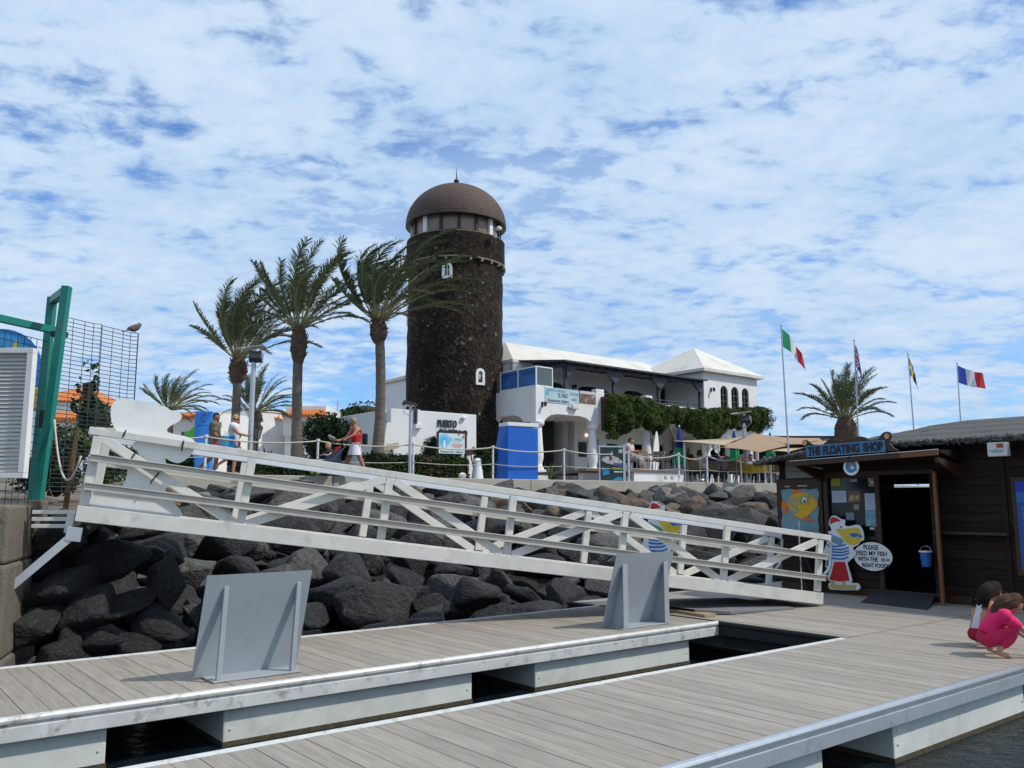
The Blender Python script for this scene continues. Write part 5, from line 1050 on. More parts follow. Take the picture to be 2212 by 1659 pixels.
b = MB(); b.prism([(-.34*w, -.22*h), (-.25*w, -.22*h), (-.26*w, .1*h), (-.295*w, .16*h), (-.33*w, .1*h)], (0, -.040, 0), X3, (0, 0, 1), .003); b.build('lighthouse_print', M_WHITE, ps)
fit_text(ps, 'EL FARO', (.16*w, -.028, .19*h), X3, (0, 0, 1), .5*w, .15*h, pmat('poster_teal', (.10, .33, .42)), .002, .01)
fit_text(ps, 'Restaurante  Italiano', (0, -.028, -.40*h), X3, (0, 0, 1), .86*w, .11*h, MKB, .002, .008)
b = MB()
for i in range(4): b.box((.2*w, -.027, (-.03-.055*i)*h), (w*(.44-.03*(i % 2)-.15*(i == 3)), .003, .018*h))
b.build('red_print', M_RED, ps)
b = MB()
for i in range(4): b.box((.08*w+i*.07*w, -.027, .055*h), (.022*w, .003, .035*h))
b.build('symbols', MKB, ps)
b = MB(); b.prism([(.47*w, .46*h), (.47*w, .22*h), (.37*w, .32*h)], (0, -.027, 0), X3, (0, 0, 1), .003); b.prism([(.2*w, .5*h), (.32*w, .5*h), (.26*w, .36*h)], (0, -.027, 0), X3, (0, 0, 1), .003); b.build('corner_print', pmat('poster_red', (.55, .10, .06)), ps)
# tall blue advertising pillar with white cap
bpz = edge_px(1130, .5); bl = thing('blue_pillar', 'blue painted pillar with a white cap beside the tower on the promenade', 'pillar', edge(bpz, .5), math.atan2(ED.y, ED.x))
def BPt(x, y): return loc_in(bl, PN(x, y, EN, EN.dot(edge(bpz, .5))))
q = [BPt(*p) for p in ((1097, 919), (1162, 926), (1162, 1040), (1097, 1040), (1081, 1040), (1094, 921))]
M_BLUEP = mat('bright_blue_paint', (.012, .115, .50), .45, var=.15, scale=2.5, dirt=(.02, .10, .38), dirt_amt=.6)
b = MB(); b.prism([(q[0].x, q[0].z), (q[1].x, q[1].z), (q[1].x, -.02), (q[3].x, -.02)], (0, 0, 0), X3, (0, 0, 1), -.55); b.build('body', M_BLUEP, bl, bevel=.01)
b = MB(); b.add([(q[0].x-.004, .01, q[0].z), (q[0].x-.004, .01, 0), (q[4].x-.1, .5, 0), (q[0].x-.03, .5, q[0].z)], [(0, 3, 2, 1)]); b.add([(q[0].x-.003, .5, 0), (q[4].x-.1, .5, 0), (q[0].x-.03, .5, q[0].z)], [(0, 1, 2)]); b.build('side_fin', M_BLUEP, bl)
b = MB(); b.box(((q[0].x+q[1].x)/2, .27, q[0].z+.05), (q[1].x-q[0].x+.04, .58, .12)); b.build('cap', M_WHITE, bl, bevel=.01)
for o in list(rest.children): o.location.z += 0
# ================================================================== palms
M_PALM = [mat('palm_leaf_green', (.085, .115, .045), .5, var=.4, scale=3, spec=.5), mat('palm_leaf_olive', (.125, .14, .06), .55, var=.4, scale=3), mat('palm_leaf_dry', (.16, .125, .07), .7, var=.35, scale=3)]
M_RACH = mat('palm_stalk', (.24, .23, .12), .6, var=.25)
M_TRUNK = mat('palm_trunk_grey', (.15, .122, .10), .9, var=.4, scale=4, stretch=(1, 1, 5), bump=.9, bscale=16, dirt=(.07, .055, .045), dirt_amt=.6, dirt_scale=3)
M_BOOT = mat('palm_boot_brown', (.095, .062, .042), .95, var=.5, scale=9, bump=1, bscale=18)
def frond(root, base, az, el, L, wind, rng, droop, mi, width=.52):
    d = Vector((math.cos(az)*math.cos(el), math.sin(az)*math.cos(el), math.sin(el))); p = Vector(base); n = 15; st = L/n; pts = [p.copy()]; ds = [d.copy()]
    for i in range(n):
        t = (i+1)/n
        d = (d + Vector((wind*.085*t, wind*.02*t, -droop*.15*t*t))).normalized(); p = p+d*st; pts.append(p.copy()); ds.append(d.copy())
    b = MB(); b.tube(pts, [.028*(1-.85*i/n)+.004 for i in range(n+1)], 4, 1, cap=False)
    ns = 58; vs = []; fs = []
    for k in range(ns):
        t = .25+.75*k/ns; f = t*n; i = min(int(f), n-1); q = pts[i].lerp(pts[i+1], f-i); dd = ds[i]
        side = dd.cross(Z);
        if side.length < .1: side = Vector((1, 0, 0))
        side.normalize(); up = side.cross(dd)
        ln = width*(math.sin(min(1, (t-.22)*2.2+.15)*math.pi*.5))*(1-max(0, t-.55)*1.05)*L/3
        for s_ in (-1, 1):
            v = (side*s_*.8 + dd*(.62+.5*t) + up*.30 + Vector((wind*.26, 0, -.16-.10*droop)) + Vector((rng.gauss(0, .13), rng.gauss(0, .13), rng.gauss(0, .13)))).normalized()*ln*rng.uniform(.8, 1.15)
            w = dd*.022*L/3; o = len(vs); m_ = q+v*.5+Vector((wind*.02, 0, .012)); vs += [q-w, q+w, m_+w*.9, q+v-Z*.05*ln, m_-w*.9]; fs.append((o, o+1, o+2, o+3, o+4))
    b.add(vs, fs, 0); return b.build('frond', [M_PALM[mi], M_RACH], root)
def palm(x, y, zb, zc, label, seed, L=3.2, wind=1, nf=34, rt=.2, bulge=1.4, lean=(0, 0), group='palm trees on the promenade', lo=-.25, boot=.75, spread=1):
    rng = random.Random(seed); t = thing('palm_tree', label, 'palm tree', (x, y, zb), 0, group); H = zc-zb
    pts = []; rs = []; n = 26
    for i in range(n+1):
        f = i/n; pts.append(Vector((lean[0]*math.sin(f*3.0)+lean[1]*f, 0, f*H))); rs.append(rt*(1.42-.42*min(1, f*2.6))*(1-.12*f)*(1+(.035 if i % 2 else -.02)))
    b = MB(); b.tube(pts, rs, 14); b.build('trunk', M_TRUNK, t, smooth=True)
    top = pts[-1]; b = MB(); rb_ = rt*bulge
    b.lathe([(rt*.85, -boot*1.25), (rb_*.92, -boot*.95), (rb_*1.05, -boot*.55), (rb_*.95, -boot*.2), (rb_*.6, .12), (.02, .2)], top, 14)
    for k in range(46):
        a = rng.random()*6.283; zz_ = -boot*rng.uniform(.05, 1.05); r_ = rb_*(1.0-.25*abs(zz_/boot+.5)); u_ = Vector((math.cos(a), math.sin(a), 0)); q = top+u_*r_*.92+Z*zz_
        b.bar(q, q+u_*rng.uniform(.05, .11)+Z*rng.uniform(.05, .14), .06, .025, u_)
    b.build('crown_boots', M_BOOT, t)
    for k in range(nf):
        f = (k+.5)/nf; el = R(84)-(R(84)-lo)*f**.85; az = k*2.39996+rng.uniform(-.3, .3)
        LL = L*rng.uniform(.82, 1.08)*(1 if f < .75 else .88)
        up = Vector((math.cos(az), math.sin(az), 0)).dot(Vector((1, 0, 0)))
        frond(t, top+Vector((.10*math.cos(az), .10*math.sin(az), .0)), az, el*(1-.1*up*wind), LL*(1+.12*up*wind), wind*(.95+.35*(1-up)), rng, .62+.55*f, 2 if (f > .86 and rng.random() < .6) else (0 if rng.random() < .6 else 1))
    return t
palm(-4.62, 29, PZL, 7.85, 'tallest palm with crown blown against the tower, third of the tall three', 3, 3.5, 1.25, 36, .18, 1.6, (.12, -.02), lo=.42, boot=.62)
palm(-7.25, 29, PZL, 7.6, 'tall palm standing beside the white house, middle one of the three tall palms', 5, 3.0, .65, 31, .178, 1.5, (-.06, -.12), lo=.48, boot=1.0)
palm(-10.12, 31, PZL, 6.85, 'shorter palm by the lamp post with a round brown crown base', 8, 3.25, .85, 34, .165, 1.9, (0, .03), lo=.50, boot=.72)
palm(-16.95, 42, PZL, 6.2, 'small distant palm above the white cut out board', 11, 2.2, .9, 34, .22, 1.4, lo=-.05, boot=.6)
palm(-12.7, 42, PZL, 6.1, 'small distant palm behind the lamp post', 14, 2.3, .6, 30, .22, 1.3, lo=-.05, boot=.6)
palm(16.5, 42, PZL, 5.7, 'stout palm behind the sign of the shop among the flag poles', 17, 2.75, .3, 36, .40, 1.35, lo=.32, boot=1.5)
# ================================================================== shrubs, hedges, ivy
def leafmat(n, c, var=.5): return mat(n, c, .75, var=var, scale=2.2, spec=.12, fine=1)
M_HEDGE = leafmat('hedge_leaf', (.030, .048, .016)); M_IVY = leafmat('ivy_leaf', (.045, .072, .018), .65); M_BUSH = leafmat('bush_leaf', (.018, .034, .014)); M_LIGHTL = leafmat('light_leaf', (.07, .095, .025))
M_TWIG = mat('twig_brown', (.045, .032, .022), .9)
def bush(name, label, c, r, n, size, m, cat='bush', group=None, core=.62, lumps=6, seed=1):
    rg = np.random.default_rng(seed); t = thing(name, label, cat, (c[0], c[1], c[2]-r[2]), 0, group)
    cs = [(np.zeros(3), 1.0)]+[(rg.normal(size=3)*.42, rg.uniform(.42, .68)) for _ in range(lumps)]
    P = []; Nn = []
    per = n//len(cs)
    for o, s in cs:
        d = rg.normal(size=(per, 3)); d /= np.linalg.norm(d, axis=1)[:, None]; rad = rg.uniform(.62, 1.0, per)**.5
        P.append(o+d*(rad*s)[:, None]); Nn.append(d)
    P = np.concatenate(P)*np.array(r)+np.array([0, 0, r[2]]); Nn = np.concatenate(Nn)
    k = P[:, 2] > .02; P, Nn = P[k], Nn[k]
    leaves('foliage', P, Nn, rg.uniform(.7, 1.3, len(P))*size, m, t)
    b = MB(); b.ball((0, 0, r[2]), (r[0]*core, r[1]*core, r[2]*core), 10, 7)
    for k in range(5): a = k*1.3; b.tube([(0, 0, 0), (.4*r[0]*math.cos(a), .4*r[1]*math.sin(a), r[2]*1.1)], .03, 5)
    b.build('branches', M_TWIG, t); return t
def hedge(name, label, a0, a1, back, w, h, n, m, seed, flowers=0, size=.05):
    rg = np.random.default_rng(seed); t = thing(name, label, 'hedge', edge(a0, back), math.atan2(ED.y, ED.x)); L = a1-a0
    x = rg.uniform(0, L, n); f = rg.random(n); y = np.where(f < .45, rg.normal(0, .05, n), rg.uniform(0, w, n)); z = np.where(f < .45, rg.uniform(.02, h, n), h+rg.normal(0, .045, n))
    bump = np.array([noise3((xx*1.7, seed, 0), 1) for xx in x]); z = z*(1+.10*bump); y += .06*np.array([noise3((xx*2.3, zz_*2, seed), 1) for xx, zz_ in zip(x, z)])
    Nn = np.where((f < .45)[:, None], np.array([0, -1, .3]), np.array([0, -.2, 1]))
    leaves('foliage', np.stack([x, y, z], 1), Nn, rg.uniform(.7, 1.4, n)*size, m, t, jitter=.8)
    b = MB(); b.box((L/2, w/2+.05, h*.45), (L-.1, w-.08, h*.86)); b.build('core', M_TWIG, t)
    if flowers:
        P = np.stack([rg.uniform(0, L, flowers), rg.uniform(-.09, -.05, flowers), rg.uniform(.1, h*.9, flowers)], 1); P = np.repeat(P, 5, 0)+rg.normal(0, .03, (flowers*5, 3)); leaves('flowers', P, np.tile([0, -1, 0.], (len(P), 1)), .045, pmat('red_flower', (.45, .03, .02)), t, aspect=.8)
    return t
hedge('hedge', 'clipped green hedge with red flowers along the promenade under the tower', edge_px(800, .9), edge_px(1012, .9), .9, .8, .62, 9000, M_HEDGE, 5, 9)
hedge('hedge', 'low dark hedge behind the rope fence by the walking couple', edge_px(505, 1.0), edge_px(740, 1.0), 1.0, .8, .42, 7000, M_BUSH, 6)
hedge('hedge', 'short dark green hedge at the foot of the tower beside the blue pillar', edge_px(1045, .9), edge_px(1092, .9), .9, .8, .9, 2500, M_HEDGE, 7)
hedge('hedge', 'dark hedge behind the white cut out board and the blue kiosk pillar', edge_px(235, 2.2), edge_px(420, 2.2), 2.2, .8, .55, 4500, M_BUSH, 8)
b = MB(); b.lathe([(.2, 0), (.17, .25), (.12, .5), (.13, .6), (.08, .66), (0, .68)], edge(edge_px(1032, 1.0), 1.0), 14); tag(b.build('stone_bollard', M_PLAS, smooth=40), 'white painted stone bollard half hidden in the hedge', 'bollard')
b = MB(); b.ball(edge(edge_px(999, .75), .75)+Z*.10, (.13, .1, .1), 10, 6); tag(b.build('white_stone', M_PLAS, smooth=True), 'small white painted stone under the clipped hedge', 'stone')
bush('bush', 'big dark green bush in front of the white house by the stroller', PY(703, 960, 33), (1.15, 1.0, 1.35), 5200, .075, M_BUSH, seed=2)
bush('bush', 'dark leafy shrub under the restaurant poster by the white wall', PY(936, 980, 31.5), (.80, .22, .62), 2400, .085, M_BUSH, seed=3)
bush('bush', 'dark round bush behind the tall wire fence', PY(214, 908, 26), (.55, .6, .6), 2800, .06, M_BUSH, seed=4)
bush('bush', 'distant treetop rising over the wall behind the woman', PY(790, 893, 50), (1.3, 1.2, .75), 2200, .10, M_HEDGE, seed=5)
bush('bush', 'second distant treetop beside the tallest palm trunk', PY(762, 900, 52), (.8, .8, .5), 900, .10, M_HEDGE, seed=6)
bush('climbing_plant', 'pale green climbing plant with loose stems on the wire fence', PY(165, 960, 13.2), (.50, .35, .42), 1500, .035, M_LIGHTL, 'plant', core=.2, seed=7)
bush('climbing_plant', 'thin tall sprig growing through the top of the wire fence', PY(190, 835, 13.6), (.16, .12, .5), 240, .05, M_HEDGE, 'plant', core=.05, seed=8)
bush('climbing_plant', 'yellow green plant low behind the end of the gangway', PY(240, 985, 13), (.45, .3, .42), 1100, .04, M_LIGHTL, 'plant', core=.15, seed=9)
bush('climbing_plant', 'dark undergrowth between the green gate posts', PY(125, 1010, 12.6), (.55, .4, .42), 1500, .04, M_BUSH, 'plant', core=.4, seed=10)
def spiky(label, p, n, L, m, seed, up=.8):
    rg = random.Random(seed); t = thing('agave', label, 'plant', p)
    for k in range(n):
        a = k*2.4; e = R(rg.uniform(35, 82)); d = Vector((math.cos(a)*math.cos(e), math.sin(a)*math.cos(e), math.sin(e))); s = d.cross(Z).normalized(); l = L*rg.uniform(.7, 1.1); b = MB()
        b.add([s*-.03, s*.03, d*l*.5+s*.035+Z*.03, d*l-Z*.05*l, d*l*.5-s*.035+Z*.03], [(0, 1, 2, 4), (4, 2, 3)]); b.build('leaf', m, t)
M_AGAVE = leafmat('agave_leaf', (.13, .16, .08), .3)
spiky('pale spiky agave beside the column pedestal at the wall edge', edge(edge_px(1187, .35), .35), 12, .75, M_AGAVE, 1)
spiky('dark spiky plant at the foot of the white garden wall', edge(edge_px(848, 1.9), 1.9)+Z*.35, 16, .55, M_BUSH, 2)
spiky('dark spiky plant near the lantern behind the hedge', edge(edge_px(578, 2.4), 2.4)+Z*.2, 16, .8, M_BUSH, 3)
# ---- ivy on the balcony
iv = thing('ivy', 'thick green ivy draped over the restaurant balcony', 'ivy'); iv.matrix_basis = rest.matrix_basis.copy()
def ivy_lo(x):
    k = [(3.45, 4.75), (3.6, 4.35), (4.1, 4.25), (4.7, 4.55), (5.0, 4.75), (5.6, 4.9), (6.3, 4.75), (6.9, 4.55), (7.5, 5.0), (8.1, 5.2), (8.7, 4.95), (9.4, 4.55), (10.2, 4.4), (11, 4.5), (11.6, 5.1), (12.4, 5.25), (13.4, 5.1), (14.6, 5.15), (15.3, 5.3)]
    return float(np.interp(x, [a for a, _ in k], [c for _, c in k]))
def ivy_hi(x): return float(np.interp(x, [3.45, 3.7, 5.5, 7.5, 9, 11, 13, 15.0, 15.3], [5.9, 6.12, 6.13, 5.86, 5.85, 6.03, 6.18, 6.36, 6.2]))
def ivy_pts(n, depth, edge_drop):
    P = []; Nn = []
    while len(P) < n:
        x = random.uniform(3.42, 15.32); lo, hi = ivy_lo(x), ivy_hi(x)+.1*noise3((x*2.1, 0, 3), 1); lo += .28*noise3((x*3.1, 5, 1), 1); z = random.uniform(lo, hi)
        e = min(1, (z-lo)/.5, (hi-z)/.25+.15, (x-3.3)/.4, (15.5-x)/.4); nz_ = noise3((x*1.1, z*1.3, 0), 1)*.20+noise3((x*2.7, z*2.9, 2), 1)*.14
        y = -(.18+.36*max(0, e)**.5+nz_)+random.uniform(0, .22)
        if x < 6.7: y -= .16*min(1, (6.7-x)/.6)
        if x > 14.4: y += random.uniform(0, 1.2)
        P.append((x, y, z-PZL)); Nn.append((.9*noise3((x*2, z*2, 7), 1)+(.8 if x > 15 else 0), -1, .35+.9*noise3((x*2.3, z*2.3, 9), 1)))
    return np.array(P), np.array(Nn)
P, Nn = ivy_pts(46000, .4, 0); leaves('foliage', P, Nn, RNG.uniform(.032, .062, len(P)), M_IVY, iv, jitter=.7)
P, Nn = ivy_pts(6000, .4, 0); leaves('young_leaves', P-np.array([0, .04, 0]), Nn, RNG.uniform(.028, .05, len(P)), M_LIGHTL, iv, jitter=.7)
b = MB(); xs = np.arange(3.55, 15.2, .3)
for i in range(len(xs)-1):
    x = (xs[i]+xs[i+1])/2; lo, hi = ivy_lo(x)+.25, ivy_hi(x)-.12; b.box((x, -.12, (lo+hi)/2-PZL), (.3, .22, max(.1, hi-lo)))
b.build('core', M_TWIG, iv)
b = MB(); b.box((14.95, .5, zz(5.8)), (.5, 1.2, .7)); b.build('core', M_TWIG, iv)
M_VINE = mat('vine_stem', (.16, .14, .12), .9, var=.35, scale=6)
for (x0, pts) in enumerate(((6.6, [(6.62, -.3, 2.4), (6.5, -.35, 3.2), (6.3, -.3, 4.0), (6.2, -.3, 4.8)]), (7.6, [(7.3, -.35, 2.4), (7.6, -.4, 3.2), (8.1, -.35, 3.8), (7.9, -.3, 4.3), (7.4, -.3, 5.0)]), (7.7, [(7.5, -.35, 2.4), (7.4, -.3, 3.5), (7.9, -.35, 4.0)]), (9.6, [(9.5, -.3, 2.4), (9.7, -.3, 3.5), (9.6, -.3, 4.6)]), (10, [(10.0, -.3, 2.4), (9.9, -.35, 3.6), (10.2, -.3, 4.5)]), (10.6, [(10.7, -.3, 2.4), (10.6, -.3, 3.6), (10.4, -.3, 4.6)]), (4.2, [(4.1, -.2, 2.4), (4.15, -.2, 3.2), (4.2, -.25, 3.9)]))):
    b = MB(); b.tube([Vector((x, y, zz(z))) for x, y, z in pts[1]], .045, 6); b.build('stem', M_VINE, iv, smooth=True)
# ================================================================== houses
M_HGREY = mat('shaded_house_plaster', (.58, .58, .58), .85, var=.04, scale=1.5); M_TILE = mat('orange_roof_tile', (.56, .17, .04), .7, var=.22, scale=4)
def house(label, x0, x1, yt, Y, depth, rot=0, zb=PZL):
    a, c = PY(x0, yt, Y), PY(x1, yt, Y); t = thing('house', label, 'house', (a.x, Y, zb), rot, 'white houses behind the promenade'); w = c.x-a.x; h = a.z-zb
    b = MB(); b.box((w/2, depth/2, h/2), (w, depth, h)); b.build('wall', M_PLAS, t, bevel=.03); return t, w, h
def tiles(t, x0, x1, z0, y0=-.55, y1=.0, rise=.42, ends=True):
    b = MB(); n = int((x1-x0)/.16); me = None
    b.add([(x0, y0, z0), (x1, y0, z0), (x1-.35*ends, y1, z0+rise), (x0+.35*ends, y1, z0+rise), (x0, y0, z0-.07), (x1, y0, z0-.07), (x1, y1, z0-.07), (x0, y1, z0-.07)], [(0, 1, 2, 3), (4, 5, 1, 0), (4, 7, 6, 5), (1, 5, 6, 2), (0, 3, 7, 4)])
    for i in range(n+1):
        x = x0+(x1-x0)*i/n; k = min(1, max(0, min(x-x0, x1-x)/.35)) if ends else 1
        if k > .2: b.tube([(x, y0-.02, z0+.03), (x, y0+(y1-y0)*k, z0+rise*k+.03)], .055, 6)
    b.build('tiled_roof', M_TILE, t)
def hwin(t, x, z, w, h, y=0, shutter=None):
    b = MB(); b.box((x, y-.01, z+h/2), (w+.12, .05, h+.12)); f = b.build('window', M_WF, t); b = MB(); b.box((x, y-.03, z+h/2), (w, .03, h)); b.build('pane', M_GLASSD if not shutter else shutter, f)
t, w, h = house('large plain white house wall between the palm trunks', 446, 612, 890, 50, 9, R(-34))
t, w, h = house('white house front with an orange tiled balcony roof behind the middle palm', 618, 705, 876, 47.5, 8)
k = w/87
tiles(t, -.02, 85*k+.3, h-24*k*1.0, -.75, 0, .34)
b = MB(); b.box((w/2, -.25, h-30*k), (w+.1, .5, .22)); b.build('eave', M_PLAS, t); b = MB(); b.box((22*k/2*.8, -.2, h-47*k), (18*k, .4, 1.0)); b.build('balcony_wall', M_PLAS, t, bevel=.02)
hwin(t, 58*k, h-60*k, 1.2, .9, 0, mat('green_shutter', (.30, .38, .33), .6)); hwin(t, 24*k, h-62*k, .5, 1.0, 0, MATS['green_shutter'])
b = MB(); b.box((w+.1, -.1, h-62*k), (.25, .25, 60*k)); b.build('corner_pier', M_PLAS, t)
t, w, h = house('low white house with an aerial mast right of the bush', 706, 815, 891, 54, 8); b = MB(); b.tube([(w*.2, .2, h), (w*.2, .2, h+.75)], .06, 6); b.build('mast', M_STEEL, t)
t, w, h = house('white house with a long orange tile edge left of the blue kiosk pillar', 345, 480, 906, 46, 8, R(-30)); tiles(t, -.1, w+.1, h-.02, -.35, .15, .26, False); b = MB(); b.box((w/2, 2, h+.13), (w, 4, .3)); b.build('parapet', M_PLAS, t)
for x in (422, 437, 472): hwin(t, PY(x, 950, 46).x-t.location.x, h-1.35, .28, .6)
t, w, h = house('white house with an orange hipped roof behind the wire fence', 60, 190, 868, 44, 6); hx = w/2
b = MB(); b.add([(-.3, -.3, h), (w+.3, -.3, h), (w+.3, 6.3, h), (-.3, 6.3, h), (hx-.2, 3, h+1.15), (hx+.2, 3, h+1.15)], [(0, 1, 5, 4), (1, 2, 5), (2, 3, 4, 5), (3, 0, 4), (3, 2, 1, 0)])
for i in range(18):
    x = -.2+(w+.4)*i/17; q = min(1, min(x+.3, w+.3-x)/(hx+.1)); b.tube([(x, -.32, h+.02), (x, -.3+3.3*q, h+1.15*q+.03)], .06, 5)
b.build('hipped_roof', M_TILE, t); hwin(t, w*.72, h-1.5, .9, .8); hwin(t, w*.3, h-1.5, .5, .8)
t, w, h = house('low white garden house with an orange tiled porch behind the plants', 118, 218, 905, 38, 5); tiles(t, -.2, w+.2, h-.05, -.5, .2, .35)
t, w, h = house('white house corner with a small orange roof behind the distant palm', 588, 612, 893, 49, 6); tiles(t, -.4, w, h-.35, -.5, .05, .3)
# low garden wall and parked car at the left
b = MB(); b.box((0, 0, .2), (8, .25, .4)); o = b.build('low_wall', M_KERB, bevel=.02); o.location = (-11.5, 21.9, PZL-.35); o.rotation_euler = (0, 0, R(6)); tag(o, 'low beige garden wall behind the wire fence', 'wall')
def car(label, x, y, rz, col):
    t = thing('parked_car', label, 'car', (x, y, PZL), rz); m = mat('car_paint_'+str(col[0]), col, .25, var=.03, spec=.6)
    side = [(-2.0, .35), (-2.05, .7), (-1.9, .88), (-1.0, .98), (-.45, 1.42), (.7, 1.45), (1.5, 1.05), (2.0, .98), (2.1, .6), (2.05, .35)]
    b = MB(); b.prism(side, (0, -.82, 0), (1, 0, 0), (0, 0, 1), -1.64); b.build('body', m, t, bevel=.06)
    gl = [(-.92, 1.0), (-.42, 1.37), (.66, 1.39), (1.32, 1.04)]; b = MB(); b.prism(gl, (0, -.835, 0), (1, 0, 0), (0, 0, 1), -1.67); b.add([(-1.01, -.7, .99), (-1.01, .7, .99), (-.47, .62, 1.41), (-.47, -.62, 1.41)], [(0, 3, 2, 1)]); b.build('windows', M_GLASSD, t)
    for sx in (-1.25, 1.3):
        for sy in (-.78, .78):
            b = MB(); b.tube([(sx, sy-.1, .31), (sx, sy+.1, .31)], .31, 18); w_ = b.build('wheel', mat('tyre_black', (.02, .02, .02), .8), t, smooth=40); b = MB(); b.tube([(sx, sy-.108, .31), (sx, sy+.108, .31)], .18, 14); b.build('rim', M_STEEL, w_, smooth=40)
    for sy in (-.6, .6):
        b = MB(); b.box((-2.02, sy, .72), (.06, .3, .14)); b.build('headlight', M_WF, t)
    return t
q = PY(150, 1020, 36); car('white parked car seen through the wire fence at the left', q.x-.4, 36, R(8), (.62, .64, .66)); q = PY(262, 1020, 37); car('pale blue parked car partly hidden behind the gangway end', q.x, 37.5, R(6), (.35, .52, .58))
# ================================================================== lamps
def lamp(label, p, h, style, head_rot=0):
    t = thing('lamp_post', label, 'lamp post', p, head_rot, 'floodlight posts on the promenade')
    r = .075 if style == 'A' else .05
    b = MB(); b.tube([(0, 0, 0), (0, 0, h*.5), (0, 0, h)], [r, r*.95, r*.9], 12); b.tube([(0, 0, 0), (0, 0, .02)], r*2.2, 12); b.build('pole', M_STEEL, t, smooth=40)
    if style == 'A':
        b = MB(); b.bar((-.30, -.02, h+.02), (.30, .02, h+.10), .36, .03); b.bar((-.36, -.18, h+.0), (-.28, -.02, h+.05), .3, .03); b.build('cover', mat('cover_grey', (.42, .42, .42), .5), t, bevel=.004)
        b = MB(); M_ = Euler((R(-28), 0, R(12))).to_matrix(); b.box((.06, -.05, h-.22), (.36, .22, .26), M_); hd = b.build('floodlight', mat('floodlight_black', (.02, .024, .026), .4), t, bevel=.02)
        b = MB(); b.tube([(-.18, -.0, h-.3), (-.16, -.05, h-.5), (-.02, -.03, h-.42)], .014, 6); b.tube([(.26, 0, h-.1), (.28, -.05, h-.35), (.12, -.05, h-.52), (.02, -.02, h-.40)], .014, 6); b.build('yoke', M_STEEL, t)
    else:
        b = MB()
        prof = [(.0, .02), (.16, .12), (.19, .02), (.17, -.04), (.02, -.06)]
        b.prism([(-.22, -.03), (-.16, .1), (.18, .02), (.24, -.05), (-.1, -.02)], (-.04, -.1, h+.06), (1, 0, 0), (0, 0, 1), -.22); b.build('hood', mat('hood_brown', (.06, .05, .042), .5), t, bevel=.01)
        b = MB(); b.box((-.02, .0, h+.02), (.26, .16, .05)); b.build('glass', mat('lamp_glass', (.5, .5, .48), .2), t); b = MB(); b.tube([(-.2, -.02, h+.02), (-.2, -.02, h-.2), (-.02, 0, h-.3)], .012, 6); b.tube([(.16, 0, h), (.06, 0, h-.14)], .012, 6); b.build('yoke', M_STEEL, t)
    return t
lamp('tall grey floodlight post with a tilted cover beside the walking couple', (-7.22, 23.5, PZL), 3.52, 'A')
e_ = edge(edge_px(886, .1), .1); lamp('slim grey post with a brown hooded lamp in front of the white wall', e_, 2.10, 'B')
e_ = edge(edge_px(1609, 1.4), 1.4); lamp('tall pale floodlight post standing on the restaurant terrace', e_, 2.75, 'A', R(-20))
bl_ = thing('street_lantern', 'black old style street lantern in front of the plain white house', 'lantern', PY(551, 1040, 27)); bl_.location.z = PZL; bl_.matrix_basis = Matrix.Translation(bl_.location)
MI = pmat('lantern_iron', (.015, .016, .018)); hh = PY(551, 950, 27).z-PZL
b = MB(); b.lathe([(.09, 0), (.09, .25), (.05, .3), (.035, .6), (.03, hh), (.07, hh+.02)], (0, 0, 0), 10); b.build('pole', MI, bl_, smooth=40)
b = MB(); b.lathe([(.09, hh+.03), (.16, hh+.36)], (0, 0, 0), 6); b.build('glass', mat('lantern_glass', (.18, .17, .15), .15), bl_); b = MB(); b.lathe([(.20, hh+.36), (.17, hh+.42), (.06, hh+.54), (.02, hh+.58), (.04, hh+.62), (0, hh+.66)], (0, 0, 0), 6)
for i in range(6): a = i*math.pi/3; b.bar((.09*math.cos(a), .09*math.sin(a), hh+.02), (.165*math.cos(a), .165*math.sin(a), hh+.37), .02, .02)
b.build('cap', MI, bl_)
# ================================================================== rope fence
FP = [232, 445, 687, 893, 1065, 1218, 1357, 1465, 1526, 1599, 1650, 1693]
proto = None; tops = []
for i, px_ in enumerate(FP):
    p = edge(edge_px(px_, .18), .18); where = ['behind the white cut out board', 'in front of the walking man', 'beside the child in the stroller', 'beside the hooded lamp', 'in front of the lava tower', 'in front of the arcade', 'at the right edge of the diving poster', 'before the low planter wall', 'before the seated woman in pale top', 'beside the yellow table', 'right of the yellow table', 'nearest to the shop roof'][i]
    if proto is None:
        proto = thing('fence_post', 'x', 'post', p, 0, 'white posts of the rope fence'); b = MB(); b.tube([(0, 0, 0), (0, 0, 1.0)], .03, 10); b.build('tube', M_WF, proto, smooth=40); b = MB(); b.lathe([(.0, .96), (.055, .96), (.055, 1.02), (.0, 1.03)], (0, 0, 0), 10); b.build('cap', M_WF, proto); b = MB()
        for z_ in (.44, .17): b.lathe([(.03, z_), (.05, z_+.01), (.05, z_+.04), (.03, z_+.05)], (0, 0, 0), 10)
        b.build('ring', M_STEEL, proto); f = proto
    else: f = copy_tree(proto, loc=p)
    f['label'] = 'white rope fence post %s' % where; tops.append(p)
for i in range(len(tops)-1):
    a, c = tops[i], tops[i+1]; w = ['left of the walking man', 'across the walking couple', 'across the woman with the stroller', 'across the restaurant poster', 'across the blue pillar', 'across the arcade', 'across the planter wall', 'before the terrace chairs', 'before the seated guests', 'before the yellow table', 'nearest the shop roof'][i]
    t = thing('fence_rope', 'pale rope pair of the fence hanging %s' % w, 'rope', a, 0, 'ropes of the promenade fence')
    rope('r', Vector((0, 0, .97)), c-a+Z*.97, .10 if i < 6 else .16, .022, 12).build('upper_rope', M_ROPE, t, smooth=True); rope('r', Vector((0, 0, .45)), c-a+Z*.45, .05, .011, 12).build('lower_rope', M_ROPE, t, smooth=True)
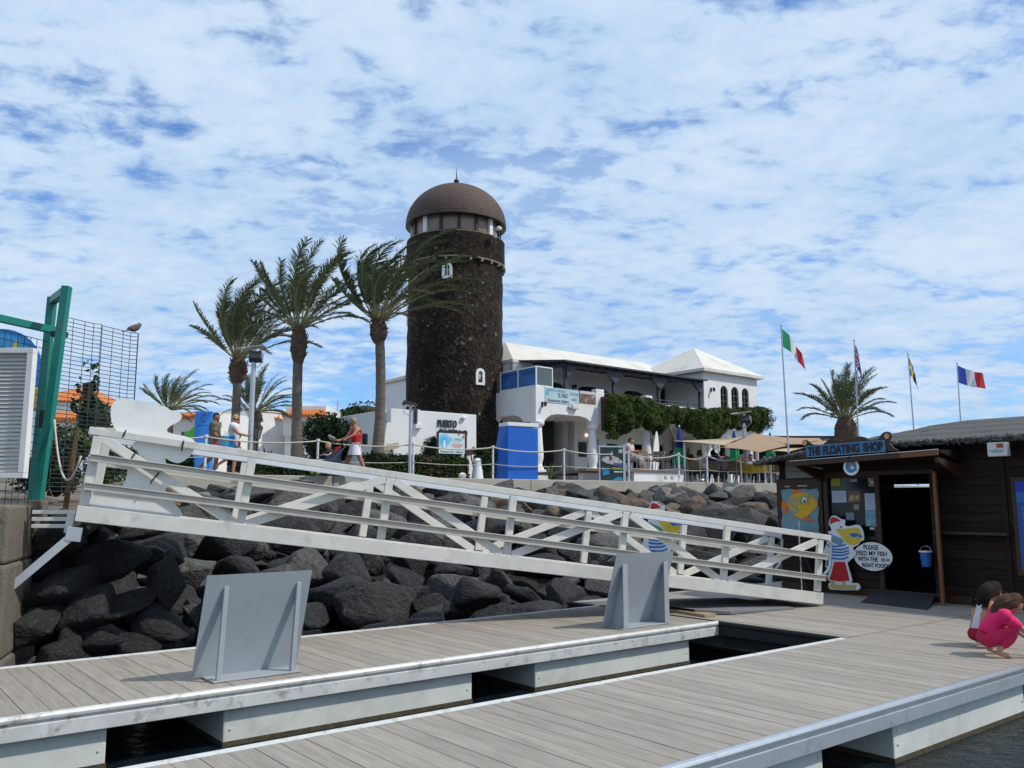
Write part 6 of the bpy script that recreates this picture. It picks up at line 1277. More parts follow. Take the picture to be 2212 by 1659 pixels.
# ================================================================== flags
FR, FW, FG, FB, FY, FN = pmat('flag_red', (.62, .02, .03)), pmat('flag_white', (.78, .78, .80)), pmat('flag_green', (.01, .30, .12)), pmat('flag_blue', (.01, .04, .36)), pmat('flag_yellow', (.75, .55, .02)), pmat('flag_navy', (.01, .025, .16))
def flag(label, base, top, hoist, path, colour, nu=24, nv=14, name='flag_pole'):
    t = thing(name, label, 'flag', base); H = Vector(top)-Vector(base); b = MB(); b.tube([(0, 0, 0), H], [.035, .025], 8); b.ball(H, .04, 8, 5); b.build('pole', M_STEEL, t, smooth=40)
    T0 = H-Z*.10; mats = [FR, FW, FG, FB, FY, FN]; b = MB(); vs = []
    P = [Vector(p) for p in path]
    def along(f):
        f = f*(len(P)-1); i = min(int(f), len(P)-2); return P[i].lerp(P[i+1], f-i)
    for j in range(nv+1):
        for i in range(nu+1):
            f = i/nu; g = j/nv; a = along(f); rip = .07*f*math.sin(f*11+g*2.2)+.03*math.sin(f*19+g*4)*f; sq = 1-.12*f
            vs.append(T0+a+Vector((rip*.35, rip, 0))-Z*hoist*g*sq+Vector((.10*g*f, 0, 0)))
    fs = []; ms = []
    for j in range(nv):
        for i in range(nu): fs.append((j*(nu+1)+i, j*(nu+1)+i+1, (j+1)*(nu+1)+i+1, (j+1)*(nu+1)+i)); ms.append(colour((i+.5)/nu, (j+.5)/nv))
    b.add(vs, fs); b.m = ms; b.build('cloth', mats, t, smooth=True); return t
def uk(f, g):
    x, y = (f-.5)*2, (g-.5)
    if abs(y) < .10 or abs(x) < .12: return 0
    if abs(y) < .17 or abs(x) < .2: return 1
    d = min(abs(y-x*.5), abs(y+x*.5))
    return 0 if d < .04 else (1 if d < .10 else 3)
flag('green white red flag drooping on a tall pole left of the shop', (9.74, 30, PZL), (9.66, 30, 7.93), .66, [(0, 0, 0), (.28, .05, -.22), (.52, .1, -.6), (.74, .1, -.92)], lambda f, g: 2 if f < .36 else (1 if f < .68 else 0))
flag('red white and blue crossed flag hanging straight down before the stout palm', (13.42, 33, PZL), (13.48, 33, 7.97), .95, [(0, 0, 0), (.08, -.05, -.25), (.13, -.10, -.65), (.14, -.12, -1.05)], uk, 34, 24)
flag('blue and yellow cross flag hanging half folded on its pole', (17.05, 36, PZL), (16.98, 36, 7.98), .8, [(0, 0, 0), (.16, .15, -.18), (.30, .22, -.5), (.40, .3, -.88)], lambda f, g: 4 if (.30 < f < .42 or .42 < g < .58) else 5)
flag('blue white red flag flying out to the right at the far right', (20.06, 38, PZL), (20.11, 38, 7.89), .80, [(0, 0, 0), (.42, .1, -.16), (.78, .05, -.28), (1.18, .1, -.36)], lambda f, g: 3 if f < .34 else (1 if f < .67 else 0))
# ================================================================== blue kiosk pillar with C
kc = thing('blue_pillar', 'light blue square pillar marked C with green fins beside the walking man', 'pillar', (-8.75, 24.2, PZL), R(6)); M_KB = mat('light_blue_paint', (.045, .25, .72), .45, var=.08); M_KG = pmat('lime_green', (.10, .55, .03))
for z0_, z1_ in ((0, 1.42), (1.43, 1.84)):
    b = MB(); b.box((0, 0, (z0_+z1_)/2), (.46, .40, z1_-z0_)); b.build('block', M_KB, kc, bevel=.008)
fit_text(kc, 'C', (0, -.203, 1.64), X3, (0, 0, 1), .12, .26, pmat('letter_purple', (.12, .06, .30)), .004, .0)
for (pts) in ([(-.22, 1.42), (-.22, 1.06), (-.62, 1.06)], [(-.22, .0), (-.22, .36), (-.62, .36)]):
    b = MB(); b.prism(pts, (0, -.16, 0), X3, (0, 0, 1), .03); b.build('fin', M_KG, kc)
# ================================================================== diving poster on the fence
a = edge_px(1293, .30); c = edge_px(1349, .05); A_ = edge(a, .30); C_ = edge(c, .05); dv = thing('diving_poster', 'dark framed poster with a white boat and blue water on the rope fence', 'poster', A_, math.atan2((C_-A_).y, (C_-A_).x)); w = (C_-A_).length; h = 1.12
b = MB(); b.box((w/2, 0, h/2), (w-.06, .03, h)); b.build('panel', mat('poster_dark_teal', (.018, .035, .042), .35, var=.4, scale=3), dv)
b = MB(); b.box((w/2, 0, h+.03), (w+.04, .05, .05)); b.box((.02, 0, h/2), (.04, .05, h)); b.box((w-.03, 0, (h+.1)/2), (.09, .07, h+.1)); b.build('frame', M_STEEL, dv)
def DP(pts, m, nm, y=-.018): bb_ = MB(); bb_.prism([(x*w, z*h) for x, z in pts], (0, y, 0), X3, (0, 0, 1), .002); bb_.build(nm, m, dv)
DP([(.08, .62), (.12, .72), (.35, .74), (.42, .68), (.5, .76), (.72, .70), (.95, .55), (.6, .48), (.3, .52)], mat('boat_print', (.45, .45, .44), .5, var=.4, scale=9), 'boat_print'); DP([(.55, .55), (.95, .5), (.9, .42), (.6, .45)], pmat('print_violet', (.10, .08, .30)), 'bow_print', -.021); DP([(.1, .4), (.35, .36), (.4, .2), (.15, .16)], pmat('print_cyan', (.02, .25, .42)), 'water_print'); DP([(.5, .02), (.95, .02), (.95, .1), (.7, .12)], MATS['print_cyan'], 'water_print'); DP([(.4, .75), (.55, .78), (.5, .9)], MATS['boat_print'], 'mast_print'); DP([(.76, .84), (.94, .84), (.94, .95), (.76, .95)], MATS['boat_print'], 'photo_print'); DP([(.4, .62), (.5, .62), (.5, .72), (.4, .72)], pmat('print_red', (.25, .03, .03)), 'cabin_print', -.023)
fit_text(dv, 'FISHING', (.72*w, -.022, .365*h), X3, (0, 0, 1), .42*w, .075*h, pmat('lime_text', (.50, .58, .03)), .002, .01); b = MB(); b.box((.74*w, -.02, .27*h), (.34*w, .002, .03*h)); b.build('print', M_WHITE, dv)
# ================================================================== birds
def bird(label, p, rz, s, c1, c2):
    t = thing('bird', label, 'bird', p, rz); t.scale = (s, s, s); t.matrix_basis = Matrix.LocRotScale(Vector(p), Euler((0, 0, rz)), Vector((s, s, s)))
    b = MB(); M_ = Matrix.Rotation(R(-28), 3, 'Y'); b.ball((0, 0, .13), (.15, .075, .08), 12, 8, 0, M_); b.ball((.11, 0, .225), (.05, .042, .045), 10, 6); b.ball((.09, 0, .19), (.05, .045, .06), 8, 6); b.build('body', c1, t, smooth=True)
    b = MB(); b.bar((-.1, 0, .08), (-.30, 0, -.01), .07, .018); b.build('tail', c2, t); b = MB(); b.lathe([(.013, 0), (0, .04)], (0, 0, 0), 6); o = b.build('beak', c2, t); o.location = (.155, 0, .222); o.rotation_euler = (0, R(100), 0)
    for s_ in (-1, 1): b = MB(); b.ball((-.03, s_*.068, .13), (.14, .018, .055), 10, 6, 0, M_); b.build('wing', c2, t, smooth=True); b = MB(); b.tube([(.0, s_*.025, .06), (.01, s_*.025, 0)], .006, 5); b.build('leg', c2, t)
bird('grey brown pigeon sitting on top of the wire fence', Vector((-5.27, 11.68, 3.95)), R(60), .62, mat('pigeon_grey', (.16, .15, .14), .8), mat('pigeon_dark', (.09, .08, .075), .8))
tp = tops[2].lerp(tops[3], .14)+Z*.95; bird('pale collared dove perched on the rope beside the stroller', tp, R(165), .8, mat('dove_pale', (.30, .28, .26), .8), mat('dove_grey', (.22, .20, .18), .8))
# ================================================================== terrace of the restaurant
pl = thing('planter_wall', 'low white terrace wall with a brown coping in front of the restaurant', 'wall', edge(edge_px(1368, 1.1), 1.1), math.atan2(ED.y, ED.x)); L_ = edge_px(1476, 1.1)-edge_px(1368, 1.1)
b = MB(); b.box((L_/2, .15, .18), (L_, .3, .36)); b.build('wall', M_PLAS, pl, bevel=.01); b = MB(); b.box((L_/2-1.0, .2, .40), (L_+2.2, .5, .09)); b.build('coping', M_FLOORT if False else mat('brown_coping', (.16, .13, .11), .8), pl, bevel=.01); b = MB(); b.box((-.9, .65, .18), (1.9, .3, .36)); b.build('wall', M_PLAS, pl); b = MB(); b.box((L_/2-.9, 1.9, .36), (L_+2.2, 3.2, .10)); b.build('terrace_floor', mat('brown_tile', (.17, .12, .10), .8), pl)
b = MB()
for x in (.62, .75): b.box((L_*x, -.01, .2), (.13, .03, .12))
b.build('vent', mat('vent_grey', (.42, .40, .38), .7), pl, bevel=.01)
M_CHB = mat('brown_wicker', (.17, .11, .065), .8, var=.3, scale=30, bump=.4, bscale=90)
def make_chair(p, rz, label, m=M_CHB):
    t = thing('terrace_chair', label, 'chair', p, rz, 'aluminium wicker chairs on the terrace')
    b = MB(); b.box((0, 0, .44), (.44, .42, .03)); b.build('seat', m, t, bevel=.01); b = MB(); b.add([(-.21, .20, .46), (.21, .20, .46), (.23, .29, .82), (-.23, .29, .82), (-.21, .22, .46), (.21, .22, .46), (.23, .31, .82), (-.23, .31, .82)], [(0, 1, 2, 3), (7, 6, 5, 4), (2, 6, 7, 3), (0, 3, 7, 4), (1, 5, 6, 2)]); b.build('backrest', m, t)
    for s_ in (-1, 1): b = MB(); x = s_*.25; b.tube([(x, -.24, 0), (x, -.22, .64), (x, .15, .66), (x, .23, .64)], .014, 6); b.tube([(x, .30, 0), (x*.95, .21, .46), (x*.92, .31, .84)], .014, 6); b.build('leg_frame', M_STEEL, t)
    return t
def make_table(p, label, cloth=None):
    t = thing('terrace_table', label, 'table', p, 0, 'round tables on the terrace'); b = MB(); b.lathe([(0, .72), (.40, .72), (.41, .735), (.40, .75), (0, .75)], (0, 0, 0), 20); b.build('tabletop', mat('dark_tabletop', (.05, .05, .055), .4), t); b = MB(); b.tube([(0, 0, .02), (0, 0, .72)], .03, 8); b.lathe([(0, .0), (.26, 0), (.24, .03), (0, .04)], (0, 0, 0), 14); b.build('pedestal', M_STEEL, t); return t
def TP(x, back, z=0): return edge(edge_px(1330.6+.1758*x, back), back, PZL+z)
ch = make_chair(TP(400, 2.4, .41), R(35), 'brown wicker chair behind the planter wall, left of the two tables'); tb = make_table(TP(385, 3.3, .41), 'round table nearest the pointed white column')
def chair(x, back, z, rz, label): return copy_tree(ch, TP(x, back, z), R(rz), label)
chair(505, 2.3, .41, -20, 'brown wicker chair in the middle behind the planter wall'); chair(585, 2.6, .41, 20, 'brown wicker chair right of the middle behind the planter wall'); chair(210, 2.0, .41, 60, 'wicker chair with the seated man beside the diving poster')
copy_tree(tb, TP(655, 2.7, .41), 0, 'round table at the right end of the planter wall'); copy_tree(tb, TP(1010, 3.6, .2), 0, 'small table behind the seated guests under the sail')
GS = [(975, 1.3, 0, 150, 'wicker chair of the woman in a pale top'), (1165, 1.2, 0, 175, 'wicker chair of the guest in a dark blue shirt'), (1370, 1.1, 0, 185, 'wicker chair of the woman with black hair'), (1430, 1.9, 0, 210, 'wicker chair at the left of the yellow table'), (1905, 1.5, 0, 90, 'wicker chair of the man in white near the shop'), (1990, 1.1, 0, 170, 'empty wicker chair closest to the shop roof'), (1560, 3.2, 0, 20, 'wicker chair behind the yellow table'), (2080, 1.6, 0, 120, 'wicker chair at the far right of the terrace'), (830, 1.6, 0, 60, 'dark wicker chair at the end of the planter wall')]
for x, bk_, z, rz, lb in GS: chair(x, bk_, z, rz, lb)
yt = thing('terrace_table', 'square table under a bright yellow tablecloth', 'table', TP(1640, 1.5), R(30)); b = MB()
for x in (-.42, .42):
    for y in (-.42, .42): b.tube([(x, y, 0), (x, y, .72)], .022, 6)
b.build('legs', M_STEEL, yt); b = MB(); b.box((0, 0, .73), (1.0, 1.0, .03)); b.build('tabletop', M_WHITE, yt)
tc_ = thing('tablecloth', 'bright yellow tablecloth hanging over the terrace table', 'tablecloth', TP(1640, 1.5, .75), R(30)); b = MB(); vs = []; n = 64
for k, (r_, z_) in enumerate(((.0, .004), (.58, .004), (.60, -.02), (.63, -.16), (.66, -.32))):
    for j in range(n):
        t = 2*math.pi*j/n; sq = 1/max(abs(math.cos(t)), abs(math.sin(t)))**.85; f = 1+(.07*math.sin(t*16) if k > 2 else 0)*(k-2)/2; vs.append((r_*.93*sq*f*math.cos(t), r_*.93*sq*f*math.sin(t), z_-(.10*(sq-1) if k == 4 else 0)))
b.add(vs, [(k*n+j, k*n+(j+1) % n, (k+1)*n+(j+1) % n, (k+1)*n+j) for k in range(4) for j in range(n)]); b.build('cloth', mat('yellow_cloth', (.66, .42, .01), .8, var=.08), tc_, smooth=True)
def parasol(label, p, h, tilt=0):
    t = thing('parasol', label, 'parasol', p, 0, 'closed blue and green parasols'); b = MB(); b.tube([(0, 0, 0), (0, 0, h)], .025, 8); b.ball((0, 0, h+.02), .03, 8, 5); b.lathe([(0, 0), (.25, 0), (.22, .06), (0, .08)], (0, 0, 0), 12); b.build('pole', M_WF, t)
    def fold(z0, z1, r0, r1, m, nm):
        b = MB(); n = 48; vs = []
        for k in range(9):
            f = k/8
            for j in range(n): a = 2*math.pi*j/n; r_ = (r0+(r1-r0)*f)*(1+.28*math.cos(8*a)*(.3+.7*f)); vs.append((r_*math.cos(a), r_*math.sin(a), z0+(z1-z0)*f))
        b.add(vs, [(k*n+j, k*n+(j+1) % n, (k+1)*n+(j+1) % n, (k+1)*n+j) for k in range(8) for j in range(n)]); b.build(nm, m, t, smooth=True)
    fold(h-.02, h-.82, .03, .16, pmat('parasol_blue', (.012, .04, .20)), 'upper_canopy'); fold(h-.82, h-1.42, .165, .22, pmat('parasol_green', (.005, .32, .10)), 'lower_canopy'); return t
pz = lambda x, y, bk_: PY(x, y, edge(edge_px(x, bk_), bk_).y).z
for x, yy, bk_, lb in ((1468, 921, 1.8, 'closed blue and green parasol in front of the arched doorway'), (1586, 930, 3.0, 'closed blue and green parasol between the two shade sails'), (1664, 934, 3.4, 'closed green parasol under the brown sail near the flag pole')):
    p = edge(edge_px(x, bk_), bk_); parasol(lb, p, pz(x, yy, bk_)-PZL)
# shade sails and their posts
M_SAIL = mat('beige_sail', (.44, .34, .22), .85, var=.06); M_SAILB = mat('brown_sail', (.32, .21, .13), .85, var=.06)
def sail(label, cs, m, sag=.12):
    P = [PY(*c) for c in cs]; t = thing('shade_sail', label, 'shade sail', (0, 0, 0)); c0_ = sum(P, Vector())/4; t.location = c0_; t.matrix_basis = Matrix.Translation(c0_); b = MB()
    def fn(i, j):
        e = lambda a, c, f: a.lerp(c, f)+ (c0_-a.lerp(c, f))*.14*4*f*(1-f)
        q = P[0].lerp(P[1], i).lerp(P[3].lerp(P[2], i), j); w_ = 4*i*(1-i)*(1-j)*.12+4*i*(1-i)*j*.12+4*j*(1-j)*(1-i)*.10+4*j*(1-j)*i*.10; return q+(c0_-q)*w_-Z*sag*4*i*(1-i)*4*j*(1-j)*.25 - c0_
    b.grid(fn, 14, 14); vs0 = list(b.v); b.grid(lambda i, j: fn(i, j)-Z*.012, 14, 14); b.build('fabric', m, t, smooth=True)
sail('narrow beige shade sail at the left of the terrace', ((1449, 952, 31.6), (1566, 962, 31), (1612, 944, 34), (1500, 951, 35)), M_SAIL)
sail('large brown shade sail over the dining guests', ((1548, 966, 31), (1628, 936, 33.5), (1770, 951, 36), (1640, 977, 30.5)), M_SAILB)
sail('beige shade sail reaching towards the shop roof', ((1636, 975, 31), (1702, 976, 32), (1790, 955, 36), (1745, 947, 38)), M_SAIL)
sail('brown shade sail far back near the stout palm', ((1668, 944, 36), (1770, 946, 38), (1800, 962, 34), (1700, 960, 33)), M_SAILB)
for x, y, bk_, lb in ((1634, 941, 2.0, 'thick white sail post beside the floodlight post'), (1552, 950, 3.6, 'white sail post behind the seated guests'), (1478, 956, 1.3, 'grey sail post beside the first parasol'), (1662, 985, .9, 'short white post at the terrace steps'), (1742, 958, 4.0, 'white sail post behind the shop sign')):
    p = edge(edge_px(x, bk_), bk_); b = MB(); h = pz(x, y, bk_)-PZL; b.tube([(0, 0, 0), (0, 0, h)], .07 if 'thick' in lb else .05, 10); o = b.build('sail_post', M_WF if 'grey' not in lb else M_STEEL, smooth=40); o.location = p; tag(o, lb, 'post', 'posts of the shade sails')
# terrace handrail behind the guests
tr = thing('terrace_rail', 'white tube handrail across the back of the terrace', 'railing', TP(1330, 4.2), 0); b = MB(); o0 = TP(1330, 4.2)
for z_ in (.55, .95): b.tube([Z*z_, TP(2010, 4.2)-o0+Z*z_], .022, 6)
for k in range(6): q = Vector((0, 0, 0)).lerp(TP(2010, 4.2)-o0, k/5); b.tube([q, q+Z*.95], .022, 6)
b.build('tubes', M_WF, tr)
# added dark hut behind the terrace, standing in for shade under the sails
hb = thing('bar_hut', 'low dark open bar hut at the back of the terrace under the sails', 'hut', PY(1585, 1000, 43)); hb.location.z = PZL; hb.matrix_basis = Matrix.Translation(hb.location); hw = PY(1800, 1000, 43).x-PY(1585, 1000, 43).x
b = MB(); b.box((hw/2, 1.5, 1.25), (hw, .1, 2.5)); b.box((.05, .8, 1.25), (.1, 1.5, 2.5)); b.build('wall', M_SHADOWROOM, hb); b = MB(); b.box((hw/2, .7, 2.55), (hw+.5, 2.0, .12)); b.build('roof', M_TIMB, hb)
for i in range(4): b = MB(); b.box((hw*i/3, 0, 1.25), (.12, .12, 2.5)); b.build('post', M_TIMB, hb)
b = MB(); b.box((hw/2, .5, .5), (hw-.4, .5, 1.0)); b.build('counter', M_WOOD2, hb)
# surfboard leaning at the ivy column, tall
sb = thing('surfboard', 'tall white surfboard leaning by the ivy covered column', 'surfboard'); sb.matrix_basis = rest.matrix_basis @ Matrix.Translation((TX(470, -.45), -.45, zz(2.75))) @ Matrix.Rotation(R(4), 4, 'Y'); b = MB(); b.prism(smooth_poly([(0, 0), (.14, .15), (.20, .7), (.15, 1.4), (0, 1.95), (-.15, 1.4), (-.20, .7), (-.14, .15)], 4), (0, 0, 0), X3, (0, 0, 1), .05); b.build('board', M_WBOARD, sb, bevel=.01)
# ================================================================== people
def skin_mesh(verts, edges, radii, root, levels=2, name='skin'):
    me = bpy.data.meshes.new(name); me.from_pydata(verts, edges, []); o = bpy.data.objects.new(name, me); COL.objects.link(o)
    o.modifiers.new('skin', 'SKIN'); sv = me.skin_vertices[0].data
    for i, r_ in enumerate(radii):
        sv[i].radius = r_ if isinstance(r_, tuple) else (r_, r_); sv[i].use_root = (i == root)
    s = o.modifiers.new('sub', 'SUBSURF'); s.levels = levels; s.render_levels = levels
    bpy.context.view_layer.update()
    m = bpy.data.meshes.new_from_object(o.evaluated_get(bpy.context.evaluated_depsgraph_get())); bpy.data.objects.remove(o); bpy.data.meshes.remove(me)
    m.polygons.foreach_set('use_smooth', [True]*len(m.polygons)); return m
STAND = dict(pelvis=(0, 0, .52), spine=(0, .005, .62), chest=(0, 0, .73), neck=(0, .01, .825), head0=(0, -.005, .875), head1=(0, -.01, .935),
             shL=(.105, .0, .79), elL=(.135, .02, .63), wrL=(.14, -.03, .49), haL=(.14, -.045, .455), shR=(-.105, .0, .79), elR=(-.135, .02, .63), wrR=(-.14, -.03, .49), haR=(-.14, -.045, .455),
             hiL=(.052, 0, .50), knL=(.056, -.015, .28), anL=(.056, .012, .045), toL=(.062, -.085, .02), hiR=(-.052, 0, .50), knR=(-.056, -.015, .28), anR=(-.056, .012, .045), toR=(-.062, -.085, .02))
RAD = dict(pelvis=.078, spine=.066, chest=.078, neck=.031, head0=.05, head1=.046, sh=.042, el=.027, wr=.018, ha=.021, hi=.060, kn=.037, an=.022, to=.019)
EDG = [('pelvis', 'spine'), ('spine', 'chest'), ('chest', 'neck'), ('neck', 'head0'), ('head0', 'head1')]+[e for s in 'LR' for e in (('chest', 'sh'+s), ('sh'+s, 'el'+s), ('el'+s, 'wr'+s), ('wr'+s, 'ha'+s), ('pelvis', 'hi'+s), ('hi'+s, 'kn'+s), ('kn'+s, 'an'+s), ('an'+s, 'to'+s))]
def rad(k): return RAD.get(k, RAD.get(k[:2], .03))
SKIN_MATS = {}
def person(label, p, rz, H, pose, skin, top, bottom, hair, hs=1.0, fat=1.0, look=0, group=None, level=2, fingers=True, cat='person'):
    """top=(material, sleeve 0..1), bottom=(material, 'shorts'|'skirt'|'long'|'none'), hair=(material, 'short'|'bob'|'long'|'bald')"""
    t = thing('person', label, cat, p, rz, group); J = dict(STAND); J.update(pose); J = {k: Vector(v)*H for k, v in J.items()}
    ks = list(J); ix = {k: i for i, k in enumerate(ks)}; rr_ = []
    for k in ks:
        r_ = rad(k)*H*(hs if k.startswith('head') else fat); rr_.append(r_)
    me = skin_mesh([J[k] for k in ks], [(ix[a], ix[b]) for a, b in EDG], rr_, ix['pelvis'], level, 'body')
    b = MB(); b.v = [tuple(v.co) for v in me.vertices]; b.f = [tuple(f.vertices) for f in me.polygons]; b.m = [0]*len(b.f); bpy.data.meshes.remove(me)
    hd = (J['head1']-J['neck']).normalized(); hc = J['head0'].lerp(J['head1'], .5); hr = .052*H*hs
    fw = Vector((math.sin(look), -math.cos(look), 0)); fw = (fw-hd*fw.dot(hd)).normalized(); sx = fw.cross(hd).normalized()
    Mh = Matrix((sx, fw, hd)).transposed()
    b.ball(hc+fw*hr*.12, (hr*.95, hr*1.1, hr*1.36), 14, 10, 0, Mh)
    b.ball(hc+fw*hr*1.22-hd*hr*.12, (hr*.17, hr*.26, hr*.26), 6, 5, 0, Mh)
    for s_ in (-1, 1): b.ball(hc+sx*hr*.97*s_-hd*hr*.08, (hr*.12, hr*.22, hr*.32), 6, 5, 0, Mh)
    if fingers:
        for s in 'LR':
            d = (J['ha'+s]-J['wr'+s]).normalized(); q = d.cross(Z);
            if q.length < .1: q = Vector((1, 0, 0))
            q.normalize(); n = q.cross(d); base = J['ha'+s]
            for i, ln in enumerate((.040, .046, .044, .034)):
                o = base+q*(i-1.5)*.0095*H; b.tube([o, o+d*ln*.5*H+n*.003*H, o+d*ln*.85*H+n*.014*H], [.0062*H, .0056*H, .0042*H], 5)
            o = base-d*.012*H-q*.018*H; b.tube([o, o-q*.014*H+d*.018*H, o-q*.012*H+d*.036*H+n*.006*H], [.0072*H, .0062*H, .0048*H], 5)
    b.build('body', skin, t, smooth=True)
    def garment(nm, m, pts, k=1.16, add=.011):
        ed = [e for e in pts]; names = []
        for e in ed:
            for q in e[:2]:
                if q not in names: names.append(q)
        pos = {}; rad_ = {}
        for q in names:
            if ':' in q:
                a, c, f = q.split(':'); f = float(f); pos[q] = J[a].lerp(J[c], f); rad_[q] = (rad(a)*(1-f)+rad(c)*f)*H*fat*k+add*H
            else: pos[q] = J[q]; rad_[q] = rad(q)*H*fat*k+add*H
        mm = skin_mesh([pos[q] for q in names], [(names.index(a), names.index(c)) for a, c in ed], [rad_[q] for q in names], 0, level, nm); 
        for v in mm.vertices: v.co += v.normal*H*(.006*noise3(v.co, 16/H)+.004*noise3(Vector((v.co.x*.5, v.co.y*.5, v.co.z*2.2)), 22/H))
        if nm == 'top' and any(q.startswith('shL:') for q in names):      # close the garment over the shoulders
            b = MB(); b.v = [tuple(v.co) for v in mm.vertices]; b.f = [tuple(f.vertices) for f in mm.polygons]; b.m = [0]*len(b.f)
            for s in 'LR': b.ball(J['sh'+s], rad('shL')*H*fat*1.28+.008*H, 12, 8); b.ball(J['sh'+s].lerp(J['neck'], .4), rad('shL')*H*fat*1.1+.006*H, 12, 8)
            mm = b.mesh(nm, [], True)
        mm.materials.append(m); return obj_from(nm, mm, t)
    if top:
        m, sl = top; E = [('pelvis:spine:-0.15', 'spine'), ('spine', 'chest'), ('chest', 'chest:neck:0.45')]
        for s in 'LR': E += [('chest', 'sh'+s)] if sl == 0 else [('chest', 'sh'+s), ('sh'+s, 'sh%s:el%s:%.2f' % (s, s, sl))]
        garment('top', m, E if sl > 0 else [e for e in E if not e[1].startswith('sh')] + [('chest', 'chest:shL:0.5'), ('chest', 'chest:shR:0.5')], 1.2)
    if bottom:
        m, kind = bottom
        if kind in ('shorts', 'long'):
            f = .62 if kind == 'shorts' else 1
            E = [('pelvis', 'pelvis:spine:0.35')]
            for s in 'LR':
                E += [('pelvis', 'hi'+s)]
                if kind == 'shorts': E += [('hi'+s, 'hi%s:kn%s:%.2f' % (s, s, f))]
                else: E += [('hi'+s, 'kn'+s), ('kn'+s, 'kn%s:an%s:0.80' % (s, s))]
            garment('bottoms', m, E, 1.12)
        elif kind == 'skirt':
            b = MB(); n = 24; vs = []; c0_ = J['pelvis']+Z*.035*H; dn = J['knL'].lerp(J['knR'], .5)
            for k, (f, r_) in enumerate(((0, .083), (.25, .098), (.6, .118), (1, .135))):
                c = c0_.lerp(Vector((dn.x, dn.y*.7, J['pelvis'].z-.175*H)), f)
                for j in range(n): a = 2*math.pi*j/n; vs.append(c+Vector((math.cos(a)*r_*H*1.0, math.sin(a)*r_*H*.85*(1+.04*math.sin(a*6)*f), 0)))
            b.add(vs, [(k*n+j, k*n+(j+1) % n, (k+1)*n+(j+1) % n, (k+1)*n+j) for k in range(3) for j in range(n)]); sk = b.build('skirt', m, t, smooth=True)
            b = MB()
            for i in range(4): b.ball(c0_+Vector((.03*H, -.088*H-.012*i*H, -.02*H-.04*i*H)), .005*H, 6, 4)
            b.build('buttons', M_BLACK, sk)
    if hair:
        m, kind = hair; b = MB()
        if kind != 'bald':
            b.ball(hc-fw*hr*.12+hd*hr*.30, (hr*1.10, hr*1.18, hr*1.38), 14, 9, 0, Mh); b.v = [v for v in b.v]
            if kind == 'bob':
                for s_ in (-1, 1): b.ball(hc+sx*hr*.75*s_-fw*hr*.25-hd*hr*.35, (hr*.42, hr*.7, hr*1.0), 10, 7, 0, Mh)
                b.ball(hc-fw*hr*.6-hd*hr*.3, (hr*.95, hr*.6, hr*1.1), 12, 8, 0, Mh)
            if kind == 'long':
                pts = [hc-fw*hr*.7+hd*hr*.4, hc-fw*hr*1.15-hd*hr*.7, hc-fw*hr*1.3-hd*hr*2.0-Z*hr*.2, hc-fw*hr*1.2-hd*hr*2.6-Z*hr*1.0]
                b.tube(pts, [hr*.9, hr*.95, hr*.7, hr*.22], 10)
                for i in range(7): o = hc-fw*hr*1.0+sx*hr*(i-3)*.25; b.tube([o, o-fw*hr*.4-hd*hr*1.2, o-fw*hr*.35-hd*hr*2.2-Z*hr*.9+sx*hr*.2*math.sin(i*3)], [hr*.24, hr*.2, hr*.04], 6)
                rs = random.Random(int(H*1000))
                for i in range(170):
                    a = rs.uniform(-1.9, 1.9); u0 = rs.uniform(-.1, 1.0); o = hc+(-fw*math.cos(a)+sx*math.sin(a))*hr*1.08*math.cos(u0*1.2)+hd*hr*(.2+1.2*math.sin(u0*1.3)); k = rs.uniform(.8, 1.25)
                    q1 = hc+(-fw*math.cos(a*.9)+sx*math.sin(a*.9))*hr*1.16-hd*hr*.25*k; q2 = hc-fw*hr*(1.0+.5*rs.random())+sx*hr*(.95*math.sin(a)+rs.gauss(0, .18))-hd*hr*1.5*k-Z*hr*.2; q3 = q2-hd*hr*.8*k-Z*hr*(.5+.5*rs.random())+sx*hr*rs.gauss(0, .25)
                    b.tube([o, q1, q2, q3], [hr*.05, hr*.085, hr*.075, hr*.012], 4)
            # cut the face free
            fc = hc+fw*hr*1.0-hd*hr*.25
            if kind == 'short' or kind == 'bob' or kind == 'long':
                nv = []
                for v in b.v:
                    q = Vector(v); e = (q-hc); f_ = e.dot(fw); u_ = e.dot(hd)
                    if f_ > hr*.25 and u_ < hr*.62: q = q-fw*(f_-hr*.25)*.9
                    nv.append(tuple(q))
                b.v = nv
            b.build('hair', m, t, smooth=True)
    b = MB()
    for s_ in (-1, 1): b.ball(hc+fw*hr*1.13+sx*hr*.38*s_+hd*hr*.12, (hr*.13, hr*.07, hr*.08), 6, 5, 0, Mh)
    b.build('eyes', M_BLACK, t); b = MB(); b.ball(hc+fw*hr*1.10-hd*hr*.62, (hr*.3, hr*.06, hr*.07), 8, 5, 0, Mh); b.build('mouth', pmat('lips', (.30, .09, .08)), t)
    t['_'] = 0; del t['_']
    return t, J, hc, hr, fw, sx, hd
def shades(t, hc, hr, fw, sx, hd):
    b = MB(); Mh = Matrix((sx, fw, hd)).transposed()
    for s_ in (-1, 1): b.ball(hc+fw*hr*1.16+sx*hr*.40*s_+hd*hr*.12, (hr*.36, hr*.1, hr*.26), 8, 6, 0, Mh); b.bar(hc+fw*hr*1.1+sx*hr*.78*s_+hd*hr*.16, hc+sx*hr*1.02*s_+hd*hr*.12, hr*.1, hr*.12)
    b.build('sunglasses', pmat('dark_lens', (.03, .015, .015), .2), t)
SK1 = mat('tanned_skin', (.44, .20, .125), .5, var=.08); SK2 = mat('pale_skin', (.52, .29, .20), .5, var=.08); SK3 = mat('brown_skin', (.26, .115, .065), .5, var=.08)
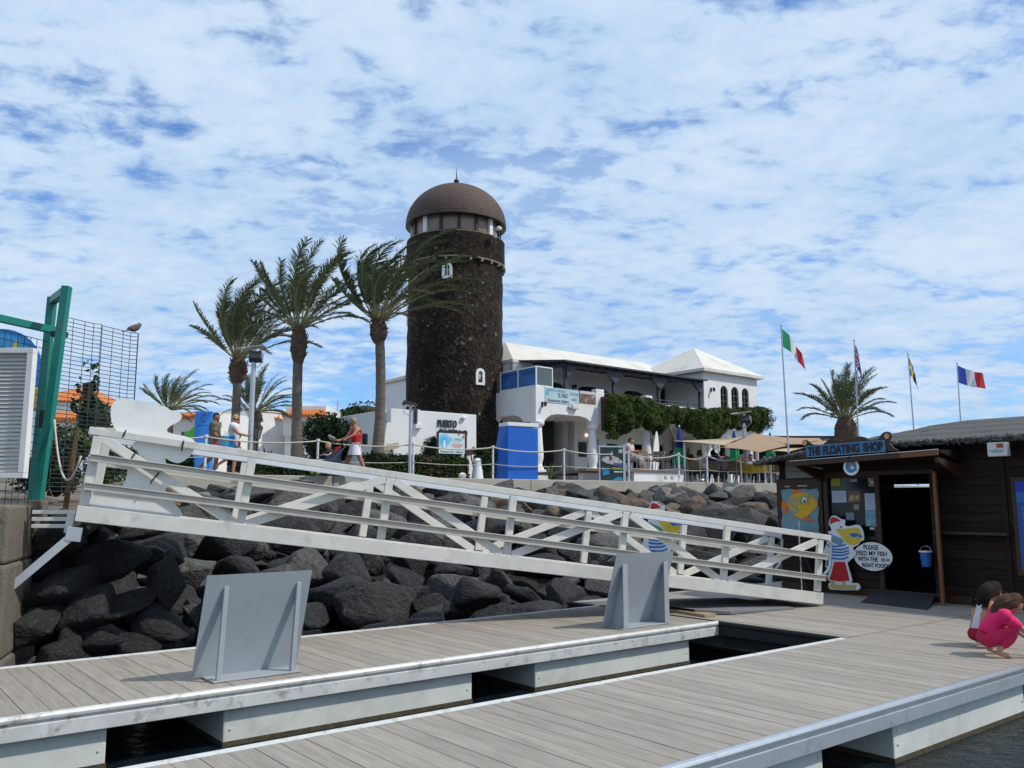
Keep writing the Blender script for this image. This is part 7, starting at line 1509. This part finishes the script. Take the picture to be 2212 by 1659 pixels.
HB = mat('blonde_hair', (.40, .29, .13), .6, var=.3, scale=30); HD = mat('dark_hair', (.014, .009, .007), .8, var=.3, scale=30, spec=.15); HBR = mat('brown_hair', (.07, .038, .022), .8, var=.4, scale=30, spec=.15); HG = mat('ash_blonde_hair', (.26, .21, .15), .6, var=.35, scale=25)
def cloth(n, c, var=.06): return mat('cloth_'+n, c, .85, var=var, scale=12, bump=.1, bscale=25)
STEPR = dict(knL=(.055, .05, .29), anL=(.058, .23, .12), toL=(.06, .20, .045), hiL=(.052, .01, .50), knR=(-.056, -.05, .28), anR=(-.056, -.02, .045), toR=(-.062, -.115, .02))
walk = dict(STEPR)
# walking man, seen from the side, face turned to the camera
pm = Vector((-8.10, 23.2, PZL)); t, J, hc, hr, fw, sx, hd = person('man in an olive T-shirt and dark shorts walking right behind the rope', pm, R(98), 1.73, dict(walk, wrL=(.15, -.05, .48), elR=(-.14, -.03, .62), wrR=(-.12, -.17, .57), haR=(-.11, -.21, .57)), SK3, (cloth('olive', (.15, .125, .095)), .8), (cloth('navy_shorts', (.025, .025, .035)), 'shorts'), (HD, 'short'), look=R(-48), fat=1.12)
tw_ = thing('towel', 'purple towel carried by the walking man', 'towel', pm+Vector((.34, -.16, .78))); b = MB(); b.grid(lambda i, j: Vector((-.1+.46*i+.05*math.sin(j*9), .05*math.sin(i*7), .12+.20*i-.42*j*(1-.35*i))), 8, 8); o = b.build('cloth', cloth('purple', (.10, .012, .05)), tw_, smooth=True); mod = o.modifiers.new('thick', 'SOLIDIFY'); mod.thickness = .03
pw_ = Vector((-7.50, 22.95, PZL)); t, J, hc, hr, fw, sx, hd = person('blonde woman in a white T-shirt and sunglasses walking right with bags', pw_, R(95), 1.66, dict(walk, knL=(.05, .04, .31), anL=(.05, .25, .17), toL=(.05, .27, .09), elL=(.13, .03, .63), wrL=(.12, -.06, .50), haL=(.115, -.075, .465), elR=(-.14, -.10, .66), wrR=(-.13, -.24, .63), haR=(-.13, -.28, .63)), SK1, (cloth('white_tee', (.66, .66, .68)), .5), (cloth('grey_denim', (.20, .22, .26)), 'shorts'), (HB, 'bob'), look=R(-62)); shades(t, hc, hr, fw, sx, hd)
def bag(label, p, cols, w, h, slant):
    t = thing('beach_bag', label, 'bag', p); b = MB(); n = 16
    for k, c in enumerate(cols):
        x0, x1 = -w/2+w*k/len(cols), -w/2+w*(k+1)/len(cols); b = MB(); b.prism([(x0+slant, h), (x1+slant, h), (x1*1.15, h*.25), (x1*.95, 0), (x0*.95, 0), (x0*1.15, h*.25)], (0, -.05, 0), (1, 0, 0), (0, 0, 1), -.10); b.build('panel', c, t, bevel=.01)
    b = MB(); b.tube([(-w*.2+slant, 0, h), (slant, 0, h+.2), (w*.2+slant, 0, h)], .008, 6); b.build('handle', M_WHITE, t)
bag('blue and turquoise beach bag hanging by the blonde woman', pw_+Vector((-.12, -.16, .70)), [pmat('bag_teal', (.05, .32, .42)), pmat('bag_turq', (.10, .42, .55)), pmat('bag_blue', (.02, .20, .55))], .34, .34, .03)
bag('pink and white patterned bag beside the blue beach bag', pw_+Vector((-.36, -.02, .72)), [pmat('bag_pink', (.60, .16, .20)), pmat('bag_white', (.66, .6, .6))], .28, .26, .12)
# woman pushing a stroller
ps_ = Vector((-4.36, 23.75, PZL)); t, J, hc, hr, fw, sx, hd = person('woman in a red vest and white skirt pushing a stroller to the left', ps_, R(-58), 1.67, dict(neck=(0, -.02, .822), head0=(0, -.045, .868), head1=(0, -.06, .925), elL=(.13, -.09, .665), wrL=(.075, -.20, .60), haL=(.065, -.235, .585), elR=(-.14, -.10, .65), wrR=(-.12, -.25, .59), haR=(-.115, -.29, .585), knL=(.075, .06, .28), anL=(.085, .16, .06), toL=(.09, .09, .025), knR=(-.075, -.09, .285), anR=(-.085, -.10, .045), toR=(-.09, -.20, .02)), SK1, (cloth('red_vest', (.50, .012, .018)), 0), (cloth('white_skirt', (.70, .70, .75)), 'skirt'), (HG, 'short')); shades(t, hc, hr, fw, sx, hd)
bk = thing('waist_bag', 'small black bag on the back of the woman in red', 'bag', ps_+Vector((.24, .10, .92))); b = MB(); b.box((0, 0, .12), (.14, .2, .30)); b.build('pouch', cloth('black', (.015, .015, .018)), bk, bevel=.03)
st = thing('stroller', 'navy and red child stroller with lime green wheels', 'stroller', ps_+Vector((-.72, -.42, 0)), R(-58)); navy = cloth('navy', (.018, .025, .06)); red = cloth('red', (.55, .015, .015))
b = MB()
for s_ in (-1, 1): x = s_*.23; b.tube([(x, .62, .98), (x, .30, .62), (x, -.28, .12)], .014, 8); b.tube([(x, .10, .60), (x, .32, .10)], .012, 8); b.tube([(x, .22, .45), (x, -.25, .38)], .012, 8)
b.tube([(-.23, .62, .98), (.23, .62, .98)], .016, 8); b.build('frame', pmat('stroller_metal', (.10, .10, .12), .4), st, smooth=40)
b = MB(); b.add([(-.2, -.15, .36), (.2, -.15, .36), (.2, .14, .34), (-.2, .14, .34), (-.2, .32, .76), (.2, .32, .76)], [(0, 1, 2, 3), (3, 2, 5, 4)]); b.add([(-.21, -.15, .30), (-.21, .30, .32), (-.21, .36, .72), (-.21, -.08, .52)], [(0, 1, 2, 3)]); b.add([(.21, -.15, .30), (.21, .30, .32), (.21, .36, .72), (.21, -.08, .52)], [(3, 2, 1, 0)]); o = b.build('seat', navy, st); o.modifiers.new('thick', 'SOLIDIFY').thickness = .03
b = MB(); b.box((0, .285, .64), (.34, .05, .34), Euler((R(-22), 0, 0)).to_matrix()); b.build('seat_pad', red, st, bevel=.04); b = MB(); b.box((0, -.22, .24), (.3, .1, .12)); b.build('footrest', red, st, bevel=.02); b = MB(); b.box((0, .1, .2), (.36, .36, .14)); b.build('basket', navy, st, bevel=.03)
for x, y in ((-.24, -.3), (.24, -.3), (-.24, .33), (.24, .33)):
    b = MB(); b.tube([(x-.02, y, .095), (x+.02, y, .095)], .095, 16); w_ = b.build('wheel', mat('tyre_black', (.02, .02, .02)), st, smooth=40); b = MB(); b.tube([(x-.025, y, .095), (x+.025, y, .095)], .055, 12); b.build('hub', pmat('lime_hub', (.45, .60, .02)), w_, smooth=40)
SITC = dict(pelvis=(0, .05, .42), spine=(0, .10, .54), chest=(0, .13, .66), neck=(0, .12, .77), head0=(0, .08, .84), head1=(0, .06, .92), shL=(.11, .11, .72), shR=(-.11, .11, .72), elL=(.17, -.0, .60), wrL=(.16, -.14, .60), haL=(.15, -.18, .60), elR=(-.17, .0, .60), wrR=(-.2, -.14, .62), haR=(-.2, -.18, .62), hiL=(.06, .03, .41), hiR=(-.06, .03, .41), knL=(.09, -.20, .44), knR=(-.09, -.20, .44), anL=(.09, -.24, .26), anR=(-.09, -.24, .26), toL=(.09, -.31, .24), toR=(-.09, -.31, .24))
person('blond toddler in a dark top sitting in the stroller', st.location+Vector((0, 0, 0)), R(-40), .92, SITC, SK2, (cloth('slate', (.03, .045, .06)), .6), (cloth('pale_grey', (.30, .33, .38)), 'long'), (HB, 'short'), hs=1.5, look=R(10))
# two children crouching on the near pontoon
SQ = dict(pelvis=(0, .09, .17), spine=(0, .04, .26), chest=(0, -.05, .35), neck=(0, -.115, .425), head0=(0, -.155, .455), head1=(0, -.20, .52), shL=(.10, -.05, .39), shR=(-.10, -.05, .39), elL=(.15, -.19, .27), wrL=(.09, -.30, .17), haL=(.07, -.34, .14), elR=(-.15, -.19, .27), wrR=(-.09, -.30, .17), haR=(-.07, -.34, .14), hiL=(.065, .08, .16), hiR=(-.065, .08, .16), knL=(.135, -.15, .27), knR=(-.135, -.15, .27), anL=(.115, .045, .045), anR=(-.115, .045, .045), toL=(.135, -.075, .02), toR=(-.135, -.075, .02))
q = PZ(2168, 1420, 0); person('child in a bright pink top and leggings squatting on the pontoon edge', q+Vector((-.02, .08, 0)), R(82), 1.10, SQ, SK1, (cloth('hot_pink', (.70, .015, .12)), .95), (cloth('deep_pink', (.48, .012, .07)), 'long'), (HBR, 'long'), hs=1.35, fat=1.12)
q = PZ(2138, 1401, 0); person('dark haired child in a white vest and red shorts crouching behind the pink child', q+Vector((.06, .12, 0)), R(108), 1.14, dict(SQ, pelvis=(0, .10, .12), spine=(0, .09, .24), chest=(0, .03, .36), neck=(0, -.03, .45), head0=(0, -.075, .49), head1=(0, -.12, .555), shL=(.10, .02, .41), shR=(-.10, .02, .41), elL=(.15, -.12, .30), wrL=(.1, -.26, .2), haL=(.08, -.3, .17), elR=(-.15, -.12, .30), wrR=(-.1, -.26, .2), haR=(-.08, -.3, .17), hiL=(.065, .09, .12), hiR=(-.065, .09, .12)), SK1, (cloth('lilac_white', (.56, .54, .64)), 0), (cloth('dark_red', (.34, .01, .03)), 'shorts'), (HD, 'long'), hs=1.35, fat=1.05)
# guests on the terrace
SIT = dict(pelvis=(0, .03, .285), spine=(0, .06, .385), chest=(0, .07, .49), neck=(0, .05, .585), head0=(0, .025, .635), head1=(0, .02, .695), shL=(.105, .06, .55), shR=(-.105, .06, .55), elL=(.15, -.02, .42), wrL=(.09, -.17, .44), haL=(.08, -.205, .44), elR=(-.15, -.02, .42), wrR=(-.09, -.17, .44), haR=(-.08, -.205, .44), hiL=(.052, .02, .275), hiR=(-.052, .02, .275), knL=(.065, -.22, .285), knR=(-.065, -.22, .285), anL=(.065, -.21, .045), anR=(-.065, -.21, .045), toL=(.07, -.30, .02), toR=(-.07, -.30, .02))
def guest(label, x, bk_, z, rz, skin, topc, hair, bottomc=(.05, .055, .07), H=1.68, sl=.6, pose=None):
    person(label, TP(x, bk_, z), R(rz), H, dict(SIT, **(pose or {})), skin, (cloth('g%.2f%.2f%.2f' % topc, topc), sl), (cloth('b%.2f%.2f%.2f' % bottomc, bottomc), 'long'), hair, group='guests seated on the terrace', level=1, fat=1.1)
guest('reclining man in pale clothes beside the diving poster', 195, 2.0, .41, 60, SK1, (.45, .44, .45), (HBR, 'short'), (.34, .30, .28))
guest('seated woman in a brown red top with sunglasses behind the planter wall end', 880, 2.0, .1, 10, SK1, (.20, .05, .04), (HB, 'short'))
guest('seated woman in a pale top with bare arms, back to the sea', 1025, 1.25, 0, 150, SK2, (.46, .43, .40), (HBR, 'bob'), sl=0)
guest('seated man in a dark blue shirt with dark hair', 1185, 1.2, 0, 175, SK3, (.035, .035, .10), (HD, 'short'))
guest('seated woman with black hair in a patterned pink top', 1290, 1.1, 0, 190, SK1, (.26, .17, .20), (HD, 'bob'))
guest('seated guest in a grey top behind the dark blue shirt', 1230, 2.4, 0, 30, SK1, (.30, .30, .31), (HBR, 'short'))
guest('seated guest in an orange top beyond the yellow table', 1560, 2.7, 0, 20, SK1, (.45, .16, .06), (HG, 'short'))
guest('sunburnt man in a white shirt beside the yellow table', 1650, 2.4, 0, 0, SK1, (.62, .62, .62), (HBR, 'short'))
guest('man in a white T-shirt facing left by the sail post', 1890, 1.5, 0, -80, SK1, (.66, .66, .68), (HG, 'short'))
guest('guest in white at the back under the brown sail', 1470, 3.4, .1, 0, SK2, (.60, .60, .62), (HBR, 'bob'))
for o in bpy.data.objects:                          # leaf masses, wires and roof tiles too fine to pick apart singly
    if o.parent and o.name.split('.')[0] in ('foliage', 'young_leaves', 'flowers', 'tiled_roof', 'wire_mesh', 'crown_boots'): o['kind'] = 'stuff'
